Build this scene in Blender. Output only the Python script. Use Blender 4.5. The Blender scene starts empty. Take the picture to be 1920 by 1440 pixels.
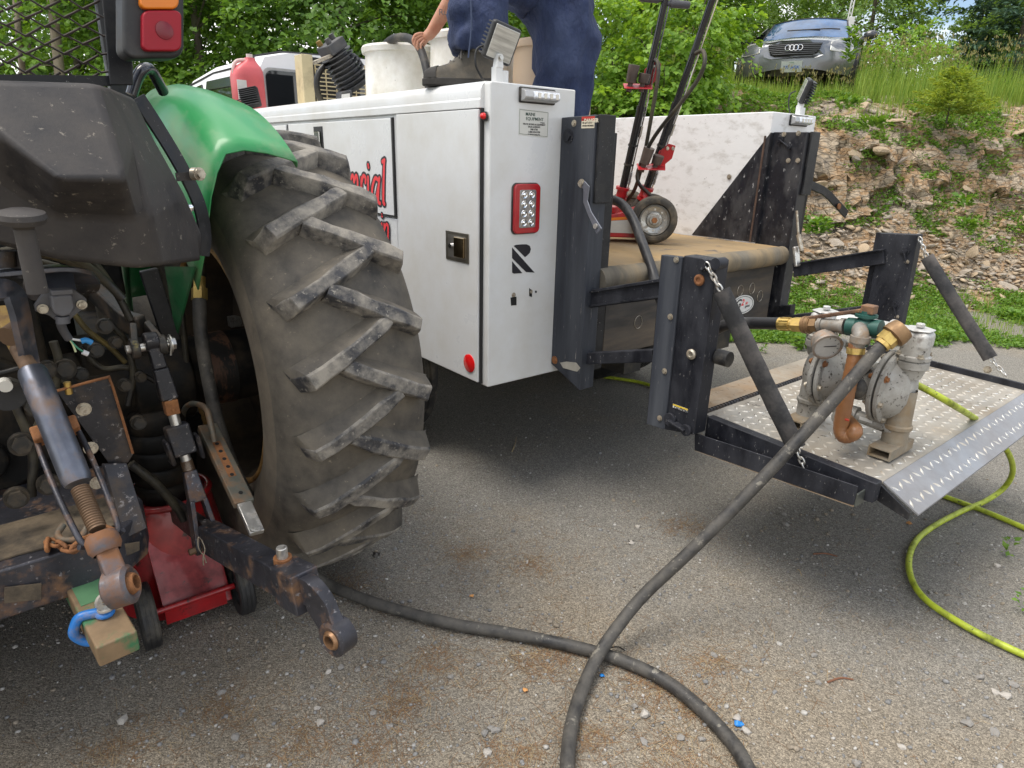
import bpy, bmesh, math, random
import numpy as np
from mathutils import Vector, Matrix, Euler, Quaternion
PI = math.pi
rnd = random.Random(7)
SC = bpy.context.scene
COL = SC.collection

# ---------------------------------------------------------------- camera
CAM_H = 1.5
FPX = 1223.0                                   # focal length in pixels of the 1920 px wide frame
RC = np.array([[9.99751448e-01, 2.22944573e-02, 0.0],
               [7.31655495e-03, -3.28096635e-01, 9.44615830e-01],
               [2.10596973e-02, -9.44381044e-01, -3.28178204e-01]])
cam_d = bpy.data.cameras.new('camera')
cam_d.sensor_width = 36.0
cam_d.lens = 36.0 * FPX / 1920.0
cam_d.clip_start = 0.05
cam_d.clip_end = 2000.0
cam = bpy.data.objects.new('camera', cam_d)
COL.objects.link(cam)
_m = Matrix.Identity(4)
for i in range(3):
    _m[i][0] = RC[i, 0]; _m[i][1] = -RC[i, 1]; _m[i][2] = -RC[i, 2]
_m[2][3] = CAM_H
cam.matrix_world = _m
SC.camera = cam

# ---------------------------------------------------------------- sky, sun, exposure
SUN_EL, SUN_AZ = math.radians(66), math.radians(-105)     # azimuth measured from +Y towards +X
world = bpy.data.worlds.new('World')
SC.world = world
world.use_nodes = True
nt = world.node_tree
nt.nodes.clear()
wo = nt.nodes.new('ShaderNodeOutputWorld')
bg = nt.nodes.new('ShaderNodeBackground')
sky = nt.nodes.new('ShaderNodeTexSky')
sky.sky_type = 'NISHITA'; sky.sun_disc = False
sky.sun_elevation = SUN_EL; sky.sun_rotation = SUN_AZ
sky.air_density = 1.0; sky.dust_density = 1.5; sky.ozone_density = 1.0
# broken bright cloud over the whole sky
tc = nt.nodes.new('ShaderNodeTexCoord')
mp = nt.nodes.new('ShaderNodeMapping'); mp.inputs['Scale'].default_value = (1, 1, 2.2)
no = nt.nodes.new('ShaderNodeTexNoise'); no.inputs['Scale'].default_value = 2.6
no.inputs['Detail'].default_value = 9; no.inputs['Roughness'].default_value = .55
cr = nt.nodes.new('ShaderNodeValToRGB')
cr.color_ramp.elements[0].position = .42; cr.color_ramp.elements[1].position = .57
mx = nt.nodes.new('ShaderNodeMixRGB'); mx.inputs[2].default_value = (11.0, 10.9, 10.6, 1)
nt.links.new(tc.outputs['Generated'], mp.inputs[0]); nt.links.new(mp.outputs[0], no.inputs['Vector'])
nt.links.new(no.outputs['Fac'], cr.inputs[0]); nt.links.new(cr.outputs[0], mx.inputs[0])
nt.links.new(sky.outputs[0], mx.inputs[1]); nt.links.new(mx.outputs[0], bg.inputs[0])
bg.inputs[1].default_value = 0.11
nt.links.new(bg.outputs[0], wo.inputs[0])
sun_d = bpy.data.lights.new('sun', 'SUN')
sun_d.energy = 1.9; sun_d.angle = math.radians(32); sun_d.color = (1.0, .94, .85)
sun = bpy.data.objects.new('sun', sun_d); COL.objects.link(sun)
_d = Vector((math.sin(SUN_AZ) * math.cos(SUN_EL), math.cos(SUN_AZ) * math.cos(SUN_EL), math.sin(SUN_EL)))
sun.rotation_euler = (-_d).to_track_quat('-Z', 'Y').to_euler()
SC.view_settings.view_transform = 'Standard'
SC.view_settings.look = 'None'
SC.view_settings.gamma = 1.0
SC.view_settings.use_curve_mapping = False
SC.view_settings.exposure = 0.74
SC.render.engine = 'CYCLES'
try:
    SC.cycles.use_denoising = True
    SC.cycles.max_bounces = 8
    SC.cycles.transparent_max_bounces = 8
    SC.cycles.caustics_reflective = False; SC.cycles.caustics_refractive = False
except Exception:
    pass

# ---------------------------------------------------------------- measuring frames
def _n(v):
    v = np.asarray(v, float); return v / np.linalg.norm(v)
def pix_ray(x, y): return _n(RC @ np.array([x - 960.0, y - 720.0, FPX]))
UP = np.array([0, 0, 1.0])
TR_P = np.array([-0.1077, 2.5978, 0.0])                  # service truck: rear left corner on the ground
TR_F = np.array([-.63053599, .77616001, 0]); TR_S = np.array([.77616001, .63053599, 0])
TC_P = np.array([-1.035, 2.2, 0.0])                      # tractor: below the right rear axle end
TC_F = np.array([-.65605903, .75470958, 0]); TC_S = np.array([.75470958, .65605903, 0])
def _loc(px, py, o, ax, ay, kw):
    k, v = list(kw.items())[0]
    nn = {'u': ax, 'v': ay, 'z': UP}[k]
    d = pix_ray(px, py); c = np.array([0, 0, CAM_H])
    t = ((o + nn * v - c) @ nn) / (d @ nn)
    X = c + d * t - o
    return Vector((X @ ax, X @ ay, X[2]))
def K(px, py, **kw): return _loc(px, py, TR_P, TR_S, TR_F, kw)     # truck frame (right, forward, up)
def T(px, py, **kw): return _loc(px, py, TC_P, TC_S, TC_F, kw)     # tractor frame
def G(px, py, z=0.0): return _loc(px, py, np.zeros(3), np.array([1., 0, 0]), np.array([0, 1., 0]), {'z': z})
def Wk(u, v, z): return Vector(TR_P + u * TR_S + v * TR_F + z * UP)
def Wt(u, v, z): return Vector(TC_P + u * TC_S + v * TC_F + z * UP)
TR_ROT = math.atan2(TR_S[1], TR_S[0]); TC_ROT = math.atan2(TC_S[1], TC_S[0])

# ---------------------------------------------------------------- helpers
def tag(o, label=None, cat=None, group=None, kind=None):
    if label: o['label'] = label
    if cat: o['category'] = cat
    if group: o['group'] = group
    if kind: o['kind'] = kind
    return o
def thing(name, label, cat, loc=(0, 0, 0), rot=(0, 0, 0), group=None, frame=None):
    o = bpy.data.objects.new(name, None); COL.objects.link(o)
    o.empty_display_size = .1
    if frame == 'truck': loc, rot = TR_P, (0, 0, TR_ROT)
    if frame == 'tractor': loc, rot = TC_P, (0, 0, TC_ROT)
    o.location = loc; o.rotation_euler = rot
    return tag(o, label, cat, group)
def rep(o, loc=None, rot=None, label=None, scale=None, parent=None):
    """copy a thing with its parts and sub-parts"""
    def cp(a, par):
        b = a.copy(); COL.objects.link(b); b.parent = par
        for ch in list(a.children): cp(ch, b)
        return b
    r = cp(o, parent)
    if loc is not None: r.location = loc
    if rot is not None: r.rotation_euler = rot
    if scale is not None: r.scale = scale
    if label: r['label'] = label
    return r

def basis(d, up=Vector((0, 0, 1))):
    d = Vector(d).normalized()
    if abs(d.dot(up)) > .98: up = Vector((1, 0, 0)) if abs(d.x) < .9 else Vector((0, 1, 0))
    x = up.cross(d).normalized(); y = d.cross(x).normalized()
    return x, y, d
def smooth_path(pts, n=8):
    P = [Vector(p) for p in pts]
    P = [P[0] * 2 - P[1]] + P + [P[-1] * 2 - P[-2]]
    out = []
    for i in range(1, len(P) - 2):
        a, b, c, d = P[i - 1], P[i], P[i + 1], P[i + 2]
        for k in range(n):
            t = k / n
            out.append(.5 * ((2 * b) + (c - a) * t + (2 * a - 5 * b + 4 * c - d) * t * t + (3 * b - a - 3 * c + d) * t ** 3))
    out.append(P[-2]); return out

class MB:
    """collects faces and links them as ONE mesh object"""
    def __init__(s): s.v = []; s.f = []; s.m = []; s.cur = 0
    def mat(s, i): s.cur = i; return s
    def add(s, vs, fs):
        o = len(s.v); s.v.extend([tuple(v) for v in vs])
        for f in fs: s.f.append(tuple(o + i for i in f)); s.m.append(s.cur)
        return s
    def box(s, a, b, M=None):
        x0, y0, z0 = [min(p, q) for p, q in zip(a, b)]; x1, y1, z1 = [max(p, q) for p, q in zip(a, b)]
        vs = [Vector(p) for p in ((x0, y0, z0), (x1, y0, z0), (x1, y1, z0), (x0, y1, z0), (x0, y0, z1), (x1, y0, z1), (x1, y1, z1), (x0, y1, z1))]
        if M is not None: vs = [M @ p for p in vs]
        return s.add(vs, [(0, 3, 2, 1), (4, 5, 6, 7), (0, 1, 5, 4), (1, 2, 6, 5), (2, 3, 7, 6), (3, 0, 4, 7)])
    def hexa(s, p):
        """eight corners: four bottom ring, four top ring"""
        return s.add(p, [(0, 3, 2, 1), (4, 5, 6, 7), (0, 1, 5, 4), (1, 2, 6, 5), (2, 3, 7, 6), (3, 0, 4, 7)])
    def bar(s, p0, p1, w, h, up=Vector((0, 0, 1)), w1=None, h1=None):
        p0, p1 = Vector(p0), Vector(p1); x, y, d = basis(p1 - p0, Vector(up))
        w1 = w if w1 is None else w1; h1 = h if h1 is None else h1
        a = [p0 + x * sx * w / 2 + y * sy * h / 2 for sx, sy in ((-1, -1), (1, -1), (1, 1), (-1, 1))]
        b = [p1 + x * sx * w1 / 2 + y * sy * h1 / 2 for sx, sy in ((-1, -1), (1, -1), (1, 1), (-1, 1))]
        return s.hexa(a + b)
    def cyl(s, p0, p1, r0, r1=None, n=16, cap=True, ph=0):
        p0, p1 = Vector(p0), Vector(p1); r1 = r0 if r1 is None else r1
        x, y, d = basis(p1 - p0)
        vs = []
        for p, r in ((p0, r0), (p1, r1)):
            for i in range(n):
                a = 2 * PI * i / n + ph; vs.append(p + (x * math.cos(a) + y * math.sin(a)) * r)
        fs = [(i, (i + 1) % n, n + (i + 1) % n, n + i) for i in range(n)]
        if cap: fs += [tuple(reversed(range(n))), tuple(range(n, 2 * n))]
        return s.add(vs, fs)
    def bolt(s, p, d, r=.011, h=.009, washer=True):
        p = Vector(p); d = Vector(d).normalized()
        if washer: s.cyl(p, p + d * h * .25, r * 1.45, n=14)
        s.cyl(p + d * h * .2, p + d * h, r, n=6); return s
    def tube(s, pts, r, n=10, cap=True, closed=False):
        P = [Vector(p) for p in pts]; N = len(P)
        R = r if hasattr(r, '__len__') else [r] * N
        vs = []; prev = None
        for i, p in enumerate(P):
            if closed: d = P[(i + 1) % N] - P[i - 1]
            else: d = P[min(i + 1, N - 1)] - P[max(i - 1, 0)]
            d = d.normalized() if d.length > 1e-9 else Vector((0, 0, 1))
            if prev is None: x, y, _ = basis(d)
            else:
                x = prev - d * prev.dot(d)
                x = x.normalized() if x.length > 1e-6 else basis(d)[0]
                y = d.cross(x)
            prev = x
            for k in range(n):
                a = 2 * PI * k / n; vs.append(p + (x * math.cos(a) + y * math.sin(a)) * R[i])
        fs = []
        for i in range(N if closed else N - 1):
            j = (i + 1) % N
            for k in range(n): fs.append((i * n + k, i * n + (k + 1) % n, j * n + (k + 1) % n, j * n + k))
        if cap and not closed: fs += [tuple(reversed(range(n))), tuple(range((N - 1) * n, N * n))]
        return s.add(vs, fs)
    def sweep_rect(s, pts, w, h, up=Vector((0, 0, 1))):
        """flat strap of width w (across) and thickness h along a path; up = the strap's face normal at start"""
        P = [Vector(p) for p in pts]; N = len(P); vs = []
        W = w if hasattr(w, '__len__') else [w] * N
        for i, p in enumerate(P):
            d = (P[min(i + 1, N - 1)] - P[max(i - 1, 0)]).normalized()
            x, y, _ = basis(d, Vector(up))
            vs += [p - x * W[i] / 2 - y * h / 2, p + x * W[i] / 2 - y * h / 2, p + x * W[i] / 2 + y * h / 2, p - x * W[i] / 2 + y * h / 2]
        fs = [(3, 2, 1, 0), (4 * N - 4, 4 * N - 3, 4 * N - 2, 4 * N - 1)]
        for i in range(N - 1):
            for k in range(4): fs.append((i * 4 + k, i * 4 + (k + 1) % 4, i * 4 + 4 + (k + 1) % 4, i * 4 + 4 + k))
        return s.add(vs, fs)
    def lathe(s, prof, n=32, M=None, closed=False):
        """profile of (x along axis, radius) revolved round the local X axis"""
        vs = []; m = len(prof)
        for i in range(n):
            a = 2 * PI * i / n
            for x, r in prof:
                p = Vector((x, r * math.cos(a), r * math.sin(a)))
                vs.append(M @ p if M is not None else p)
        fs = []
        for i in range(n):
            j = (i + 1) % n
            for k in range(m if closed else m - 1):
                l = (k + 1) % m
                fs.append((i * m + k, j * m + k, j * m + l, i * m + l))
        return s.add(vs, fs)
    def lathe_on(s, prof, p, d, n=32):
        """revolve round direction d with origin p"""
        x, y, d = basis(d)
        M = Matrix(((d.x, x.x, y.x, p[0]), (d.y, x.y, y.y, p[1]), (d.z, x.z, y.z, p[2]), (0, 0, 0, 1)))
        return s.lathe(prof, n, M)
    def prism(s, poly, off):
        """polygon of 3-D points pushed along vector off"""
        n = len(poly); off = Vector(off); P = [Vector(p) for p in poly]
        return s.add(P + [p + off for p in P], [tuple(reversed(range(n))), tuple(range(n, 2 * n))] + [(i, (i + 1) % n, n + (i + 1) % n, n + i) for i in range(n)])
    def ball(s, p, r, n=12, m=8):
        p = Vector(p); vs = []; rr = Vector(r) if hasattr(r, '__len__') else Vector((r, r, r))
        for i in range(1, m):
            b = PI * i / m
            for k in range(n):
                a = 2 * PI * k / n
                vs.append(p + Vector((rr.x * math.sin(b) * math.cos(a), rr.y * math.sin(b) * math.sin(a), rr.z * math.cos(b))))
        t = len(vs); vs += [p + Vector((0, 0, rr.z)), p - Vector((0, 0, rr.z))]
        fs = []
        for i in range(m - 2):
            for k in range(n): fs.append((i * n + k, (i + 1) * n + k, (i + 1) * n + (k + 1) % n, i * n + (k + 1) % n))
        for k in range(n):
            fs.append((t, k, (k + 1) % n)); fs.append((t + 1, (m - 2) * n + (k + 1) % n, (m - 2) * n + k))
        return s.add(vs, fs)
    def grid(s, rows):
        """rows of equal numbers of points"""
        m = len(rows[0]); vs = [p for r in rows for p in r]
        fs = [(i * m + k, i * m + k + 1, (i + 1) * m + k + 1, (i + 1) * m + k) for i in range(len(rows) - 1) for k in range(m - 1)]
        return s.add(vs, fs)
    def build(s, name, mats, parent=None, smooth=None, bevel=0, seg=2, solid=0, fix=True, weld=False):
        me = bpy.data.meshes.new(name)
        me.from_pydata(s.v, [], s.f)
        mats = mats if isinstance(mats, (list, tuple)) else [mats]
        for m_ in mats: me.materials.append(m_)
        if len(mats) > 1: me.polygons.foreach_set('material_index', np.array(s.m, dtype=np.int32))
        if fix or weld:
            bm = bmesh.new(); bm.from_mesh(me)
            if weld: bmesh.ops.remove_doubles(bm, verts=bm.verts, dist=1e-5)
            bmesh.ops.recalc_face_normals(bm, faces=bm.faces); bm.to_mesh(me); bm.free()
        if smooth is not None:
            me.polygons.foreach_set('use_smooth', np.ones(len(me.polygons), dtype=bool))
            me.set_sharp_from_angle(angle=math.radians(smooth))
        me.update()
        o = bpy.data.objects.new(name, me); COL.objects.link(o)
        if parent is not None: o.parent = parent
        if solid:
            q = o.modifiers.new('solid', 'SOLIDIFY'); q.thickness = solid; q.offset = 0
        if bevel:
            b = o.modifiers.new('bevel', 'BEVEL'); b.width = bevel; b.segments = seg
            b.limit_method = 'ANGLE'; b.angle_limit = math.radians(35)
            if smooth is None:
                me.polygons.foreach_set('use_smooth', np.ones(len(me.polygons), dtype=bool))
                me.set_sharp_from_angle(angle=math.radians(40)); b.harden_normals = True
        return o

# ---------------------------------------------------------------- materials
MATS = {}
def _node(t, typ, **kw):
    n = t.nodes.new(typ)
    for k, v in kw.items():
        if k in n.inputs: n.inputs[k].default_value = v
        else: setattr(n, k, v)
    return n
def c4(c): return (c[0], c[1], c[2], 1)
def mat(name, col, rough=.5, metal=0.0, dirt=None, dirt_amt=.0, dirt_scale=6.0, var=.12, var_scale=14.0, bump=.0, bump_scale=80.0,
        spec=.5, coat=0.0, dirt_rough=.85, wear=None, wear_amt=0.0, wear_scale=30.0, stretch=(1, 1, 1), sharp=.12, alpha=1.0, trans=0.0, sub=0.0, bump_dist=.004):
    """Principled with tonal variation, patches of dirt, scattered chips of wear and fine relief, all in object space"""
    if name in MATS: return MATS[name]
    m = bpy.data.materials.new(name); m.use_nodes = True; t = m.node_tree
    b = t.nodes['Principled BSDF']; L = t.links.new
    tc = _node(t, 'ShaderNodeTexCoord'); mp = _node(t, 'ShaderNodeMapping', Scale=stretch)
    L(tc.outputs['Object'], mp.inputs[0])
    vec = mp.outputs[0]
    n1 = _node(t, 'ShaderNodeTexNoise', Scale=var_scale, Detail=6.0, Roughness=.6); L(vec, n1.inputs['Vector'])
    mr = _node(t, 'ShaderNodeMapRange'); mr.inputs[1].default_value = .3; mr.inputs[2].default_value = .7
    mr.inputs[3].default_value = 1 - var; mr.inputs[4].default_value = 1 + var
    L(n1.outputs['Fac'], mr.inputs[0])
    vm = _node(t, 'ShaderNodeVectorMath', operation='SCALE'); vm.inputs[0].default_value = col[:3]
    L(mr.outputs[0], vm.inputs['Scale'])
    colout = vm.outputs[0]; roughv = None; metalv = None
    def patch(amount, scale, c, colin, detail=8.0, rgh=.65):
        nz = _node(t, 'ShaderNodeTexNoise', Scale=scale, Detail=detail, Roughness=rgh); L(vec, nz.inputs['Vector'])
        th = .72 - .44 * amount
        r = _node(t, 'ShaderNodeMapRange'); r.inputs[1].default_value = th - sharp; r.inputs[2].default_value = th + sharp
        L(nz.outputs['Fac'], r.inputs[0])
        x = _node(t, 'ShaderNodeMixRGB'); x.inputs[2].default_value = c4(c)
        L(r.outputs[0], x.inputs[0]); L(colin, x.inputs[1])
        return x.outputs[0], r.outputs[0]
    if dirt is not None:
        colout, f = patch(dirt_amt, dirt_scale, dirt, colout)
        q = _node(t, 'ShaderNodeMapRange'); q.inputs[3].default_value = rough; q.inputs[4].default_value = dirt_rough
        L(f, q.inputs[0]); roughv = q.outputs[0]
        if metal > 0:
            q2 = _node(t, 'ShaderNodeMapRange'); q2.inputs[3].default_value = metal; q2.inputs[4].default_value = 0
            L(f, q2.inputs[0]); metalv = q2.outputs[0]
    if wear is not None:
        _s = sharp; sharp = .03
        colout, f = patch(wear_amt, wear_scale, wear, colout, 10.0, .7)
        sharp = _s
    L(colout, b.inputs['Base Color'])
    b.inputs['Roughness'].default_value = rough; b.inputs['Metallic'].default_value = metal
    if roughv is not None: L(roughv, b.inputs['Roughness'])
    if metalv is not None: L(metalv, b.inputs['Metallic'])
    b.inputs['Specular IOR Level'].default_value = spec
    if coat: b.inputs['Coat Weight'].default_value = coat; b.inputs['Coat Roughness'].default_value = .08
    if trans: b.inputs['Transmission Weight'].default_value = trans
    if sub:
        b.inputs['Subsurface Weight'].default_value = sub; b.inputs['Subsurface Radius'].default_value = (.02, .012, .008)
    if bump:
        nb = _node(t, 'ShaderNodeTexNoise', Scale=bump_scale, Detail=5.0, Roughness=.6); L(vec, nb.inputs['Vector'])
        bp = _node(t, 'ShaderNodeBump', Strength=bump, Distance=bump_dist); L(nb.outputs['Fac'], bp.inputs['Height'])
        L(bp.outputs[0], b.inputs['Normal'])
    MATS[name] = m; return m
DUST = (.30, .235, .16)
RUST = (.22, .075, .025)
M_white = mat('white_paint', (.70, .715, .725), .25, var=.02, var_scale=3, coat=.3, dirt=(.5, .47, .40), dirt_amt=.12, dirt_scale=3, sharp=.3, bump=.10, bump_scale=1.7)
M_whitewall = mat('scuffed_white_paint', (.78, .78, .78), .4, var=.03, dirt=(.45, .43, .40), dirt_amt=.2, dirt_scale=9, wear=(.12, .11, .1), wear_amt=.12, wear_scale=22, stretch=(1, 1, 2))
M_black = mat('black_paint', (.012, .013, .016), .36, var=.3, spec=.3, dirt=(.045, .043, .042), dirt_amt=.32, dirt_scale=11, wear=(.30, .29, .28), wear_amt=.13, wear_scale=110, bump=.12, bump_scale=40)
M_blackbox = mat('scratched_black_paint', (.012, .013, .018), .35, var=.3, dirt=(.05, .048, .05), dirt_amt=.35, dirt_scale=8, wear=(.36, .36, .36), wear_amt=.19, wear_scale=30, bump=.1, stretch=(1, 1.5, .8))
M_rubber = mat('black_rubber', (.018, .018, .019), .62, var=.25, dirt=(.14, .125, .10), dirt_amt=.25, dirt_scale=9, bump=.15, bump_scale=120)
M_hose = mat('dusty_hose_rubber', (.017, .017, .018), .48, var=.25, dirt=(.12, .11, .095), dirt_amt=.45, dirt_scale=15, sharp=.2, wear=(.19, .175, .145), wear_amt=.23, wear_scale=27, bump=.25, bump_scale=120)
M_steel = mat('zinc_steel', (.58, .57, .54), .32, .9, var=.15, dirt=(.22, .17, .12), dirt_amt=.28, dirt_scale=30)
M_bolt = mat('bolt_steel', (.5, .46, .38), .4, .8, var=.2, dirt=(.18, .12, .07), dirt_amt=.35, dirt_scale=60)
M_chrome = mat('chrome', (.85, .85, .86), .12, 1.0, var=.04)
M_rust = mat('rusty_iron', (.20, .085, .035), .85, .1, var=.4, var_scale=30, dirt=(.33, .14, .05), dirt_amt=.45, dirt_scale=18, bump=.5, bump_scale=120)
M_red = mat('red_paint', (.42, .012, .016), .33, var=.15, dirt=(.14, .02, .018), dirt_amt=.2, dirt_scale=9, wear=(.05, .02, .015), wear_amt=.15, wear_scale=16, coat=.2)
M_glass = mat('dark_glass', (.012, .014, .016), .04, var=0, spec=.9)
M_amber = mat('amber_lens', (.72, .20, .01), .3, var=.05, coat=.1)
M_redlens = mat('red_lens', (.30, .006, .018), .38, var=.08, spec=.35)
M_redrefl = mat('red_reflector', (.72, .01, .012), .15, var=.03, coat=.5)
M_dark = mat('dark_recess', (.008, .008, .008), .8, var=.2)
# ================================================================ GROUND, BANK, PLANTS
from mathutils import noise as MN
NR = np.random.default_rng(11)

def ground_material():
    m = bpy.data.materials.new('packed_gravel'); m.use_nodes = True; t = m.node_tree; L = t.links.new
    b = t.nodes['Principled BSDF']
    tc = _node(t, 'ShaderNodeTexCoord'); vec = tc.outputs['Object']
    # broad zones: grey stone dust and brown sandy dirt
    nz = _node(t, 'ShaderNodeTexNoise', Scale=.75, Detail=7.0, Roughness=.62); L(vec, nz.inputs['Vector'])
    sx = _node(t, 'ShaderNodeSeparateXYZ'); L(vec, sx.inputs[0])
    gy = _node(t, 'ShaderNodeMapRange'); gy.inputs[1].default_value = 1.1; gy.inputs[2].default_value = 2.6
    gy.inputs[3].default_value = .14; gy.inputs[4].default_value = -.10; L(sx.outputs['Y'], gy.inputs[0])
    ad = _node(t, 'ShaderNodeMath', operation='ADD'); L(nz.outputs['Fac'], ad.inputs[0]); L(gy.outputs[0], ad.inputs[1])
    zr = _node(t, 'ShaderNodeMapRange'); zr.inputs[1].default_value = .40; zr.inputs[2].default_value = .66; L(ad.outputs[0], zr.inputs[0])
    c1 = _node(t, 'ShaderNodeMixRGB'); c1.inputs[1].default_value = (.205, .193, .170, 1); c1.inputs[2].default_value = (.235, .199, .150, 1)
    L(zr.outputs[0], c1.inputs[0])
    # grains: every voronoi cell is one grain with its own tone
    col = c1.outputs[0]
    for sc, lo, hi in ((190.0, .70, 1.30), (430.0, .55, 1.5)):
        vo = _node(t, 'ShaderNodeTexVoronoi', Scale=sc); L(vec, vo.inputs['Vector'])
        sp = _node(t, 'ShaderNodeSeparateXYZ'); L(vo.outputs['Color'], sp.inputs[0])
        mr = _node(t, 'ShaderNodeMapRange'); mr.inputs[3].default_value = lo; mr.inputs[4].default_value = hi
        L(sp.outputs['X'], mr.inputs[0])
        mu = _node(t, 'ShaderNodeVectorMath', operation='SCALE'); L(col, mu.inputs[0]); L(mr.outputs[0], mu.inputs['Scale'])
        col = mu.outputs[0]
        if sc == 190.0: v1 = vo
        else: v2 = vo
    # sparse pale chips
    vs = _node(t, 'ShaderNodeTexVoronoi', Scale=95.0); L(vec, vs.inputs['Vector'])
    ss = _node(t, 'ShaderNodeSeparateXYZ'); L(vs.outputs['Color'], ss.inputs[0])
    g1 = _node(t, 'ShaderNodeMath', operation='GREATER_THAN'); g1.inputs[1].default_value = .98; L(ss.outputs['Y'], g1.inputs[0])
    g2 = _node(t, 'ShaderNodeMath', operation='LESS_THAN'); g2.inputs[1].default_value = .33; L(vs.outputs['Distance'], g2.inputs[0])
    g3 = _node(t, 'ShaderNodeMath', operation='MULTIPLY'); L(g1.outputs[0], g3.inputs[0]); L(g2.outputs[0], g3.inputs[1])
    cc = _node(t, 'ShaderNodeMixRGB'); cc.inputs[2].default_value = (.40, .385, .36, 1); L(g3.outputs[0], cc.inputs[0]); L(col, cc.inputs[1])
    # rusty needle litter in blotches
    nl = _node(t, 'ShaderNodeTexNoise', Scale=3.1, Detail=9.0, Roughness=.72); L(vec, nl.inputs['Vector'])
    lr = _node(t, 'ShaderNodeMapRange'); lr.inputs[1].default_value = .60; lr.inputs[2].default_value = .78; lr.inputs[4].default_value = .2
    L(nl.outputs['Fac'], lr.inputs[0])
    cl = _node(t, 'ShaderNodeMixRGB'); cl.inputs[2].default_value = (.17, .115, .07, 1); L(lr.outputs[0], cl.inputs[0]); L(cc.outputs[0], cl.inputs[1])
    L(cl.outputs[0], b.inputs['Base Color'])
    b.inputs['Roughness'].default_value = .9; b.inputs['Specular IOR Level'].default_value = .3
    # relief
    bn = _node(t, 'ShaderNodeTexNoise', Scale=45.0, Detail=8.0, Roughness=.7); L(vec, bn.inputs['Vector'])
    a1 = _node(t, 'ShaderNodeMath', operation='MULTIPLY_ADD'); a1.inputs[1].default_value = -.7; L(v1.outputs['Distance'], a1.inputs[0]); L(bn.outputs['Fac'], a1.inputs[2])
    bp = _node(t, 'ShaderNodeBump', Strength=.75, Distance=.006); L(a1.outputs[0], bp.inputs['Height']); L(bp.outputs[0], b.inputs['Normal'])
    return m
M_ground = ground_material()

def fbm(x, y, z=0.0, o=4, s=1.0):
    return MN.fractal(Vector((x * s, y * s, z)), 0.9, 2.1, o)
mb = MB()
xs = np.concatenate([[-300, -120, -50, -25], np.linspace(-12, 14, 105), [25, 50, 120, 300]])
ys = np.concatenate([[-60, -15, -4], np.linspace(-1, 12, 66), [20, 40, 100, 300]])
rows = []
for y in ys:
    rows.append([Vector((x, y, 0.012 * MN.noise(Vector((x * .9, y * .9, 3))) if (abs(x) < 13 and -1 <= y <= 12) else 0)) for x in xs])
mb.grid(rows)
ground = mb.build('ground', M_ground, smooth=60); tag(ground, kind='structure')
def gz(x, y): return 0.012 * MN.noise(Vector((x * .9, y * .9, 3)))

# ---- the cut bank: rubble toe, rock face, grassy top
FOOT_Y, CREST = 7.0, 2.45
def bank_profile(d, x):
    """height of the bank d metres behind its foot"""
    pts = [(-.3, -.12), (0, .0), (.5, .16), (1.05, .62), (1.45, .98), (1.62, 1.38), (1.85, 1.78), (2.15, 2.05), (2.7, 2.33), (3.3, CREST), (5.0, CREST + .06), (7, CREST + .24), (30, CREST + 1.3), (60, CREST + 5)]
    for (a, b), (c, e) in zip(pts, pts[1:]):
        if d <= c: return b + (e - b) * max(0, (d - a)) / (c - a)
    return pts[-1][1]
def bank_foot(x):
    return FOOT_Y + .10 * math.sin(x * 1.3) + .12 * (x - 4) * .3 - max(0, 2.0 - x) * .12
def bank_z(x, y, rough=True):
    d = y - bank_foot(x)
    z = bank_profile(d, x)
    fade = min(1, max(0, (x + 2.2) / 2.6))          # the bank runs out towards the left
    z = z * (fade * fade * (3 - 2 * fade))
    if z < .02 and d < 0: return z
    if rough and d < 4:
        face = math.exp(-((d - 1.7) / .55) ** 2)
        z += fbm(x, y, 0, 4, .9) * .10 * min(1, max(0, d)) + face * fbm(x * 1.6, z * 3.4, y, 3, 1.3) * .10
        z += .025 * fbm(x, y, 2, 3, 6.0) * min(1, max(0, d * 2))
    return z
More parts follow.
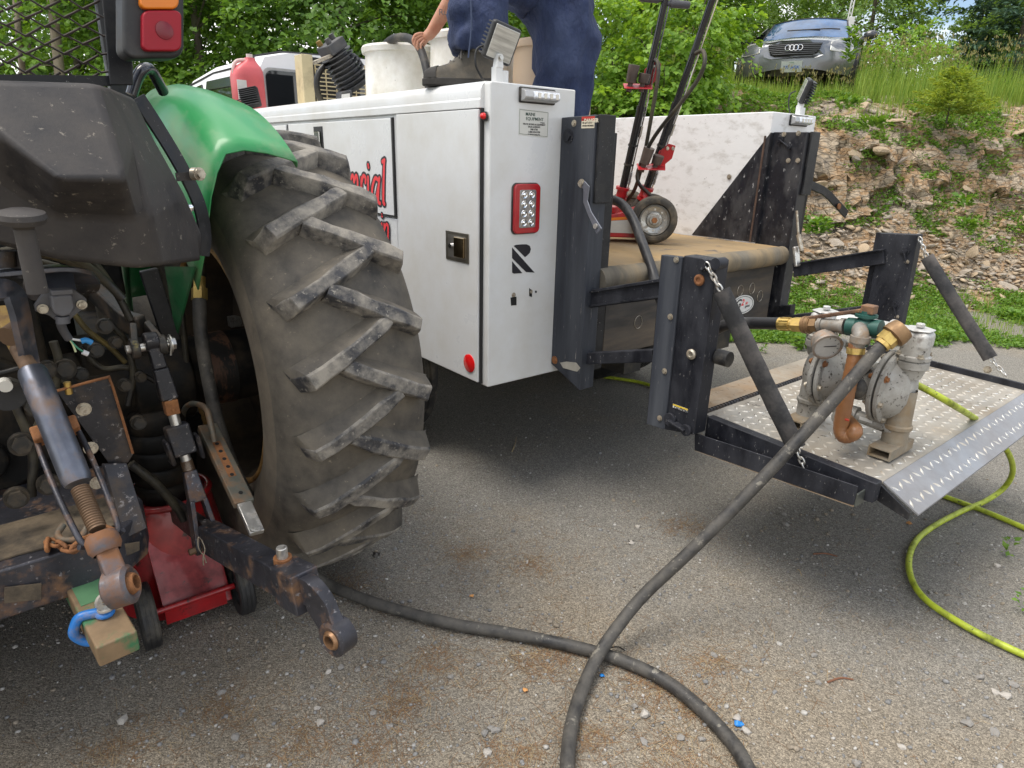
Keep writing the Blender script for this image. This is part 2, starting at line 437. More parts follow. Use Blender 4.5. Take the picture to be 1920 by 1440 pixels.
def bank_material():
    m = bpy.data.materials.new('bank_rock_and_soil'); m.use_nodes = True; t = m.node_tree; L = t.links.new
    b = t.nodes['Principled BSDF']; tc = _node(t, 'ShaderNodeTexCoord'); vec = tc.outputs['Object']
    mp = _node(t, 'ShaderNodeMapping'); mp.inputs['Rotation'].default_value = (.3, .5, .35); mp.inputs['Scale'].default_value = (1.0, 1.0, 2.6); L(vec, mp.inputs[0])
    n1 = _node(t, 'ShaderNodeTexNoise', Scale=1.5, Detail=8.0, Roughness=.65, Distortion=.8); L(mp.outputs[0], n1.inputs['Vector'])
    cr = _node(t, 'ShaderNodeValToRGB'); L(n1.outputs['Fac'], cr.inputs[0])
    e = cr.color_ramp.elements; e[0].position = .28; e[0].color = (.19, .165, .14, 1); e[1].position = .74; e[1].color = (.44, .37, .28, 1)
    for p, c in ((.38, (.28, .23, .175, 1)), (.46, (.37, .29, .20, 1)), (.52, (.36, .22, .11, 1)), (.57, (.40, .32, .23, 1))):
        q = e.new(p); q.color = c
    v = _node(t, 'ShaderNodeTexVoronoi', Scale=11.0); L(mp.outputs[0], v.inputs['Vector'])
    sp = _node(t, 'ShaderNodeSeparateXYZ'); L(v.outputs['Color'], sp.inputs[0])
    mr = _node(t, 'ShaderNodeMapRange'); mr.inputs[3].default_value = .82; mr.inputs[4].default_value = 1.2; L(sp.outputs['X'], mr.inputs[0])
    mu = _node(t, 'ShaderNodeVectorMath', operation='SCALE'); L(cr.outputs[0], mu.inputs[0]); L(mr.outputs[0], mu.inputs['Scale'])
    n2 = _node(t, 'ShaderNodeTexNoise', Scale=28.0, Detail=6.0, Roughness=.7); L(vec, n2.inputs['Vector'])
    m2 = _node(t, 'ShaderNodeMapRange'); m2.inputs[1].default_value = .3; m2.inputs[2].default_value = .7; m2.inputs[3].default_value = .6; m2.inputs[4].default_value = 1.3; L(n2.outputs['Fac'], m2.inputs[0])
    mu2 = _node(t, 'ShaderNodeVectorMath', operation='SCALE'); L(mu.outputs[0], mu2.inputs[0]); L(m2.outputs[0], mu2.inputs['Scale'])
    L(mu2.outputs[0], b.inputs['Base Color']); b.inputs['Roughness'].default_value = .9
    ve = _node(t, 'ShaderNodeTexVoronoi', Scale=7.0, feature='DISTANCE_TO_EDGE'); L(mp.outputs[0], ve.inputs['Vector'])
    ce = _node(t, 'ShaderNodeMapRange'); ce.inputs[2].default_value = .07; L(ve.outputs['Distance'], ce.inputs[0])
    ad = _node(t, 'ShaderNodeMath', operation='ADD'); L(ce.outputs[0], ad.inputs[0]); L(n2.outputs['Fac'], ad.inputs[1])
    bp = _node(t, 'ShaderNodeBump', Strength=.9, Distance=.03); L(ad.outputs[0], bp.inputs['Height']); L(bp.outputs[0], b.inputs['Normal'])
    return m
M_bank = bank_material()
mb = MB()
bx = np.concatenate([np.linspace(-2.4, 1.0, 40), np.linspace(1.04, 9.5, 230), np.linspace(9.7, 26, 40)])
bd = np.concatenate([np.linspace(-.3, 3.6, 100), np.linspace(3.9, 9, 14), np.linspace(11, 60, 12)])
rows = [[Vector((x, bank_foot(x) + d, bank_z(x, bank_foot(x) + d) - .015)) for x in bx] for d in bd]
# blocky ledges on the rock face
for r_, d in zip(rows, bd):
    if 0.9 < d < 2.5:
        k = math.exp(-((d - 1.65) / .5) ** 2)
        for p in r_:
            q = MN.cell_vector(Vector((p.x * 2.3 + p.z * .9, p.z * 4.0 - p.x * .6, 1.0)))
            q2 = MN.cell_vector(Vector((p.x * 5.1 - p.z * 1.5, p.z * 8.0 + p.x * 1.9, 4.0)))
            p.y += ((q.x - .5) * .26 + (q2.x - .5) * .11) * k; p.z += ((q.y - .5) * .08 + (q2.y - .5) * .04) * k
mb.grid(rows)
tag(mb.build('rock_bank', M_bank, smooth=28), kind='structure')

# ---- loose stones, gravel, chips
def stone_mesh(name, seed, flat=.6, mat_=None, sub=1):
    bm = bmesh.new(); bmesh.ops.create_icosphere(bm, subdivisions=sub, radius=1.0)
    r = random.Random(seed)
    pl = [(Vector((r.uniform(-1, 1), r.uniform(-1, 1), r.uniform(-1, 1))).normalized(), r.uniform(.5, .85)) for _ in range(7)]
    for v in bm.verts:
        for nrm, dd in pl:
            k = v.co.dot(nrm)
            if k > dd: v.co -= nrm * (k - dd)
        v.co.z *= flat; v.co.x *= r.uniform(.96, 1.04)
    me = bpy.data.meshes.new(name); bm.to_mesh(me); bm.free()
    if mat_: me.materials.append(mat_)
    return me
M_stone = mat('grey_stone', (.25, .243, .23), .85, var=.25, var_scale=40, bump=.3, dirt=(.26, .21, .16), dirt_amt=.3)
M_stone_w = mat('pale_stone', (.42, .39, .35), .85, var=.2, var_scale=40, bump=.3)
M_slab = mat('tan_slab_rock', (.40, .31, .21), .9, var=.3, var_scale=18, bump=.4, dirt=(.30, .19, .11), dirt_amt=.2)
M_slab_g = mat('grey_slab_rock', (.35, .30, .245), .9, var=.3, var_scale=18, bump=.4)
SM = [stone_mesh('stone', i, .55, M_stone) for i in range(5)] + [stone_mesh('stone', 20 + i, .6, M_stone_w) for i in range(2)]
def put(me, name, loc, s, rz=None, tilt=0.0, **kw):
    o = bpy.data.objects.new(name, me); COL.objects.link(o)
    o.location = loc; o.scale = s if hasattr(s, '__len__') else (s, s, s)
    o.rotation_euler = (rnd.uniform(-tilt, tilt), rnd.uniform(-tilt, tilt), rnd.uniform(0, 6.28) if rz is None else rz)
    tag(o, **kw); return o
def joined(name, meshes, locs, scales, mats, spin=.5):
    """many small copies joined into ONE mesh of kind stuff"""
    V, F, MI = [], [], []; off = 0
    src = [(np.array([v.co for v in m_.vertices]), np.array([list(p.vertices) for p in m_.polygons])) for m_ in meshes]
    for i, (l, s) in enumerate(zip(locs, scales)):
        k = i % len(src); v, f = src[k]
        R_ = np.array(Euler((rnd.uniform(-spin, spin), rnd.uniform(-spin, spin), rnd.uniform(0, 6.28))).to_matrix())
        V.append((v * s) @ R_.T + np.array(l)); F.append(f + off); MI.append(np.full(len(f), k % len(mats))); off += len(v)
    V = np.concatenate(V); F = np.concatenate(F); MI = np.concatenate(MI)
    return raw_mesh(name, V, F, mats, MI)
def raw_mesh(name, V, F, mats, MI=None, parent=None, kind='stuff'):
    me = bpy.data.meshes.new(name); n = F.shape[1]
    me.vertices.add(len(V)); me.vertices.foreach_set('co', np.asarray(V, np.float32).ravel())
    me.loops.add(F.size); me.loops.foreach_set('vertex_index', np.asarray(F, np.int32).ravel())
    me.polygons.add(len(F)); me.polygons.foreach_set('loop_start', np.arange(0, F.size, n, dtype=np.int32))
    for m_ in mats: me.materials.append(m_)
    if MI is not None: me.polygons.foreach_set('material_index', np.asarray(MI, np.int32))
    me.update(); me.validate()
    o = bpy.data.objects.new(name, me); COL.objects.link(o); o.parent = parent
    if kind: o['kind'] = kind
    return o
# the stones one can pick out in the photo, (px, py, size in m)
PICK = [(162, 1155, .017), (225, 1210, .02), (930, 1370, .02), (1190, 1325, .014), (700, 1335, .013), (595, 1325, .013), (615, 1258, .012),
        (845, 1270, .014), (670, 1255, .013), (908, 1375, .017), (922, 1366, .016), (731, 1360, .013), (914, 1411, .015), (1208, 1341, .022), (1207, 1392, .017),
        (1340, 1230, .017), (1526, 1228, .016), (1397, 1257, .014), (1534, 1279, .014), (1398, 1372, .018), (1382, 1347, .018), (1469, 967, .02), (1473, 985, .02),
        (1605, 1075, .015), (1845, 1190, .024), (1838, 1270, .02), (1885, 1305, .022), (1867, 1298, .016), (1812, 1357, .02), (1865, 1375, .018), (1900, 1285, .018),
        (865, 942, .014), (706, 1042, .013), (1183, 1021, .017), (1195, 990, .013), (1275, 1385, .015), (1315, 1386, .014), (1604, 1432, .018), (415, 1296, .018), (440, 1380, .016),
        (230, 1350, .02), (600, 1352, .018), (640, 1250, .013), (585, 1285, .012), (1214, 1212, .013), (1800, 1230, .014), (1745, 1110, .014), (1870, 1060, .018), (1690, 1400, .014)]
for i, (px, py, s) in enumerate(PICK):
    p = G(px, py); p.z = gz(p.x, p.y) + s * .22
    so = put(SM[i % 7], 'stone', p, (s, s * rnd.uniform(.7, 1), s * rnd.uniform(.8, 1.2)), tilt=.3,
        label='small angular stone lying loose on the packed gravel', cat='stone', group='loose stones on the gravel lot')
# fine gravel: denser in the grey zone on the right
L_, S_ = [], []
while len(L_) < 9000:
    y = NR.uniform(1.0, 6.6) if NR.random() < .35 else 1.0 + abs(NR.normal(0, 1.1)); x = NR.uniform(-.85, .85) * (y + 1.0) * 1.05
    w = .35 + .55 * (fbm(x, y, 5, 3, .8) > .0) + .5 * (x > .9 and 1.6 < y < 4)
    if NR.random() > w: continue
    s = min(.013, .0032 + NR.exponential(.0018)); L_.append((x, y, gz(x, y) + s * .2)); S_.append(s)
tiny = [stone_mesh('gravel', 50 + i, .6, None, 1) for i in range(6)]
M_gr1 = mat('gravel_grey', (.21, .208, .205), .9, var=.35, var_scale=60); M_gr2 = mat('gravel_tan', (.26, .22, .17), .9, var=.3, var_scale=60)
M_gr3 = mat('gravel_pale', (.40, .385, .36), .9, var=.3, var_scale=60)
go = joined('gravel', tiny, L_, S_, [M_gr1, M_gr2, M_gr1, M_gr2, M_gr1, M_gr3])
tag(go, 'loose gravel and stone chips strewn over the lot', 'gravel')
# pine needles and straw in blotches
M_needle = mat('dry_needles', (.22, .125, .06), .8, var=.4, var_scale=30)
M_straw = mat('dry_straw', (.36, .27, .15), .8, var=.3, var_scale=30)
V, F, MI = [], [], []
cents = [tuple(G(*p).xy) for p in ((1010, 1245), (1040, 1225), (740, 1330), (760, 1300), (820, 1235), (700, 1400), (560, 1395), (1270, 1420), (1300, 1330), (1330, 1240), (420, 1330), (960, 1420), (1220, 1290), (220, 1400), (1100, 1390), (880, 1040), (1000, 1060), (640, 1100), (1280, 990))]
for i in range(5200):
    if NR.random() < .8:
        c = cents[NR.integers(len(cents))]; s = .05 if NR.random() < .6 else .13; x, y = c[0] + NR.normal(0, s), c[1] + NR.normal(0, s * .8)
    else: x, y = NR.uniform(-1.4, 1.8), NR.uniform(1.0, 2.6)
    a = NR.uniform(0, PI); l = NR.uniform(.008, .032); w = .0005
    d = np.array([math.cos(a), math.sin(a), NR.uniform(-.05, .12)]); q = np.array([-d[1], d[0], 0]) * w
    c = np.array([x, y, gz(x, y) + NR.uniform(.0012, .004)])
    o = len(V); V += [c - d * l - q, c - d * l + q, c + d * l + q, c + d * l - q]; F.append([o, o + 1, o + 2, o + 3]); MI.append(NR.random() < .22)
nd = raw_mesh('needle_litter', np.array(V), np.array(F), [M_needle, M_straw], np.array(MI, int))
tag(nd, 'dry brown needles and bits of straw scattered on the gravel', 'litter')
# single bits of litter
def twig(px0, px1, r, m, name, label, cat, bow=.006):
    a, b = G(*px0), G(*px1); c = (a + b) / 2 + Vector((bow, bow * 2, 0))
    mb = MB(); P = smooth_path([a, c, b], 5)
    for p in P: p.z = gz(p.x, p.y) + r
    mb.tube(P, [r * (1 - .4 * i / len(P)) for i in range(len(P))], 6)
    tag(mb.build(name, m, smooth=50), label, cat)
M_twig = mat('reddish_twig', (.17, .075, .04), .8, var=.3)
twig((1552, 1279), (1600, 1274), .0035, M_twig, 'twig', 'reddish brown twig lying on the open gravel', 'twig')
twig((1525, 1040), (1570, 1044), .004, M_twig, 'twig', 'thin brown twig on the gravel below the lift platform', 'twig')
twig((1140, 1217), (1172, 1222), .002, M_dark, 'twig', 'short dark twig tucked under the hose crossing', 'twig')
twig((960, 848), (968, 820), .003, M_straw, 'twig', 'pale curved straw in the shade under the truck', 'straw')
twig((1495, 1068), (1503, 1080), .002, M_straw, 'twig', 'short yellow straw on the gravel below the platform', 'straw')
twig((958, 1231), (1025, 1231), .0016, M_straw, 'twig', 'long pale straw beside the needle patch near the hose', 'straw')
def scrap(px, py, s, m, name, label, cat):
    c = G(px, py); rows = []
    for i in range(4):
        rows.append([Vector((c.x + (k - 1.5) * s * .5 + rnd.uniform(-1, 1) * s * .2, c.y + (i - 1.5) * s * .4 + rnd.uniform(-1, 1) * s * .2, gz(c.x, c.y) + .004 + rnd.random() * s * .6)) for k in range(4)])
    mb = MB(); mb.grid(rows); tag(mb.build(name, m, smooth=20, solid=.0012, fix=False), label, cat)
M_bluescrap = mat('blue_plastic', (.02, .22, .62), .4, var=.2)
scrap(1384, 1360, .016, M_bluescrap, 'plastic_scrap', 'crumpled bright blue plastic scrap on the gravel', 'scrap')
scrap(1129, 1270, .009, M_bluescrap, 'plastic_scrap', 'tiny blue plastic bit near the crossing of the hose', 'scrap')
M_leaf_or = mat('orange_leaf', (.55, .27, .09), .7, var=.15); M_leaf_dk = mat('dark_leaf', (.03, .024, .02), .7, var=.3); M_leaf_gn = mat('green_leaf_bit', (.10, .17, .05), .7, var=.2)
scrap(985, 1297, .009, M_leaf_or, 'leaf', 'small orange leaf on the gravel below the needle patch', 'leaf')
scrap(706, 1042, .017, M_leaf_dk, 'leaf', 'curled dark dead leaf on the gravel by the tractor tyre', 'leaf')
scrap(1705, 983, .014, M_leaf_or, 'leaf', 'brown wood chip on the gravel below the ramp lip', 'chip')
scrap(1182, 1020, .014, M_leaf_dk, 'leaf', 'curled grey brown leaf on the open gravel', 'leaf')
scrap(884, 1120, .009, M_leaf_or, 'leaf', 'tan flat chip on the gravel above the long hose', 'chip')
# rubble toe of the bank
slabs = [stone_mesh('rock', 100 + i, .32, None, 1) for i in range(4)]
L_, S_ = [], []
for i in range(5200):
    x = NR.uniform(.9, 9.5); d = NR.choice([NR.uniform(.35, 1.5), NR.uniform(0, 1.6), NR.uniform(2.0, 2.7)], p=[.7, .22, .08]); y = bank_foot(x) + d
    s = min(.085, .012 + NR.exponential(.016)); L_.append((x, y, bank_z(x, y) + s * .1)); S_.append(s)
ro = joined('rubble', slabs, L_, S_, [M_slab, M_slab_g, M_slab, M_slab_g], .55)
tag(ro, 'broken tan shale chips covering the toe of the bank', 'rubble')
big = [stone_mesh('rock', 140 + i, .42, m_, 2) for i, m_ in enumerate((M_slab, M_slab_g, M_slab, M_slab_g, M_slab))]
for i in range(46):
    x = NR.uniform(3.0, 6.6); d = NR.choice([NR.uniform(.5, 1.4), NR.uniform(1.5, 2.5)], p=[.6, .4]); y = bank_foot(x) + d; s = NR.uniform(.05, .11)
    put(big[i % 5], 'rock', (x, y - .02, bank_z(x, y) + s * .05), (s * NR.uniform(1, 1.5), s, s * NR.uniform(.7, 1.2)), tilt=.7,
        label='broken slab of rock', cat='rock', group='slabs of rock on the bank')
tag(put(big[0], 'rock', tuple(Vector((4.55, bank_foot(4.55) + 1.72, bank_z(4.55, bank_foot(4.55) + 1.72) + .05))), (.17, .12, .16), tilt=.4), 'big orange brown block jutting from the rock face', 'rock')
# ================================================================ TRACTOR (frame: right, forward, up; origin below right axle end)
M_tyre = mat('tractor_tyre_rubber', (.050, .047, .044), .72, var=.35, dirt=(.165, .14, .105), dirt_amt=.43, dirt_scale=7, sharp=.25, wear=(.24, .20, .15), wear_amt=.14, wear_scale=55, bump=.35, bump_scale=60)
M_lug = mat('tyre_lug_rubber', (.036, .036, .040), .58, var=.35, dirt=(.29, .265, .225), dirt_amt=.48, dirt_scale=12, sharp=.12, wear=(.27, .25, .215), wear_amt=.24, wear_scale=75, bump=.55, bump_scale=70)
M_side = mat('tyre_sidewall_dust', (.055, .052, .047), .8, var=.3, dirt=(.215, .175, .125), dirt_amt=.52, dirt_scale=7, sharp=.3, bump=.35, bump_scale=50)
M_rim = mat('dusty_yellow_rim', (.10, .068, .036), .65, var=.3, dirt=(.045, .032, .02), dirt_amt=.5, dirt_scale=5, bump=.2)
M_rimedge = mat('rusty_yellow_rim_edge', (.36, .20, .06), .6, var=.35, dirt=(.12, .07, .03), dirt_amt=.4, dirt_scale=9)
M_green = mat('green_paint', (.030, .275, .085), .36, var=.06, var_scale=3, coat=.12, dirt=(.24, .33, .19), dirt_amt=.24, dirt_scale=4.5, sharp=.12, stretch=(1, .6, 1))
M_greend = mat('dull_green_paint', (.012, .085, .03), .45, var=.2, dirt=(.05, .07, .04), dirt_amt=.3)
M_plast = mat('faded_black_plastic', (.021, .020, .023), .46, var=.25, var_scale=3, spec=.38, dirt=(.075, .066, .058), dirt_amt=.34, dirt_scale=6, sharp=.22, wear=(.20, .18, .15), wear_amt=.17, wear_scale=60, bump=.12, bump_scale=160)
M_iron = mat('worn_black_iron', (.028, .028, .033), .42, .3, var=.4, dirt=(.085, .058, .036), dirt_amt=.30, dirt_scale=13, wear=(.24, .22, .21), wear_amt=.25, wear_scale=50, bump=.3)
M_ironrust = mat('rust_flecked_iron', (.050, .050, .060), .42, .45, var=.35, dirt=(.20, .105, .05), dirt_amt=.25, dirt_scale=16, sharp=.10, wear=(.26, .25, .26), wear_amt=.2, wear_scale=65, bump=.3)
M_armiron = mat('dark_arm_iron', (.045, .043, .040), .45, .3, var=.3, dirt=(.12, .075, .04), dirt_amt=.28, dirt_scale=14, wear=(.24, .20, .08), wear_amt=.22, wear_scale=12, bump=.25)
M_olive = mat('worn_olive_iron', (.115, .115, .095), .5, .3, var=.25, dirt=(.24, .12, .05), dirt_amt=.33, dirt_scale=15, wear=(.07, .065, .06), wear_amt=.2, bump=.25)
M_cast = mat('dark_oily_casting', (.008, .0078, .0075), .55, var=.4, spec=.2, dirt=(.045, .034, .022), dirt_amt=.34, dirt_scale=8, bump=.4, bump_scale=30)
M_barrel = mat('blue_grey_steel_tube', (.13, .14, .17), .36, .7, var=.3, dirt=(.20, .12, .07), dirt_amt=.25, dirt_scale=12)
M_thread = mat('rusty_thread', (.16, .10, .06), .55, .4, var=.3)
M_yellowrust = mat('yellow_paint_over_iron', (.34, .22, .05), .5, var=.25, dirt=(.16, .09, .04), dirt_amt=.45, dirt_scale=14)
M_dirt = mat('caked_dry_mud', (.17, .13, .085), .95, dirt=(.04, .033, .026), dirt_amt=.45, dirt_scale=9, var=.3, bump=.5, bump_scale=60)

tractor = thing('tractor', 'green and black tractor seen from behind with muddy lugged tyre', 'tractor', frame='tractor')

# ---- rear wheel
WZ = .782
wheel = bpy.data.objects.new('rear_wheel', None); COL.objects.link(wheel); wheel.parent = tractor; wheel.location = (0, 0, WZ)
TYW = .374
prof = [(.000, .420), (-.018, .445), (-.045, .50), (-.058, .565), (-.055, .625), (-.042, .672), (-.020, .703), (.02, .725), (.10, .742), (TYW / 2, .748)]
prof = prof + [(TYW - x, r) for x, r in reversed(prof[:-1])]
bm_ = MB(); nA = 120
vs = []; m_ = len(prof)
for i in range(nA):
    a = 2 * PI * i / nA
    for x, r in prof: vs.append(Vector((x, -r * math.cos(a), r * math.sin(a))))
for i in range(nA):
    j = (i + 1) % nA
    for k in range(m_ - 1):
        pass
fsA, fsB = [], []
for i in range(nA):
    j = (i + 1) % nA
    for k in range(m_ - 1):
        f = (i * m_ + k, i * m_ + k + 1, j * m_ + k + 1, j * m_ + k)
        (fsB if (k < 4 or k > m_ - 6) else fsA).append(f)
o0 = len(bm_.v); bm_.mat(0).add(vs, fsA)
bm_.f += [tuple(i + o0 for i in f) for f in fsB]; bm_.m += [2] * len(fsB)
# lugs: chevrons pointing up at the rear, left and right rows half a pitch apart
def tread_r(x):
    P = prof[:10]
    xx = x if x <= TYW / 2 else TYW - x
    if xx <= P[4][0]: return P[4][1]
    for (a, b), (c, d) in zip(P[3:], P[4:]):
        if a <= xx <= c or (c <= xx <= a): return b + (d - b) * ((xx - a) / (c - a) if c != a else 0)
    return P[-1][1]
NL = 23
lr = random.Random(5)
def lug(side, th0):
    st = []
    #        x along the tyre, angular offset, top radius, half widths (bottom, top)
    data = [(-.014, -.008, .722, .036, .026), (-.004, -.002, .758, .036, .026), (.006, .003, .779, .036, .0255), (.05, .030, .787, .036, .025), (.10, .061, .790, .036, .0245), (.15, .094, .791, .036, .024), (.20, .128, .791, .035, .024), (.245, .160, .790, .034, .023), (.268, .177, .787, .030, .020)]
    P = []
    for x, da, rt, wb, wt in data:
        P.append((x, th0 + da, rt + lr.uniform(-.003, .0025), wb * .86, wt * .80 + lr.uniform(-.003, .003)))
    vs = []
    for i, (x, th, rt, wb, wt) in enumerate(P):
        a, b = P[max(i - 1, 0)], P[min(i + 1, len(P) - 1)]
        tx, ta = b[0] - a[0], (b[1] - a[1]) * .78
        l = math.hypot(tx, ta); nx, na = -ta / l, tx / l
        rb = tread_r(x) - .012
        if i < 1: rb = rt - .03
        for w, r in ((-wb, rb), (-wt * 1.10, rt - .006), (-wt * .85, rt), (wt * .85, rt), (wt * 1.15, rt - .007), (wb * 1.75, rb + .006)):
            X = x + nx * w; A_ = th + na * w / .78
            if side < 0: X = TYW - X
            vs.append(Vector((X, -r * math.cos(A_), r * math.sin(A_))))
    n = 6; fs = []; N = len(P); fl = []
    for i in range(N - 1):
        for k in range(n - 1): (fl if k == n - 2 else fs).append((i * n + k, i * n + k + 1, (i + 1) * n + k + 1, (i + 1) * n + k))
    fs += [tuple(range(n)), tuple(range((N - 1) * n, N * n))]
    o_ = len(bm_.v); bm_.mat(1).add(vs, fs); bm_.f += [tuple(q + o_ for q in f) for f in fl]; bm_.m += [0] * len(fl)
PH = math.radians(10.3)
for i in range(NL):
    lug(1, PH + 2 * PI * i / NL)
    lug(-1, PH + 2 * PI * (i + .5) / NL)
# flatten where it bears on the ground
bm_.v = [(v[0], v[1], max(v[2], -WZ + .002)) for v in bm_.v]
tyre = bm_.build('tyre', [M_tyre, M_lug, M_side], wheel, smooth=32)
# bevel softens the lug edges
q = tyre.modifiers.new('bevel', 'BEVEL'); q.width = .006; q.segments = 2; q.limit_method = 'ANGLE'; q.angle_limit = math.radians(40)
mb = MB()
mb.lathe([(.012, .424), (-.006, .430), (-.010, .424), (-.006, .416), (.02, .404), (.06, .385), (.12, .375), (.20, .375), (.30, .385), (.36, .41), (.385, .43)], 72)
mb.build('rim', M_rim, wheel, smooth=40)
mb = MB(); mb.lathe([(-.004, .4335), (-.013, .428), (-.014, .421), (-.009, .4135), (-.002, .411), (.004, .416)], 72, closed=True); mb.build('rim_flange', M_rimedge, wheel, smooth=40)
mb = MB(); mb.lathe([(.175, .376), (.19, .33), (.245, .27), (.255, .17), (.22, .15), (.215, .06), (.2, .0)], 48)
mb.build('wheel_disc', M_rim, wheel, smooth=35)
mb = MB()
for i in range(10):
    a = 2 * PI * i / 10; mb.bolt((.236, .22 * math.cos(a), .22 * math.sin(a)), (-1, 0, 0), .014, .02)
for i in range(8):
    a = 2 * PI * i / 8 + .2; mb.box((.15, .345 * math.cos(a) - .02, .345 * math.sin(a) - .02), (.20, .345 * math.cos(a) + .02, .345 * math.sin(a) + .02))
tag(mb.build('wheel_bolts', M_bolt, wheel, smooth=30), kind='stuff')

# ---- green fender: flat top rolling into an upright inner wall
FR = .885
cross = [(.118, FR - .022), (.116, FR - .004), (.085, FR + .006), (.03, FR + .022), (-.03, FR + .030), (-.075, FR + .018), (-.105, FR - .012), (-.125, FR - .06), (-.135, FR - .13), (-.142, FR - .22), (-.148, FR - .34)]
rows = []
for i in range(33):
    ph = math.radians(-37 + 120 * i / 32)           # angle from straight up, negative towards the rear
    row = []
    for k, (x, r) in enumerate(cross):
        p2 = ph
        if i < 4 and k > 5: p2 = ph - (k - 5) * .010 * (4 - i)
        v_, z_ = math.sin(p2) * r, .772 + math.cos(p2) * r
        row.append(Vector((x, v_, z_)))
    rows.append(row)
mb = MB(); mb.grid(rows)
fender = mb.build('fender', M_green, tractor, smooth=50, solid=.004)
mb = MB(); mb.prism([T(312, 500, u=-.185), T(368, 500, u=-.155), T(333, 632, u=-.17)], (-.004, .004, 0)); mb.build('fender_gusset', M_greend, tractor)

# ---- black rear body (tank) : big faceted moulding
tv = {}
A1, A2, A3 = T(-260, 158, v=-.92), T(0, 150, v=-.92), T(183, 156, v=-.90)
B1, B2, B3 = T(-260, 215, v=-.97), T(0, 252, v=-.99), T(112, 336, v=-1.06)
B4 = T(238, 338, v=-1.03)
C1, C2, C3, C4 = T(-260, 300, v=-.93), T(0, 330, v=-.93), T(104, 402, v=-.92), T(242, 408, v=-.92)
D2, D3, D4 = T(-20, 455, v=-.9), T(110, 488, v=-.9), T(262, 505, v=-.9)
R1, R2, R3, R4 = T(208, 163, v=-.83), T(246, 260, v=-.88), T(285, 400, v=-.92), T(302, 500, v=-.88)
S1, S2, S3, S4, S5 = T(252, 182, v=-.70), T(290, 262, v=-.72), T(346, 362, v=-.74), T(381, 440, v=-.74), T(377, 490, v=-.74)
mb = MB()
vs = [A1, A2, A3, B1, B2, B3, B4, C1, C2, C3, C4, D2, D3, D4, R1, R2, R3, R4, S1, S2, S3, S4, S5]
ix = {id(v): i for i, v in enumerate(vs)}
def F(*p): return tuple(ix[id(q)] for q in p)
fs = [F(A1, A2, B2, B1), F(A2, A3, B4, B3, B2), F(B1, B2, C2, C1), F(B2, B3, C3, C2), F(B3, B4, C4, C3), F(C2, C3, D3, D2), F(C3, C4, D4, D3),
      F(A3, R1, R2, B4), F(B4, R2, R3, C4), F(C4, R3, R4, D4), F(R1, S1, S2, R2), F(R2, S2, S3, R3), F(R3, S3, S4, S5, R4)]
mb.add(vs, fs)
# close it: top and underside run forward, the right flank goes forward too
n0 = len(mb.v)
fw_ = Vector((0, .38, 0))
topb = [A1 + fw_ + Vector((0, .1, .01)), A2 + fw_ + Vector((0, .1, .01)), A3 + fw_ + Vector((0, .05, .01)), R1 + fw_ * .7, S1 + fw_ * .55]
mb.add([A1, A2, A3, R1, S1] + topb, [(0, 1, 6, 5), (1, 2, 7, 6), (2, 3, 8, 7), (3, 4, 9, 8)])
bot = [C1 + fw_, D2 + fw_, D3 + fw_, D4 + fw_, R4 + fw_ * .9, S5 + fw_ * .6]
mb.add([C1, D2, D3, D4, R4, S5] + bot, [(0, 1, 7, 6), (1, 2, 8, 7), (2, 3, 9, 8), (3, 4, 10, 9), (4, 5, 11, 10)])
fl = [S1, S2, S3, S4, S5]; mb.add(fl + [p + fw_ * .55 for p in fl], [(i, i + 1, i + 6, i + 5) for i in range(4)])
body = mb.build('rear_body', M_plast, tractor, weld=True)
q = body.modifiers.new('bevel', 'BEVEL'); q.width = .013; q.segments = 3; q.limit_method = 'ANGLE'; q.angle_limit = math.radians(9); 
body.data.polygons.foreach_set('use_smooth', np.ones(len(body.data.polygons), dtype=bool)); q.harden_normals = True
# strap along the right edge with its bolt and clip
P = smooth_path([T(258, 182, v=-.66), T(296, 240, v=-.66), T(338, 310, v=-.67), T(372, 380, v=-.68), T(384, 440, v=-.68), T(380, 480, v=-.68)], 6)
mb = MB(); mb.sweep_rect(P, .042, .006, up=(.6, -.8, .1)); mb.build('edge_strap', M_black, tractor, bevel=.0015)
mb = MB(); mb.bar(T(330, 332, v=-.70), T(364, 330, v=-.70), .018, .004, up=(0, 1, 0)); mb.build('clip', M_plast, tractor)
mb = MB(); p = T(361, 326, v=-.71); mb.cyl(p, p + Vector((.012, -.012, 0)), .014, n=14); mb.bolt(p + Vector((.010, -.012, 0)), (.3, -1, 0), .010, .012)
mb.build('strap_bolt', M_bolt, tractor, smooth=30)
mb = MB(); p = T(356, 390, v=-.71); mb.lathe_on([(0, .008), (.003, .008), (.005, .005), (.005, 0)], p, (.2, -1, 0), 12); mb.build('screw', M_chrome, tractor, smooth=40)

# ---- cab guard: expanded steel mesh, upright, light cluster, grab rail
mb = MB()
def strand(x0, y0, x1, y1):
    if max(x0, x1) > 214 or min(x0, x1) < -140 or max(y0, y1) > 156: return
    n_ = lambda x, y: Vector((MN.noise(Vector((x * .06, y * .06, 1))), 0, MN.noise(Vector((x * .06, y * .06, 9))))) * .004
    a, b = T(x0, y0, v=-.56) + n_(x0, y0), T(x1, y1, v=-.56) + n_(x1, y1)
    mb.bar(a, b, .0032, .0055, up=(0, 1, .4))
DX, DY = 36.0, 17.0
for r_ in range(-3, 12):
    for c_ in range(-4, 8):
        x, y = c_ * DX * 2 + (r_ % 2) * DX - 20, r_ * DY * 1.0
        k = 1 + .0 * y
        strand(x + 4, y, x + DX - 4, y + DY - 1); strand(x + DX - 4, y + DY - 1, x + 2 * DX - 4 - 6, y + 1)
        strand(x + DX - 6, y + DY - 1, x + DX + 6, y + DY - 1)
gm = mb.build('guard_mesh', mat('brown_black_mesh', (.035, .024, .020), .6, var=.3), tractor)
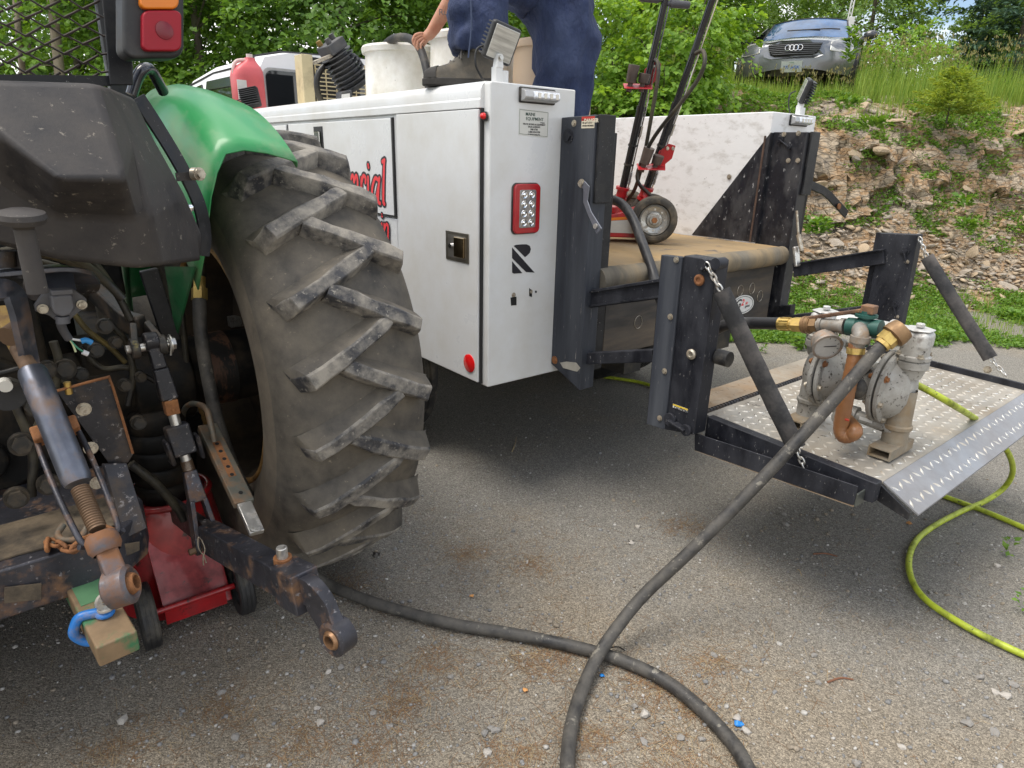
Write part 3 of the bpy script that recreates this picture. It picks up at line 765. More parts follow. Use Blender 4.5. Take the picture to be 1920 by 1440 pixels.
mb = MB(); mb.hexa([T(206, 160, v=-.60), T(250, 160, v=-.60), T(250, 160, v=-.55), T(206, 160, v=-.55), T(186, -60, v=-.60), T(243, -60, v=-.60), T(243, -60, v=-.55), T(186, -60, v=-.55)])
mb.build('guard_post', M_black, tractor, bevel=.003)
mb = MB(); mb.bar(T(-60, 150, v=-.57), T(205, 152, v=-.57), .02, .02); mb.build('guard_rail', M_black, tractor)
def rounded(x0, y0, x1, y1, rad, v, n=5, **k):
    P = []
    for cx, cy, a0 in ((x1 - rad, y0 + rad, -90), (x1 - rad, y1 - rad, 0), (x0 + rad, y1 - rad, 90), (x0 + rad, y0 + rad, 180)):
        for i in range(n + 1):
            a = math.radians(a0 + 90 * i / n); P.append((cx + rad * math.cos(a), cy + rad * math.sin(a)))
    return [T(x, y, v=v) for x, y in P]
lamp = bpy.data.objects.new('tail_lamp', None); COL.objects.link(lamp); lamp.parent = tractor
M_housing = mat('black_lamp_housing', (.02, .021, .023), .5, var=.15, bump=.08, dirt=(.09, .085, .08), dirt_amt=.2)
mb = MB(); mb.prism(rounded(230, -70, 346, 110, 24, -.74), (0, .07, 0)); mb.build('lamp_housing', M_housing, lamp, bevel=.008, seg=3)
mb = MB(); mb.prism(rounded(267, 19, 341, 96, 13, -.757), (0, .02, 0)); mb.build('red_lens', M_redlens, lamp, bevel=.004, seg=3)
mb = MB(); mb.lathe_on([(0, .017), (.002, .0165), (.003, .010), (.003, 0)], T(308, 57, v=-.757), (0, -1, 0), 20); mb.build('lens_centre', mat('dark_red_lens', (.16, .005, .015), .25), lamp, smooth=40)
mb = MB(); mb.prism(rounded(263, -58, 336, 17, 13, -.757), (0, .02, 0)); mb.build('amber_lens', M_amber, lamp, bevel=.004, seg=3)
mb = MB(); P = smooth_path([T(247, 178, v=-.42), T(256, 150, v=-.42), T(268, 131, v=-.42), T(281, 129, v=-.40), T(292, 145, v=-.38), T(306, 172, v=-.34)], 6)
mb.tube(P, .0135, 12); mb.build('grab_rail', mat('blue_black_gloss', (.02, .022, .03), .2, coat=.4), tractor, smooth=50)

# ---- knob lever
mb = MB(); p = T(45, 430, v=-1.06)
mb.lathe_on([(0, 0), (0, .012), (.006, .017), (.010, .030), (.018, .034), (.026, .032), (.030, .02), (.031, 0)], p, (0, -.15, 1), 28)
mb.cyl(p + Vector((0, 0, -.10)), p, .015, .014); mb.build('lever_knob', M_plast, tractor, smooth=40)

# ---- dark casting behind: transmission case, axle housing, covers
mb = MB()
mb.box((-.98, .05, .30), (-.42, .9, 1.22)); mb.box((-.90, -.16, .45), (-.50, .1, 1.12))
mb.cyl((-.52, 0, .775), (.2, 0, .775), .125, n=28); mb.cyl((-.3, 0, .775), (-.12, 0, .775), .15, n=28)
mb.box((-.42, -.1, .62), (-.16, .12, .93)); mb.cyl((-.70, -.20, .78), (-.70, -.1, .78), .20, n=30); mb.cyl((-.70, -.25, .70), (-.70, -.1, .70), .06, n=24)
mb.box((-1.6, .3, .25), (.2, 2.6, .5)); mb.box((-1.2, .3, 1.0), (-.2, .6, 1.25))
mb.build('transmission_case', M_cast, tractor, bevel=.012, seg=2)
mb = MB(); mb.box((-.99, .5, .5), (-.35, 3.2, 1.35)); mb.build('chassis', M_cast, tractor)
# painted brown face of the final drive
mb = MB(); mb.cyl((-.075, 0, .775), (.02, 0, .775), .128, n=32); mb.build('final_drive', mat('brown_flaking_paint', (.12, .06, .035), .5, var=.3, wear=(.012, .011, .01), wear_amt=.5, wear_scale=14, stretch=(1, 1, .16)), tractor, smooth=40)
mb = MB()
for i, (x, y) in enumerate(((157, 767), (170, 840), (182, 905))):
    mb = MB(); mb.bolt(T(x, y, v=-.53), (0, -1, 0), .0115, .012); mb.build('case_bolt', M_bolt, tractor, smooth=30)
# stay plate with bent orange edge
mb = MB(); mb.prism([T(106, 733, v=-.50), T(205, 708, v=-.50), T(215, 730, v=-.5), T(250, 852, v=-.50), T(240, 868, v=-.5), T(205, 870, v=-.50)], (0, .008, 0)); mb.build('stay_plate', M_iron, tractor, bevel=.002)
mb = MB(); mb.tube(smooth_path([T(106, 733, v=-.505), T(195, 709, v=-.505), T(206, 712, v=-.505), T(222, 760, v=-.505), T(249, 850, v=-.505)], 4), .0035, 6); mb.build('stay_plate_edge', M_rust, tractor, smooth=50)
mb = MB(); mb.prism([T(196, 870, v=-.52), T(238, 868, v=-.52), T(276, 990, v=-.62), T(235, 1010, v=-.62)], (-.006, .010, 0)); mb.build('side_plate', M_iron, tractor, bevel=.002)

# ---- hydraulic hoses and pipes
M_hyd = mat('greasy_hydraulic_hose', (.014, .013, .012), .4, var=.3, dirt=(.10, .085, .05), dirt_amt=.3)
M_pipe = mat('yellow_zinc_pipe', (.22, .17, .06), .4, .5, var=.3, dirt=(.05, .04, .03), dirt_amt=.4)
for pts, r, m_, v_ in (([(-20, 478), (60, 466), (130, 480), (190, 520), (230, 560)], .011, M_hyd, -.45), ([(-20, 488), (70, 478), (120, 488), (170, 510)], .008, M_pipe, -.40),
                       ([(0, 500), (60, 490), (110, 500)], .009, M_hyd, -.35), ([(30, 470), (90, 462), (160, 478), (215, 545), (245, 600)], .010, M_hyd, -.30),
                       ([(140, 590), (165, 620), (205, 650), (235, 680)], .008, M_pipe, -.2), ([(245, 870), (290, 905), (330, 950), (345, 975)], .013, M_hyd, -.35)):
    mb = MB(); mb.tube(smooth_path([T(x, y, v=v_) for x, y in pts], 6), r, 10); mb.build('hydraulic_hose', m_, tractor, smooth=60)
mb = MB(); mb.bar(T(278, 505, v=-.2), T(322, 640, v=-.2), .05, .02, up=(0, 1, 0)); mb.build('support_strut', M_black, tractor, bevel=.004)
mb = MB(); mb.cyl(T(40, 470, v=-.6), T(38, 520, v=-.6), .018); mb.cyl(T(5, 470, v=-.62), T(8, 500, v=-.62), .02); mb.build('valve_spool', M_iron, tractor, smooth=40)

M_grime = mat('grimy_fitting', (.022, .020, .017), .5, .2, var=.4, dirt=(.075, .056, .034), dirt_amt=.36, dirt_scale=30)
for x, y, v_, r in ((195, 610, -.30, .016), (215, 640, -.30, .013), (178, 655, -.32, .015), (232, 720, -.30, .014), (262, 705, -.28, .012), (120, 690, -.40, .020), (88, 690, -.42, .016), (150, 700, -.38, .014), (258, 790, -.33, .016), (60, 760, -.42, .018), (40, 830, -.45, .022), (90, 905, -.47, .02), (130, 870, -.46, .017), (30, 930, -.5, .02)):
    mb = MB(); p = T(x, y, v=v_); mb.cyl(p, p + Vector((0, -.018, 0)), r * 1.3, n=16); mb.cyl(p, p + Vector((0, -.034, .004)), r, n=6); mb.build('fitting', M_grime, tractor, smooth=30)
for pts, v_, r in (([(100, 640), (110, 680), (100, 740), (70, 800)], -.40, .010), ([(200, 600), (235, 640), (250, 700), (240, 760)], -.27, .009), ([(150, 650), (190, 690), (240, 690), (300, 720)], -.25, .008), ([(30, 760), (60, 840), (60, 930)], -.44, .011), ([(330, 505), (342, 600), (350, 700), (345, 770)], -.12, .010), ([(0, 700), (60, 690), (130, 720)], -.40, .007)):
    mb = MB(); mb.tube(smooth_path([T(x, y, v=v_) for x, y in pts], 6), r, 9); mb.build('hydraulic_hose', M_hyd, tractor, smooth=60)
# ---- rockshaft hanger on the left, lift arm, seven-pin socket
mb = MB(); mb.sweep_rect(smooth_path([T(-60, 520, v=-.62), T(0, 512, v=-.62), T(70, 506, v=-.62), T(120, 503, v=-.62), T(150, 512, v=-.6), T(165, 530, v=-.55)], 5), .05, .012, up=(0, 0, 1)); mb.build('hanger_strap', M_barrel, tractor, bevel=.003)
mb = MB(); mb.cyl(T(60, 540, v=-.42), T(172, 528, v=-.34), .03); mb.build('rock_shaft', M_iron, tractor, smooth=40)
mb = MB(); mb.sweep_rect(smooth_path([T(-30, 545, v=-.66), T(18, 545, v=-.66), T(34, 575, v=-.66), T(48, 640, v=-.64), T(66, 720, v=-.60)], 5), .045, .014, up=(.6, -.6, .4)); mb.build('top_link_bracket', M_barrel, tractor, bevel=.003)
mb = MB(); mb.cyl(T(14, 632, v=-.60), T(44, 612, v=-.56), .022); mb.build('top_link_pin', M_thread, tractor, smooth=40)
mb = MB(); mb.prism([T(78, 512, v=-.60), T(136, 507, v=-.60), T(144, 545, v=-.64), T(84, 550, v=-.64)], (0, .006, 0)); mb.build('socket_bracket', M_barrel, tractor, bevel=.002)
sock = bpy.data.objects.new('trailer_socket', None); COL.objects.link(sock); sock.parent = tractor
M_sock = mat('grey_black_plastic', (.095, .095, .105), .5, var=.15, dirt=(.11, .10, .09), dirt_amt=.3)
mb = MB(); mb.prism([T(x, y, v=-.66) for x, y in ((86, 542), (135, 540), (163, 560), (163, 574), (140, 592), (128, 604), (108, 604), (92, 592), (66, 584), (64, 572))], (0, .012, 0)); mb.build('socket_flange', M_sock, sock, bevel=.003)
mb = MB(); mb.prism([T(x, y, v=-.69) for x, y in ((95, 555), (136, 552), (141, 576), (134, 590), (118, 595), (103, 590), (97, 576))], (0, .04, 0)); mb.build('socket_lid', M_sock, sock, bevel=.005)
mb = MB(); mb.bar(T(95, 549, v=-.68), T(137, 546, v=-.68), .012, .016, up=(0, 1, 0)); mb.build('lid_hinge', M_sock, sock, bevel=.003)
for x, y in ((80, 579), (153, 571)):
    mb = MB(); mb.bolt(T(x, y, v=-.662), (0, -1, 0), .0072, .01); mb.build('socket_screw', M_bolt, sock, smooth=30)
mb = MB(); mb.cyl(T(117, 593, v=-.675), T(119, 606, v=-.675), .013); mb.tube(smooth_path([T(113, 603, v=-.66), T(118, 618, v=-.64), T(128, 634, v=-.62)], 6), .009, 10)
mb.build('socket_cable', M_sock, sock, smooth=60)
for c, pts, r in (((.7, .7, .7), [(128, 634), (142, 637), (158, 639)], .0028), ((.55, .6, .35), [(128, 634), (136, 645), (142, 660)], .0022), ((.05, .25, .15), [(130, 636), (145, 652), (158, 660)], .0022), ((.7, .7, .72), [(155, 660), (165, 664)], .006), ((.03, .25, .6), [(152, 640), (162, 638), (172, 643)], .0065)):
    mb = MB(); mb.tube(smooth_path([T(x, y, v=-.60) for x, y in pts], 4), r, 8); mb.build('wire', mat('wire_%02d%02d' % (int(c[0] * 99), int(c[2] * 99)), c, .4), sock, smooth=60)
# lift arm
p0, p1 = T(165, 535, v=-.06), T(268, 612, v=-.30)
mb = MB(); pts = smooth_path([p0, T(205, 572, v=-.16), T(238, 602, v=-.25), p1], 5)
wid = [.075 - .03 * math.sin(PI * .5 * i / (len(pts) - 1) * 1.2) for i in range(len(pts))]
mb.sweep_rect(pts, [.036] * len(pts), .062, up=(0, -.3, 1)); mb.cyl(p0 + Vector((-.03, 0, 0)), p0 + Vector((.03, 0, 0)), .045)
mb.build('lift_arm', M_armiron, tractor, bevel=.008, seg=3)
# forked end
f0 = T(262, 612, v=-.31)
for dx in (-.034, .034):
    mb = MB(); a = f0 + Vector((dx * .5, 0, 0)); b = T(278, 650, v=-.36) + Vector((dx, 0, 0))
    mb.bar(a, b, .018, .05, up=(0, -.5, .5)); mb.cyl(b + Vector((-.011, 0, 0)), b + Vector((.011, 0, 0)), .029, n=20); mb.build('arm_fork', M_armiron, tractor, bevel=.004)
mb = MB(); b = T(278, 650, v=-.36); mb.cyl(b + Vector((-.055, 0, 0)), b + Vector((.06, 0, 0)), .012); mb.bolt(b + Vector((.055, 0, 0)), (1, 0, 0), .018, .014); mb.tube([b + Vector((.05, -.01, .02)), b + Vector((.055, -.02, 0)), b + Vector((.05, -.015, -.03))], .003, 6)
mb.build('arm_pin', M_steel, tractor, smooth=40)
# lift rod : head, crank box, threaded rod, lower fork
LRv = [(283, 640, -.36), (300, 690, -.37), (317, 748, -.38), (327, 790, -.39), (342, 835, -.40), (354, 880, -.42), (374, 955, -.46), (388, 1012, -.50)]
Lp = [T(x, y, v=v) for x, y, v in LRv]
rod = bpy.data.objects.new('lift_rod', None); COL.objects.link(rod); rod.parent = tractor
mb = MB(); mb.bar(Lp[0] + Vector((0, 0, .02)), Lp[1], .032, .03, up=(0, 1, 0), w1=.036, h1=.034); mb.bar(Lp[1], Lp[2], .040, .036, up=(0, 1, 0), w1=.046, h1=.04); mb.cyl(Lp[0] + Vector((-.018, 0, 0)), Lp[0] + Vector((.018, 0, 0)), .026, n=20)
mb.build('rod_head', M_iron, rod, bevel=.005, seg=2)
mb = MB(); mb.bar(Lp[2] + Vector((0, -.004, 0)), (Lp[2] * .35 + Lp[3] * .65), .036, .035, up=(0, 1, 0)); mb.bolt((Lp[2] * .6 + Lp[3] * .4) + Vector((0, -.02, 0)), (0, -1, 0), .006, .006, False); mb.build('rod_collar', M_rust, rod, bevel=.003)
mb = MB(); mb.cyl(Lp[2], Lp[5], .0145, n=20); mb.build('rod_screw', M_steel, rod, smooth=40)
mb = MB()
ax_ = (Lp[4] - Lp[3]).normalized(); tcen = Lp[4] + ax_ * -.012
for k in range(14):
    c_ = Lp[4] * .15 + Lp[5] * .85 + ax_ * (-.018 + .0035 * k * .7); mb.cyl(c_, c_ + ax_ * .0014, .0168, n=20)
mb.build('rod_thread', M_thread, rod, smooth=30)
mb = MB(); mb.bar(Lp[3] * .4 + Lp[4] * .6 + ax_ * -.035, Lp[4] * .65 + Lp[5] * .35, .064, .05, up=(0, 1, 0)); mb.bar(Lp[4] + Vector((-.045, -.01, .03)), Lp[4] + Vector((-.035, -.015, -.045)), .012, .05, up=(0, 1, 0)); mb.bar(Lp[4] + Vector((.038, -.01, .03)), Lp[4] + Vector((.045, -.01, -.045)), .012, .05, up=(0, 1, 0))
mb.build('adjuster_block', M_iron, rod, bevel=.006, seg=2)
mb = MB(); mb.bar(Lp[5] + ax_ * .004, Lp[6] * .8 + Lp[5] * .2, .036, .034, up=(0, 1, 0), w1=.05, h1=.042); mb.build('rod_neck', M_ironrust, rod, bevel=.004)
for dx in (-.030, .030):
    mb = MB(); mb.bar(Lp[6] * .75 + Lp[5] * .25 + Vector((dx * .6, 0, 0)), Lp[7] + Vector((dx, 0, -.01)), .014, .05, up=(0, 1, 0)); mb.cyl(Lp[7] + Vector((dx - .007, 0, -.012)), Lp[7] + Vector((dx + .007, 0, -.012)), .026, n=18); mb.build('rod_fork', M_ironrust, rod, bevel=.003)
mb = MB(); p = Lp[7] + Vector((-.055, -.012, -.015)); mb.cyl(p, p + Vector((.11, 0, 0)), .010); mb.build('fork_pin', M_thread, rod, smooth=40)
mb = MB(); q0 = T(378, 1012, v=-.56); mb.tube(smooth_path([q0, q0 + Vector((.004, -.004, -.03)), q0 + Vector((-.004, -.004, -.055)), q0 + Vector((-.006, -.004, -.08))], 4), .0018, 6); mb.tube(smooth_path([q0, q0 + Vector((-.008, -.002, .012)), q0 + Vector((-.012, -.004, -.02)), q0 + Vector((-.002, -.004, -.05)), q0 + Vector((.002, -.004, -.075))], 4), .0018, 6)
mb.build('hairpin', M_bolt, rod, smooth=60)

# ---- lower link with telescoping ball end
link = bpy.data.objects.new('lower_link', None); COL.objects.link(link); link.parent = tractor
l0, l1 = T(258, 905, u=-.285), T(405, 1015, u=-.235)
l2 = T(575, 1108, u=-.175); l3 = T(634, 1192, u=-.150)
mb = MB(); mb.bar(l0, l1, .022, .085, w1=.026, h1=.09); mb.build('link_bar', M_iron, link, bevel=.003)
mb = MB(); mb.bar(l1 + (l0 - l1) * .06, l2, .056, .088, w1=.058, h1=.082); mb.build('link_body', M_ironrust, link, bevel=.005)
e = (l2 - l1).normalized(); ex, ey, _ = basis(e)
mb = MB(); mb.bar(l2 - e * .10, l2 + e * .004, .072, .10); mb.build('link_collar', M_ironrust, link, bevel=.004)
mb = MB(); pp = [l2 - e * .02, l2 + e * .035 + Vector((0, 0, .008)), l2 * .35 + l3 * .65 + Vector((0, 0, .012)), l3]
pts = smooth_path(pp, 5); mb.sweep_rect(pts, [.032] * len(pts), .066)
mb.build('ball_arm', M_ironrust, link, bevel=.007, seg=3)
axl = Vector((-.93, -.28, .05)).normalized()
mb = MB(); mb.lathe_on([(-.022, .024), (-.025, .034), (-.02, .042), (.02, .042), (.025, .034), (.022, .024), (-.022, .024)], l3, axl, 32); mb.build('ball_eye', M_ironrust, link, smooth=40)
mb = MB(); mb.lathe_on([(-.028, .0145), (-.028, .019), (-.018, .027), (.018, .027), (.028, .019), (.028, .0145), (-.028, .0145)], l3, axl, 28); mb.build('ball', mat('worn_rust_ball', (.30, .17, .09), .4, .5, var=.3), link, smooth=40)
mb = MB(); p = T(530, 1047, u=-.185); p.z += .0; mb.cyl(p - Vector((0, 0, .02)), p + Vector((0, 0, .004)), .022, n=20); mb.build('pin_washer', M_rust, link, smooth=40)
mb = MB(); mb.cyl(p, p + Vector((0, 0, .032)), .0135, n=20); mb.build('link_pin', M_steel, link, bevel=.003)
# stabiliser: slotted grey telescopic channel
st0, st1, st2 = T(388, 800, u=-.15), T(458, 945, u=-.16), T(482, 1000, u=-.165)
mb = MB(); mb.bar(st0, st1, .056, .024, up=(.05, -.8, .6)); mb.build('stabiliser_tube', M_olive, link, bevel=.004)
mb = MB(); mb.bar(st1 + (st0 - st1) * .05, st2, .040, .016, up=(.05, -.8, .6)); mb.build('stabiliser_slider', M_steel, link, bevel=.003)
nrm = basis(st1 - st0, Vector((.05, -.8, .6)))[1]
mb = MB()
for k in range(5): c_ = st0.lerp(st1, .28 + .10 * k); mb.cyl(c_ + nrm * .0122, c_ + nrm * .0135, .006, n=12)
c_ = st0.lerp(st1, .90); mb.cyl(c_ + nrm * .0122, c_ + nrm * .0135, .006, n=12)
mb.build('stabiliser_holes', M_dark, link)
mb = MB()
c_ = st0.lerp(st1, .46)
mb.bar(st0.lerp(st1, .25) + nrm * .0125, st0.lerp(st1, .70) + nrm * .0125, .022, .0012, up=tuple(nrm)); mb.build('rust_strip', M_rust, link)
mb = MB(); mb.bolt(st2 + nrm * .01 + (st1 - st2) * .12, nrm, .012, .010); mb.build('slider_bolt', M_steel, link, smooth=30)
mb = MB(); mb.tube(smooth_path([T(342, 800, u=-.17), T(345, 770, u=-.17), T(360, 757, u=-.17), T(385, 765, u=-.16), T(395, 795, u=-.16), T(402, 828, u=-.16)], 6), .009, 8); mb.build('stabiliser_clevis', M_olive, link, smooth=60)

# ---- top link: hook end, thread, barrel, handle, thread, ball end
M_shank = mat('bare_rusting_steel', (.10, .098, .11), .42, .45, var=.35, dirt=(.19, .085, .038), dirt_amt=.45, dirt_scale=15, sharp=.1, bump=.3)
tl = bpy.data.objects.new('top_link', None); COL.objects.link(tl); tl.parent = tractor
def TL(x, y, s): return T(x, y, u=-.585 + .05 * s)
a0, a1, a2, a3, a4, a5, a6 = TL(4, 598, 0), TL(34, 655, .1), TL(62, 700, .2), TL(104, 806, .45), TL(150, 915, .65), TL(183, 992, .8), TL(226, 1100, 1)
mb = MB(); mb.bar(a0, a1, .05, .032, up=(1, 0, 0), w1=.030, h1=.028); mb.cyl(a0 + Vector((-.018, 0, 0)), a0 + Vector((.018, 0, 0)), .034, n=20); mb.build('top_hook', M_yellowrust, tl, bevel=.006, seg=2)
ax2 = (a6 - a0).normalized()
def screw(p, q, r, pitch, name, m_):
    mb = MB(); L = (q - p).length; d = (q - p).normalized(); mb.cyl(p, q, r * .86, n=20); n = int(L / pitch)
    for k in range(n): c = p + d * (k * pitch); mb.lathe_on([(0, r * .86), (pitch * .35, r), (pitch * .55, r), (pitch * .9, r * .86)], c, d, 18)
    return mb.build(name, m_, tl, smooth=30)
screw(a1, a2, .0165, .0055, 'upper_thread', M_thread)
mb = MB(); d = (a4 - a2).normalized(); L = (a4 - a2).length
mb.lathe_on([(0, 0), (0, .023), (.01, .0265), (L * .45, .0265), (L - .01, .0265), (L, .023), (L, 0)], a2 - d * .01, d, 28); mb.build('barrel', M_barrel, tl, smooth=40)
screw(a4, a5, .0170, .0055, 'lower_thread', M_thread)
mb = MB()
x_, y_, _ = basis(d, Vector((0, 1, 0)))
pv = a3 + y_ * -.0
for sgn in (-1, 1):
    o_ = x_ * sgn * .037
    mb.tube(smooth_path([a3 + o_ * .8 - d * .01, a3 + o_ + d * .03, a4 + o_ * 1.02, a5 + o_ * .9, a5 + o_ * .75 + d * .02], 5), .0058, 8)
mb.tube(smooth_path([a5 + x_ * -.038 + d * .02, a5 + d * .03 + y_ * .03, a5 + x_ * .038 + d * .02], 5), .0058, 8)
mb.build('turning_handle', M_ironrust, tl, smooth=60)
mb = MB(); mb.bar(a3 - d * .014, a3 + d * .018, .082, .045, up=tuple(y_)); mb.build('handle_clip', M_rust, tl, bevel=.005)
mb = MB(); mb.lathe_on([(0, .024), (.01, .03), (.03, .03), (.04, .024)], a5 + d * .01, d, 20); mb.bar(a5 + d * .02, a6 - d * .02, .036, .036, up=(1, 0, 0), w1=.05, h1=.038); mb.build('lower_shank', M_shank, tl, bevel=.006, seg=2)
axb = Vector((.86, -.45, .25)).normalized()
mb = MB(); mb.lathe_on([(-.020, .022), (-.024, .030), (-.018, .038), (.018, .038), (.024, .030), (.020, .022), (-.020, .022)], a6, axb, 32); mb.build('lower_eye', M_shank, tl, smooth=40)
mb = MB(); mb.lathe_on([(-.030, .013), (-.030, .017), (-.016, .024), (.016, .024), (.030, .017), (.030, .013), (-.030, .013)], a6, axb, 28); mb.build('lower_ball', M_rust, tl, smooth=40)

# ---- drawbar carrier with mud on top, drawbar, socket heads
fr0 = [T(-80, 1010, v=-.62), T(0, 1010, v=-.60), T(190, 990, v=-.60), T(262, 950, v=-.52)]
zt = .60
mb = MB()
poly = [T(-120, 1065, v=-.66), T(40, 1063, v=-.66), T(160, 1036, v=-.66), T(225, 1012, v=-.64), T(268, 985, v=-.58), T(272, 965, v=-.5)]
poly = [Vector((p.x, p.y, zt)) for p in poly] + [Vector((-.42, -.2, zt)), Vector((-.95, -.2, zt))]
mb.prism([p - Vector((0, 0, .125)) for p in poly], (0, 0, .125)); mb.build('drawbar_carrier', M_ironrust, tractor, bevel=.006, seg=2)
mb = MB(); top = [Vector((p.x, p.y, 0)) + Vector((.0, .035 + .01 * math.sin(i * 2.), 0)) if i < 5 else Vector((-.44 if i < 7 else -.9, -.44, 0)) for i, p in enumerate(poly)]
mb.prism([Vector((p.x, p.y, zt + .0005)) for p in top], (0, 0, .006)); mb.build('mud_cake', M_dirt, tractor, bevel=.003)
for x0, y0, x1, y1, v_ in ((8, 1102, 78, 1132, -.667), (222, 1022, 262, 1050, -.632)):
    mb = MB(); mb.prism([T(x0, y0, v=v_), T(x1, y0 - 8 if x0 < 100 else y0 - 6, v=v_), T(x1, y1 - 8 if x0 < 100 else y1 - 18, v=v_), T(x0, y1, v=v_)], (0, .004, 0)); mb.build('carrier_pocket', M_dirt, tractor, bevel=.001)
db = bpy.data.objects.new('drawbar', None); COL.objects.link(db); db.parent = tractor
M_dbpaint = mat('chipped_drawbar_paint', (.20, .135, .075), .6, var=.3, dirt=(.05, .17, .075), dirt_amt=.42, dirt_scale=12, sharp=.05, bump=.2)
d0, d1 = Vector((-.572, -.50, .478)), Vector((-.545, -.90, .455))
mb = MB(); mb.bar(d0, d1, .082, .055); mb.build('drawbar_bar', M_dbpaint, db, bevel=.005)
mb = MB(); mb.bar(d0.lerp(d1, .28) + Vector((0, 0, .0282)), d0.lerp(d1, .60) + Vector((0, 0, .0282)), .060, .001); mb.build('green_patch', mat('green_grey_paint', (.085, .20, .10), .5, var=.15), db)
# ---- lower lateral casting left edge + small white cap
mb = MB(); p = T(8, 718, v=-.6); mb.cyl(p, p + Vector((.0, -.03, 0)), .013); mb.build('grease_cap', mat('white_cap', (.6, .58, .52), .5), tractor, smooth=40)
mb = MB(); p = T(12, 735, v=-.57); mb.cyl(p, p + Vector((0, -.03, 0)), .035); mb.build('rubber_boot', M_rubber, tractor, smooth=40)
mb = MB(); p = T(127, 724, v=-.5); mb.cyl(p + Vector((0, 0, -.02)), p + Vector((0, 0, .01)), .008); mb.build('brass_plug', mat('brass', (.55, .38, .12), .35, .8), tractor, smooth=40)
# front axle and front tyres far ahead, below the truck line of sight
for sx in (-.95, .1):
    mb = MB(); mb.lathe([(0, .30), (-.03, .36), (-.03, .46), (.02, .52), (.26, .52), (.31, .46), (.31, .36), (.28, .30), (.14, .28), (0, .30)], 40, Matrix.Translation((sx - .14, 2.35, .52)))
    mb.build('front_tyre', M_tyre, tractor, smooth=40)
# unseen roof on roll bar posts, added to shade the hitch and ground
mb = MB(); mb.box((-1.32, -.15, 2.45), (-.22, 1.2, 2.53)); mb.build('added_shade_roof', M_black, tractor, bevel=.02)
for x in (-1.30, T(218, 70, v=.05).x):
    mb = MB(); mb.bar((x, .09, 1.4), (x, .05, 2.46), .045, .07); mb.build('roll_bar_post', M_black, tractor, bevel=.006)
mb = MB(); mb.box((-.85, .25, 1.2), (-.42, .7, 1.32)); mb.box((-.85, .22, 1.3), (-.42, .30, 1.62)); mb.build('seat', M_plast, tractor, bevel=.03, seg=3)
# left rear wheel, mirrored
lw = rep(wheel, parent=tractor); lw.location = (-1.12, 0, WZ); lw.scale = (-1, 1, 1)

# ---- blue bow shackle through the drawbar
M_blue = mat('blue_enamel', (.02, .17, .52), .35, var=.15, dirt=(.28, .22, .17), dirt_amt=.25, dirt_scale=30)
sh = thing('shackle', 'blue bow shackle with bare steel pin bolted through the drawbar end', 'shackle', frame='tractor')
c = d1.lerp(d0, .24)
mb = MB(); L = c + Vector((0, 0, .043)); B_ = c + Vector((0, 0, -.043))
mb.tube(smooth_path([L + Vector((.01, 0, 0)), L + Vector((-.025, .012, .003)), L + Vector((-.055, .020, .0)), c + Vector((-.070, .022, .020)), c + Vector((-.076, .022, 0)), c + Vector((-.070, .022, -.020)), B_ + Vector((-.045, .016, 0)), B_], 7), .0140, 14); mb.ball(L + Vector((.004, 0, 0)), (.027, .028, .014)); mb.ball(B_, (.026, .026, .014))
mb.build('bow', M_blue, sh, smooth=60)
mb = MB(); mb.cyl(B_ + Vector((.008, -.006, -.01)), L + Vector((.008, -.006, .016)), .0135, n=20); mb.lathe_on([(0, .02), (.004, .023), (.01, .022), (.012, .016), (.014, 0)], L + Vector((.008, -.006, .012)), (0, 0, 1), 20)
p = L + Vector((.008, -.006, .026)); mb.lathe_on([(-.005, .009), (-.005, .025), (.005, .025), (.005, .009), (-.005, .009)], p + Vector((0, 0, .014)), (.4, -.9, .1), 20)
mb.build('shackle_pin', M_steel, sh, smooth=40)
sh_k = .80
for o_ in sh.children: o_.data.transform(Matrix.Translation(c) @ Matrix.Scale(sh_k, 4) @ Matrix.Translation(-c) )

# ---- rusty chain lying on the carrier
chain = thing('chain', 'short rusty chain heaped on the muddy drawbar carrier', 'chain', frame='tractor')
cpts = smooth_path([T(88, 1028, z=.618), T(95, 1006, z=.622), T(112, 1022, z=.617), T(130, 1030, z=.616), T(150, 1028, z=.624), T(160, 1008, z=.630), T(178, 1004, z=.63), T(190, 988, z=.635), T(212, 998, z=.625)], 10)
seglen = .026; acc = 0; last = cpts[0]; nodes_ = [last]
for p in cpts[1:]:
    if (p - last).length >= seglen: nodes_.append(p); last = p
for i, (a, b) in enumerate(zip(nodes_, nodes_[1:])):
    d = (b - a).normalized(); x, y, _ = basis(d); w = (x if i % 2 else y) * .0095; ctr = (a + b) / 2; h = d * .012
    mb = MB(); ring = []
    for k in range(12):
        t = 2 * PI * k / 12; ring.append(ctr + w * math.cos(t) + d * (.011 * math.sin(t) + (.009 if math.sin(t) > 0 else -.009)))
    mb.tube(ring, .0046, 7, closed=True); mb.build('chain_link', M_rust, chain, smooth=70)
mb = MB(); mb.tube(smooth_path([T(118, 985, z=.64), T(108, 1002, z=.632), T(120, 1012, z=.626), T(150, 1008, z=.63), T(165, 985, z=.645)], 5), .008, 8); mb.build('grab_hook', M_olive, chain, smooth=60)

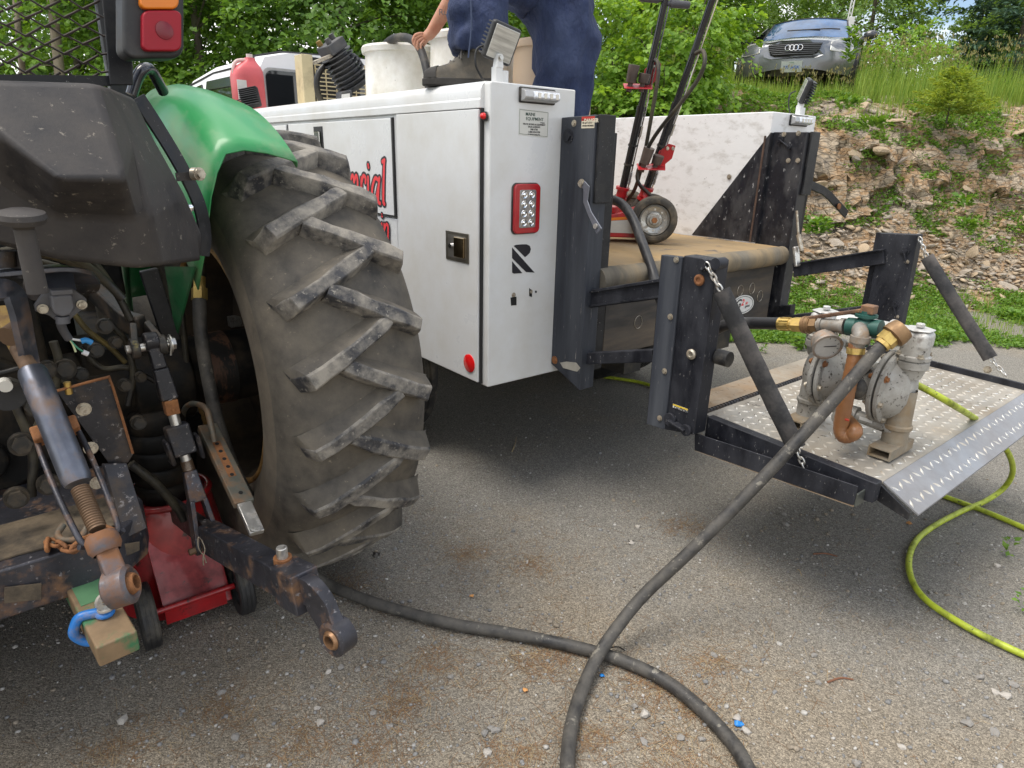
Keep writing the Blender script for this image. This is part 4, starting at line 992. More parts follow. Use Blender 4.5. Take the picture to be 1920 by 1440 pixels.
# ---- red air lift jack on wheels under the axle
jk = thing('air_jack', 'red wheeled air jack with black ribbed lifting cylinder under the tractor', 'jack', frame='tractor')
M_redj = mat('dark_red_jack_paint', (.34, .010, .014), .30, var=.2, dirt=(.10, .012, .014), dirt_amt=.3, dirt_scale=6, wear=(.03, .012, .01), wear_amt=.22, wear_scale=11, coat=.3)
ja, jb_ = T(285, 1205, z=0), T(457, 1142, z=0)
dirj = (jb_ - ja).normalized(); perp = Vector((-dirj.y, dirj.x, 0))
jc = ja.lerp(jb_, .5) + perp * .26; jc.z = 0
mb = MB(); 
ring = []
for rr, z in ((.205, .03), (.20, .055), (.16, .22), (.14, .36), (.13, .385), (0, .385)): ring.append((z, rr))
mb.lathe_on([(.012, 0), (.012, .205)] + ring, jc, (0, 0, 1), 40); mb.build('jack_dome', M_redj, jk, smooth=30)
apr = [ja + dirj * .05 + perp * .00, jb_ - dirj * .03 + perp * .00, jb_ + perp * .22 - dirj * .0, ja + perp * .22 + dirj * .0]
mb = MB(); z0, z1 = .05, .40
fa = [Vector((p.x, p.y, z)) for p, z in ((apr[0], .055), (apr[1], .055), (apr[2] - dirj * .04, .42), (apr[3] + dirj * .04, .42))]
mb.prism(fa, perp * .01 + Vector((0, 0, -.006))); mb.build('jack_apron', M_redj, jk, bevel=.003)
mb = MB(); mb.cyl(ja + Vector((0, 0, .105)) + dirj * .02, jb_ + Vector((0, 0, .105)) - dirj * .02, .010, n=14); mb.bar(ja + dirj * .05 + Vector((0, 0, .075)), jb_ - dirj * .05 + Vector((0, 0, .075)), .012, .05); mb.build('jack_axle', M_redj, jk, smooth=40)
for nm, p, sg in (('a', ja, -1), ('b', jb_, 1)):
    w = bpy.data.objects.new('jack_wheel', None); COL.objects.link(w); w.parent = jk
    cc = p + Vector((0, 0, .105)) + dirj * (.0 if sg < 0 else 0)
    mb = MB(); mb.lathe_on([(-.018, .070), (-.024, .078), (-.024, .098), (-.018, .105), (-.010, .105), (-.009, .1035), (-.006, .1035), (-.005, .105), (.005, .105), (.006, .1035), (.009, .1035), (.010, .105), (.018, .105), (.024, .098), (.024, .078), (.018, .070), (-.018, .070)], cc, dirj, 40); mb.build('jack_tyre', M_rubber, w, smooth=40)
    mb = MB(); mb.lathe_on([(.012, .072), (.006, .062), (.004, .03), (.016, .022), (.016, 0)], cc, -dirj, 32); mb.lathe_on([(.012, .072), (.006, .062), (.004, .03), (.016, .022), (.016, 0)], cc, dirj, 32); mb.build('jack_rim', mat('grey_rim_plastic', (.03, .032, .035), .35, dirt=(.3, .3, .3), dirt_amt=.15), w, smooth=40)
mb = MB(); pr = [(0, .0), (0, .085)]
for k in range(5): z = .01 + .062 * k; pr += [(z, .088), (z + .02, .092), (z + .045, .092), (z + .055, .088), (z + .058, .084)]
pr += [(.33, .08), (.34, 0)]
mb.lathe_on(pr, jc + perp * -.02 + Vector((0, 0, .38)), (0, 0, 1), 32); mb.build('lifting_cylinder', M_cast, jk, smooth=40)
mb = MB(); mb.tube([jc + perp * -.02 + Vector((math.cos(a) * .13, math.sin(a) * .13, .395)) for a in np.linspace(0, 2 * PI, 28, endpoint=False)], .012, 8, closed=True); mb.build('jack_ring', M_redj, jk, smooth=60)
# ================================================================ SERVICE TRUCK (frame: right, forward, up; origin below rear left corner)
truck = thing('service_truck', 'white service truck with side compartments and red lettering, seen from behind', 'truck', frame='truck')
ZB, ZT, UB, UF0, UF1, VL = .578, 1.762, .437, 1.905, 2.366, 3.0
M_seal = mat('black_door_seal', (.012, .012, .013), .5)
M_under = mat('dark_underbody', (.02, .019, .018), .7, var=.3, dirt=(.10, .085, .06), dirt_amt=.3)
def rbox_profile(u0, u1, z0, z1, r, n=5):
    """cross-section with the top outer edge rolled over"""
    P = [(u0, z0), (u1, z0), (u1, z1)]
    for i in range(n + 1):
        a = math.radians(90 + 90 * i / n); P.append((u0 + r + r * math.cos(a), z1 - r + r * math.sin(a)))
    return P
def flat_extr(poly_uz, v0, v1, name, m_, parent, bevel=.0, **k):
    mb = MB(); mb.prism([Vector((u, v0, z)) for u, z in poly_uz], (0, v1 - v0, 0)); return mb.build(name, m_, parent, bevel=bevel, **k)
# near box : shell with doors standing proud of it
near = bpy.data.objects.new('near_side_box', None); COL.objects.link(near); near.parent = truck
mb = MB(); mb.prism([Vector((u, 0, z)) for u, z in rbox_profile(.006, UB, ZB, ZT, .012)], (0, VL, 0)); mb.build('box_shell', M_white, near, bevel=.006, seg=3)
# top rail with its stepped roll
rp = [(-.014, ZT - .092), (-.014, ZT - .062), (-.010, ZT - .058), (-.010, ZT - .030), (-.004, ZT - .012), (.012, ZT + .002), (.06, ZT + .004), (.06, ZT - .01), (.008, ZT - .01), (.008, ZT - .092)]
mb = MB(); mb.prism([Vector((u, .038, z)) for u, z in rp], (0, VL - .04, 0)); mb.build('top_rail', M_white, near, bevel=.003)
# rear door and the forward doors
def door(v0, v1, z0, z1, name='compartment_door', proud=.014):
    d = bpy.data.objects.new(name, None); COL.objects.link(d); d.parent = truck
    mb = MB(); mb.box((-proud, v0, z0), (.004, v1, z1)); mb.build('door_panel', M_white, d, bevel=.004, seg=2)
    mb = MB(); mb.box((-.005, v0 - .011, z0 - .004), (.0055, v0 + .02, z1 + .003)); mb.build('door_seal', M_seal, d)
    return d
d1_ = door(.047, .668, ZB + .012, 1.668)
d2_ = door(.700, 1.95, 1.228, 1.655)
d3_ = door(.700, 1.95, ZB + .012, 1.216, proud=.010)
d4_ = door(1.985, 2.93, ZB + .5, 1.652)
mb = MB(); mb.box((-.006, .668, ZB + .01), (.005, .70, 1.67)); mb.build('pillar_strip', M_white, truck)
mb = MB(); mb.box((-.0165, .6995, 1.226), (-.002, .712, 1.657)); mb.build('door_edge_seal', M_seal, d2_)
mb = MB(); mb.box((-.0165, .712, 1.2235), (-.004, 1.95, 1.2265)); mb.build('door_drip_seal', M_seal, d2_)
mb = MB(); mb.box((-.004, .08, ZB + .004), (.005, 2.9, ZB + .010)); mb.build('sill_gap', M_seal, truck)
def latch(d, v0, v1, z0, z1, proud, dark=False):
    m_ = M_steel if not dark else M_chrome
    l = bpy.data.objects.new('paddle_latch', None); COL.objects.link(l); l.parent = truck
    P = -proud
    mb = MB(); mb.box((P - .004, v0, z0), (P + .001, v1, z1)); mb.build('latch_plate', mat('latch_plate_steel', (.30, .28, .24), .28, .9, var=.2) if not dark else M_seal, l, bevel=.003)
    w, h = v1 - v0, z1 - z0
    mb = MB(); mb.box((P - .0045, v0 + w * .12, z0 + h * .12), (P - .0035, v1 - w * .12, z1 - h * .12)); mb.build('latch_cup', M_dark if dark else mat('latch_cup_steel', (.42, .40, .37), .3, .9, var=.25), l)
    if dark:
        mb = MB(); mb.box((P - .012, v0 + w * .2, z0 + h * .48), (P - .004, v1 - w * .2, z1 - h * .16)); mb.build('paddle', mat('green_black_paddle', (.02, .035, .02), .25, var=.5, var_scale=90), l, bevel=.002)
        mb = MB()
        mb.tube([Vector((P - .012, a, b)) for a, b in ((v0 + w * .2, z0 + h * .46), (v1 - w * .2, z0 + h * .46), (v1 - w * .2, z1 - h * .15), (v0 + w * .2, z1 - h * .15))], .0028, 6, closed=True); mb.build('paddle_rim', M_chrome, l)
        mb = MB(); p = Vector((P - .004, (v0 + v1) / 2, z0 + h * .25)); mb.cyl(p, p + Vector((-.006, 0, 0)), .013, n=20); mb.build('key_lock', M_chrome, l, smooth=30)
    else:
        mb = MB(); mb.box((P - .014, v0 + w * .14, z0 + h * .16), (P - .004, v0 + w * .56, z1 - h * .16)); mb.build('paddle', mat('brown_mirror_steel', (.34, .27, .17), .12, 1.0, var=.3, var_scale=12), l, bevel=.003)
        mb = MB(); p = Vector((P - .004, v0 + w * .74, (z0 + z1) / 2)); mb.cyl(p, p + Vector((-.008, 0, 0)), .011, n=20); mb.build('key_lock', M_chrome, l, smooth=30)
latch(d1_, .106, .274, 1.085, 1.206, .014)
latch(d2_, 1.46, 1.575, 1.44, 1.635, .014, True)
mb = MB(); mb.lathe_on([(0, .040), (.003, .040), (.005, .037), (.005, 0)], (-.014, .105, .662), (-1, 0, 0), 32); mb.build('reflector', M_redrefl, truck, smooth=40)
mb = MB(); mb.lathe_on([(0, .017), (.006, .017), (.008, .0)], (.0, .020, 1.642), (-1, 0, 0), 24); mb.build('marker_grommet', M_rubber, truck, smooth=40)
mb = MB(); mb.lathe_on([(0, .012), (.010, .0105), (.015, .006), (.016, 0)], (-.007, .020, 1.642), (-1, 0, 0), 20); mb.build('marker_light', M_redrefl, truck, smooth=50)

# ---- lettering: built-in font, slanted, red with a heavy black outline
def text_mesh(body, size, m_, name, parent, M, offset=0.0, shear=0.0, ext=.0004, align='LEFT', space=1.0, res=3):
    cu = bpy.data.curves.new(name, 'FONT'); cu.body = body; cu.size = size; cu.shear = shear; cu.offset = offset; cu.extrude = ext
    cu.align_x = align; cu.resolution_u = res; cu.space_character = space
    o = bpy.data.objects.new(name, cu); COL.objects.link(o)
    dg = bpy.context.evaluated_depsgraph_get(); dg.update()
    me = bpy.data.meshes.new_from_object(o.evaluated_get(dg)); bpy.data.objects.remove(o); bpy.data.curves.remove(cu)
    me.transform(M); me.materials.clear(); me.materials.append(m_)
    q = bpy.data.objects.new(name, me); COL.objects.link(q); q.parent = parent; return q
def side_M(v, z, proud): # text reading from front to rear on the left side: x axis of text runs towards the rear
    return Matrix(((0, 0, -1, -proud), (-1, 0, 0, v), (0, 1, 0, z), (0, 0, 0, 1)))
def rear_M(u, z, v=-.001):
    return Matrix(((1, 0, 0, u), (0, 0, -1, v), (0, 1, 0, z), (0, 0, 0, 1)))
M_ink = mat('black_lettering', (.012, .011, .016), .4, var=0); M_inkred = mat('red_lettering', (.80, .035, .045), .4, var=.04)
M_inkgreen = mat('dark_green_print', (.02, .06, .045), .5, var=0)
# brush script drawn as strokes: each stroke is a ribbon along a path, black underlay wider than red
def brush(strokes, v_right, z_base, s, name):
    for w, m_, pr, nm in ((.175, M_ink, .0150, 'letter_outline'), (.082, M_inkred, .0156, 'letter_face')):
        mb = MB()
        for k, st in enumerate(strokes):
            pts = smooth_path([Vector((0, -x * 1.25, y)) for x, y in st], 6) if len(st) > 2 else [Vector((0, -x * 1.25, y)) for x, y in st]
            N = len(pts)
            pr2 = pr + k * .00002
            L, R_ = [], []
            for i, p in enumerate(pts):
                d = pts[min(i + 1, N - 1)] - pts[max(i - 1, 0)]; d = d.normalized() if d.length else Vector((0, 0, 1))
                nrm = Vector((0, -d.z, d.y)); t = i / (N - 1); ww = w * (1.0 - .22 * abs(t - .5))
                L.append(p + nrm * ww); R_.append(p - nrm * ww)
            for p, d0_ in ((pts[0], pts[0] - pts[1]), (pts[-1], pts[-1] - pts[-2])):
                pass
            def tf(p): return Vector((-pr2, v_right + p.y * s, z_base + p.z * s))
            rows = [[tf(a), tf(b)] for a, b in zip(L, R_)]; mb.grid(rows)
            for p in (pts[0], pts[-1]):
                c = tf(p); ww = w * .89 * s; n0 = len(mb.v)
                ring = [c + Vector((-.00001, math.cos(a) * ww, math.sin(a) * ww)) for a in np.linspace(0, 2 * PI, 14, endpoint=False)]
                mb.add(ring, [tuple(range(14))])
        mb.build(nm, m_, truck, fix=False)
# 'rial' and, below, 'ring'. x grows towards the reader's right
LZ1, LZ2 = K(716, 384, u=0).z + .008, K(716, 452, u=0).z
ri = lambda x0: [[(x0 + .05, .52), (x0 + .12, .95), (x0 + .02, .05)], [(x0 + .10, .72), (x0 + .24, .98), (x0 + .40, .92), (x0 + .38, .74)]]
ii = lambda x0: [[(x0 + .10, .95), (x0 + .06, .5), (x0 + .03, .08), (x0 + .14, .02)], [(x0 + .14, 1.42), (x0 + .16, 1.34)]]
aa = lambda x0: [[(x0 + .50, .88), (x0 + .28, .92), (x0 + .06, .50), (x0 + .10, .08), (x0 + .28, .12), (x0 + .48, .60)], [(x0 + .58, .95), (x0 + .48, .5), (x0 + .44, .08), (x0 + .56, .0)]]
ll = lambda x0: [[(x0 + .08, 1.56), (x0 + .22, 1.62)], [(x0 + .20, 1.60), (x0 + .10, .8), (x0 + .04, .10), (x0 + .10, .0)]]
mm = lambda x0: [[(x0, .95), (x0 - .04, .05)], [(x0, .7), (x0 + .18, .97), (x0 + .28, .8), (x0 + .22, .05)], [(x0 + .28, .7), (x0 + .46, .97), (x0 + .55, .8), (x0 + .50, .05)]]
nn_ = lambda x0: [[(x0 + .04, .95), (x0, .05)], [(x0 + .04, .66), (x0 + .2, .95), (x0 + .36, .88), (x0 + .32, .3), (x0 + .34, .02)]]
brush(mm(-1.02) + ri(-.28) + ii(.20) + aa(.48) + ll(1.22), 1.005, LZ1, .122, 'lettering')
brush(ri(-.34) + ii(.18) + nn_(.46), .872, LZ2, .092, 'lettering')

# ---- rear face of the near box
mb = MB(); mb.prism([Vector((.143, -.0005, 1.583)), Vector((.293, -.0005, 1.577)), Vector((.293, -.0005, 1.672)), Vector((.143, -.0005, 1.677))], (0, -.0008, 0))
mb.build('dealer_sticker', mat('silver_sticker', (.62, .62, .58), .4, var=.03), truck)
mb = MB(); mb.tube([Vector((u, -.0016, z)) for u, z in ((.146, 1.587), (.290, 1.581), (.290, 1.669), (.146, 1.673))], .0007, 4, closed=True); mb.build('sticker_border', M_inkgreen, truck)
for tx, sz, u, z, al in (('MAINE', .0165, .200, 1.653, 'CENTER'), ('EQUIPMENT', .0165, .222, 1.637, 'CENTER'), ('Company', .006, .262, 1.629, 'CENTER'), ('TRUCK BODIES & EQUIPMENT', .0085, .220, 1.620, 'CENTER'), ('SALES & SERVICE', .0085, .220, 1.611, 'CENTER'), ('848-5738', .0095, .220, 1.6015, 'CENTER'), ('1-800-244-5738', .0095, .220, 1.592, 'CENTER'), ('21 Odlin Rd., Bangor, Me.', .006, .220, 1.5845, 'CENTER')):
    text_mesh(tx, sz, M_inkgreen if sz > .01 else M_ink, 'sticker_print', truck, rear_M(u, z, -.0018) , align=al, offset=.0001)
def strobe(u0, z0, parent, w=.182, h=.056):
    s_ = bpy.data.objects.new('strobe_light', None); COL.objects.link(s_); s_.parent = parent
    mb = MB(); mb.box((u0, -.010, z0), (u0 + w, 0.0, z0 + h)); mb.build('strobe_gasket', M_rubber, s_, bevel=.008)
    mb = MB(); mb.prism([Vector((u0 + .006, y, z)) for y, z in ((-.006, z0 + .004), (-.034, z0 + .010), (-.040, z0 + .02), (-.034, z0 + h - .014), (-.006, z0 + h - .004))], (w - .012, 0, 0)); mb.build('strobe_body', mat('silver_plastic', (.45, .45, .45), .3, .4, var=.1), s_, bevel=.004)
    mb = MB(); mb.prism([Vector((u0 + .045, y, z)) for y, z in ((-.02, z0 + .012), (-.040, z0 + .012), (-.046, z0 + .02), (-.040, z0 + h - .014), (-.02, z0 + h - .014))], (w - .05, 0, 0)); mb.build('strobe_lens', mat('clear_lens', (.72, .75, .80), .12, .2, var=.3, var_scale=70, coat=.6), s_, bevel=.004)
    for k in range(4):
        mb = MB(); mb.box((u0 + .062 + k * .03, -.0468, z0 + .016), (u0 + .076 + k * .03, -.044, z0 + h - .020)); mb.build('strobe_led', mat('pale_led', (.55, .52, .46), .15, .3), s_, bevel=.001)
strobe(.138, 1.697, truck)
# tail light
tlz0, tlz1, tu0, tu1 = 1.210, 1.402, .118, .252
tlt = bpy.data.objects.new('tail_light', None); COL.objects.link(tlt); tlt.parent = truck
def rrect(u0, u1, z0, z1, r, v, n=5):
    P = []
    for cu_, cz, a0 in ((u1 - r, z0 + r, -90), (u1 - r, z1 - r, 0), (u0 + r, z1 - r, 90), (u0 + r, z0 + r, 180)):
        for i in range(n + 1):
            a = math.radians(a0 + 90 * i / n); P.append(Vector((cu_ + r * math.cos(a), v, cz + r * math.sin(a))))
    return P
mb = MB(); mb.prism(rrect(tu0 - .004, tu1 + .004, tlz0 - .004, tlz1 + .004, .022, 0), (0, -.006, 0)); mb.build('light_gasket', M_rubber, tlt, bevel=.002)
mb = MB(); mb.prism(rrect(tu0, tu1, tlz0, tlz1, .020, -.004), (0, -.014, 0)); mb.build('red_surround', mat('red_light_plastic', (.38, .008, .014), .25, coat=.4), tlt, bevel=.004)
mb = MB(); mb.prism(rrect(tu0 + .024, tu1 - .024, tlz0 + .022, tlz1 - .022, .008, -.012), (0, -.0075, 0)); mb.build('led_panel', mat('grey_led_lens', (.30, .29, .29), .15, .5, var=.35, var_scale=120, coat=.5), tlt, bevel=.002)
for r_ in range(4):
    for c_ in range(2):
        mb = MB(); mb.lathe_on([(0, .015), (.002, .013), (.001, .008), (.004, .006), (.005, 0)], (tu0 + .048 + c_ * .038, -.0195, tlz0 + .042 + r_ * .036), (0, -1, 0), 16); mb.build('led', M_chrome, tlt, smooth=40)
# the maker's R emblem in three black bars
def poly_rear(pts, name, m_, v=-.0006, h=.0012, parent=truck, **k):
    mb = MB(); mb.prism([Vector((u, v, z)) for u, z in pts], (0, -h, 0)); return mb.build(name, m_, parent, **k)
def Kp(*px): return [(lambda q: (q.x, q.z))(K(x, y, v=0)) for x, y in px]
arc = [(979, 458), (987, 458), (993, 461), (995, 467), (993, 474), (988, 479)]
em = bpy.data.objects.new('letter_emblem', None); COL.objects.link(em); em.parent = truck
poly_rear(Kp((963, 461), (967, 459), *arc, (984, 482)), 'emblem_bar', M_ink, parent=em)
poly_rear(Kp((960, 464), (1002, 511), (986, 510), (960, 484)), 'emblem_bar', M_ink, parent=em)
poly_rear(Kp((960, 490), (979, 512), (963, 513), (960, 511)), 'emblem_bar', M_ink, parent=em)
for px, py in ((963, 553), (995, 547)):
    mb = MB(); q = K(px, py, v=0); mb.bolt(q, (0, -1, 0), .007, .006); mb.build('rivet', M_bolt, truck, smooth=30)
poly_rear(Kp((957, 558), (968, 556), (968, 572), (958, 573)), 'open_hole', M_dark); poly_rear(Kp((1003, 545), (1006, 545), (1006, 549), (1003, 549)), 'open_hole', M_dark)
poly_rear(Kp((992, 540), (997, 545), (997, 557), (992, 555)), 'open_hole', M_dark)

# ---- far box
farb = bpy.data.objects.new('far_side_box', None); COL.objects.link(farb); farb.parent = truck
mb = MB(); mb.box((UF0, 0, ZB), (UF1, VL, ZT)); mb.build('box_shell', M_whitewall, farb, bevel=.006, seg=2)
mb = MB(); mb.prism([Vector((UF0 - .0025, v, z)) for v, z in ((-.002, 1.655), (-.002, 1.07), (.435, 1.07))], (.002, 0, 0)); mb.build('black_corner', M_blackbox, farb)
mb = MB(); mb.tube([Vector((UF0 - .004, .030, 1.07)), Vector((UF0 - .004, .028, 1.35)), Vector((UF0 - .004, .026, 1.64))], .006, 6); mb.build('weld_bead', mat('brown_weld', (.085, .05, .035), .7, var=.4), farb)
mb = MB(); mb.box((UF0 + .001, -.005, 1.0), (1.932, -.001, 1.656)); mb.build('corner_cover', M_blackbox, farb)
mb = MB(); mb.bolt((UF0 - .003, .22, 1.42), (-1, 0, 0), .010, .006); mb.build('panel_bolt', M_bolt, farb, smooth=30)
strobe(2.075, 1.70, farb, .19, .058)
# ---- bed
mb = MB(); mb.box((UB + .002, 0, .98), (UF0 - .003, VL - .02, 1.062)); mb.box((UB + .01, .05, .62), (UF0 - .01, VL - .1, .80)); mb.build('bed', M_under, truck)
M_mat = mat('dusty_bed_mat', (.20, .165, .115), .9, var=.25, var_scale=5, dirt=(.42, .27, .11), dirt_amt=.45, dirt_scale=2.2, sharp=.25, wear=(.10, .09, .08), wear_amt=.25, wear_scale=9, bump=.5, bump_scale=50, stretch=(1, .5, 1))
M_matroll = mat('worn_rolled_mat', (.13, .115, .09), .9, var=.35, var_scale=9, dirt=(.28, .21, .12), dirt_amt=.35, dirt_scale=5, bump=.7, bump_scale=30, stretch=(1, .3, .3))
mb = MB(); rows = []
for i in range(40):
    v = -.17 + 1.9 * i / 39
    rows.append([Vector((UB + .004 + (UF0 - UB - .010) * k / 30, v, 1.066 + .006 * MN.noise(Vector((k * .35, v * 4, 1))))) for k in range(31)])
mb.grid(rows); mb.build('bed_mat', M_mat, truck, smooth=60)
mb = MB(); rows = []
for k in range(41):
    u = UB + .012 + (UF0 - UB - .018) * k / 40; row = []
    for i in range(11):
        a = math.radians(90 - 190 * i / 10); rr = .052 + .004 * MN.noise(Vector((u * 9, a * 1.5, 0)))
        row.append(Vector((u, -.17 - rr * math.cos(a) * 1.0, 1.018 + rr * math.sin(a) * .98)))
    row.append(Vector((u, -.15, .955))); rows.append(row)
mb.grid(rows); mb.add(rows[0], [tuple(range(len(rows[0])))]); mb.build('rolled_mat_edge', M_matroll, truck, smooth=60)
mb = MB(); mb.box((UB + .09, -.160, .66), (UF0 - .03, -.15, .985)); mb.build('tail_panel', mat('scuffed_grey_steel', (.05, .047, .046), .5, .4, var=.3, dirt=(.14, .11, .08), dirt_amt=.4, dirt_scale=5, stretch=(.3, 1, 1.6)), truck, bevel=.004)
for px, py in ((1197, 604), (1388, 545), (1410, 541), (1425, 555)):
    q = K(px, py, v=-.162); mb = MB(); mb.tube([q + Vector((math.cos(a) * .026, 0, math.sin(a) * .03)) for a in np.linspace(0, 2 * PI, 18, endpoint=False)], .0014, 4, closed=True); mb.build('panel_ring', M_bolt, truck)
q = K(1393, 571, v=-.163)
mb = MB(); mb.prism([q + Vector((math.cos(a) * .105, 0, math.sin(a) * .052 - math.cos(a) * .006)) for a in np.linspace(0, 2 * PI, 28, endpoint=False)], (0, -.001, 0)); mb.build('oval_decal', mat('white_decal', (.72, .72, .70), .4, var=.02), truck)
mb = MB(); mb.tube([q + Vector((math.cos(a) * .094, -.0015, math.sin(a) * .044 - math.cos(a) * .005)) for a in np.linspace(0, 2 * PI, 28, endpoint=False)], .0014, 4, closed=True); mb.build('oval_ring', M_ink, truck)
text_mesh('G', .068, M_ink, 'decal_print', truck, rear_M(q.x - .075, q.z - .014, q.y - .0018), shear=.25, offset=.0012)
text_mesh('2', .048, M_inkred, 'decal_print', truck, rear_M(q.x - .020, q.z - .004, q.y - .002), shear=.25, offset=.001)
for k, tx in enumerate(('lift', 'gates')): text_mesh(tx, .022, M_inkred if k == 0 else M_ink, 'decal_print', truck, rear_M(q.x + .020, q.z - .003 - .015 * k, q.y - .0018), shear=.2)
# ---- chassis, wheels
mb = MB(); mb.box((.75, -.1, .52), (.87, 5.5, .70)); mb.box((1.5, -.1, .52), (1.62, 5.5, .70)); mb.cyl((.2, 1.08, .40), (2.1, 1.08, .40), .07, n=16); mb.ball((1.183, 1.08, .40), .16); mb.box((.1, .55, .60), (2.25, 1.5, .66))
mb.build('chassis_frame', M_under, truck)
def truck_wheel(u, v, name='wheel'):
    w = bpy.data.objects.new(name, None); COL.objects.link(w); w.parent = truck; w.location = (u, v, .395)
    mb = MB(); P = [(-.09, .22), (-.112, .26), (-.115, .32), (-.10, .37), (-.085, .388)]
    for x in (-.06, -.02, .02, .06): P += [(x - .015, .395), (x + .010, .395), (x + .012, .385), (x + .018, .385)]
    P += [(.085, .388), (.10, .37), (.115, .32), (.112, .26), (.09, .22)]
    mb.lathe(P, 48); mb.build('wheel_tyre', M_rubber, w, smooth=35)
    mb = MB(); mb.lathe([(-.09, .225), (-.06, .21), (.02, .19), (.05, .12), (.02, .08), (.02, 0)], 32); mb.lathe([(.09, .225), (.02, .21), (-.02, .19)], 32); mb.build('wheel_rim', M_steel, w, smooth=40)
    return w
w0 = truck_wheel(.11, 1.08)
for u, v in ((1.74, 1.08), (2.02, 1.08), (.20, 4.7), (2.14, 4.7)):
    w = rep(w0, parent=truck); w.location = (u, v, .395)
# ---- cab
M_cab = mat('cab_white', (.82, .83, .84), .45, var=.02)
cab = bpy.data.objects.new('cab', None); COL.objects.link(cab); cab.parent = truck
CU = 1.183
# side outline (v, z, half width)
secs = [(3.15, [(1.0, .78), (.99, 1.5), (.955, 1.86), (.93, 2.04), (.87, 2.15), (.68, 2.195), (0, 2.215)]),
        (3.3, [(1.01, .78), (1.0, 1.5), (.965, 1.86), (.94, 2.05), (.88, 2.165), (.68, 2.21), (0, 2.23)]),
        (4.3, [(1.01, .78), (1.0, 1.5), (.965, 1.86), (.94, 2.06), (.88, 2.17), (.68, 2.21), (0, 2.23)]),
        (5.15, [(1.01, .78), (1.0, 1.5), (.955, 1.86), (.925, 2.02), (.86, 2.12), (.66, 2.17), (0, 2.19)]),
        (5.6, [(1.01, .78), (1.0, 1.5), (.94, 1.78), (.90, 1.90), (.82, 1.98), (.62, 2.03), (0, 2.05)]),
        (6.25, [(1.01, .78), (.99, 1.42), (.90, 1.46), (.84, 1.48), (.76, 1.50), (.58, 1.52), (0, 1.53)]),
        (7.3, [(.98, .78), (.95, 1.30), (.84, 1.36), (.78, 1.38), (.72, 1.40), (.56, 1.41), (0, 1.42)])]
rows = []
for v, P in secs:
    rows.append([Vector((CU - h, v, z)) for h, z in P] + [Vector((CU + h, v, z)) for h, z in reversed(P[:-1])])
mb = MB(); mb.grid(rows); n = len(rows[0]); mb.add(rows[0], [tuple(range(n))]); mb.add(rows[-1], [tuple(range(n))])
mb.build('cab_shell', M_cab, cab, smooth=40, weld=True)
def cab_side(pts, off, name, m_):
    """patch on the left cab flank, pts as (v, z)"""
    def uu(v, z):
        h = .965 + .035 * (1.86 - z) / .36 if z < 1.86 else .965 - (z - 1.86) * .13
        return CU - h - off
    mb = MB(); mb.prism([Vector((uu(v, z), v, z)) for v, z in pts], (.012, 0, 0)); return mb.build(name, m_, cab, bevel=.004)
def cabpx(pts, u=.27): return [(lambda q: (q.y, q.z))(K(x, y, u=u)) for x, y in pts]
cab_side([(3.62, 1.60), (3.62, 2.01), (3.70, 2.05), (4.35, 2.055), (4.40, 1.60)], .010, 'rear_side_window', M_glass)
cab_side([(4.55, 1.60), (4.55, 2.05), (5.10, 2.02), (5.45, 1.90), (5.7, 1.60)], .010, 'front_side_window', M_glass)
cab_side([(3.64, 1.98), (3.70, 2.055), (4.35, 2.06), (4.37, 1.99)], .022, 'rain_guard', mat('smoked_guard', (.02, .022, .022), .12))
mb = MB(); mb.tube([Vector((CU - .968, 3.33, 1.9)), Vector((CU - .943, 3.33, 2.06)), Vector((CU - .88, 3.33, 2.17)), Vector((CU - .68, 3.33, 2.217)), Vector((0 + CU, 3.33, 2.236))], .012, 6); mb.build('roof_seam', M_seal, cab)
mb = MB(); mb.tube([Vector((CU - .91, 3.36, 2.12)), Vector((CU - .91, 4.3, 2.125)), Vector((CU - .895, 5.15, 2.08)), Vector((CU - .865, 5.6, 1.945))], .007, 6); mb.build('drip_rail', M_seal, cab)
mb = MB(); mb.prism(rrect(CU - .90, CU + .90, 1.62, 2.085, .06, 3.146), (0, -.008, 0)); mb.build('window_frame', mat('grey_window_trim', (.35, .35, .34), .4), cab, bevel=.003)
mb = MB(); mb.prism(rrect(CU - .88, CU + .88, 1.64, 2.065, .05, 3.138), (0, -.006, 0)); mb.build('rear_window', M_glass, cab)

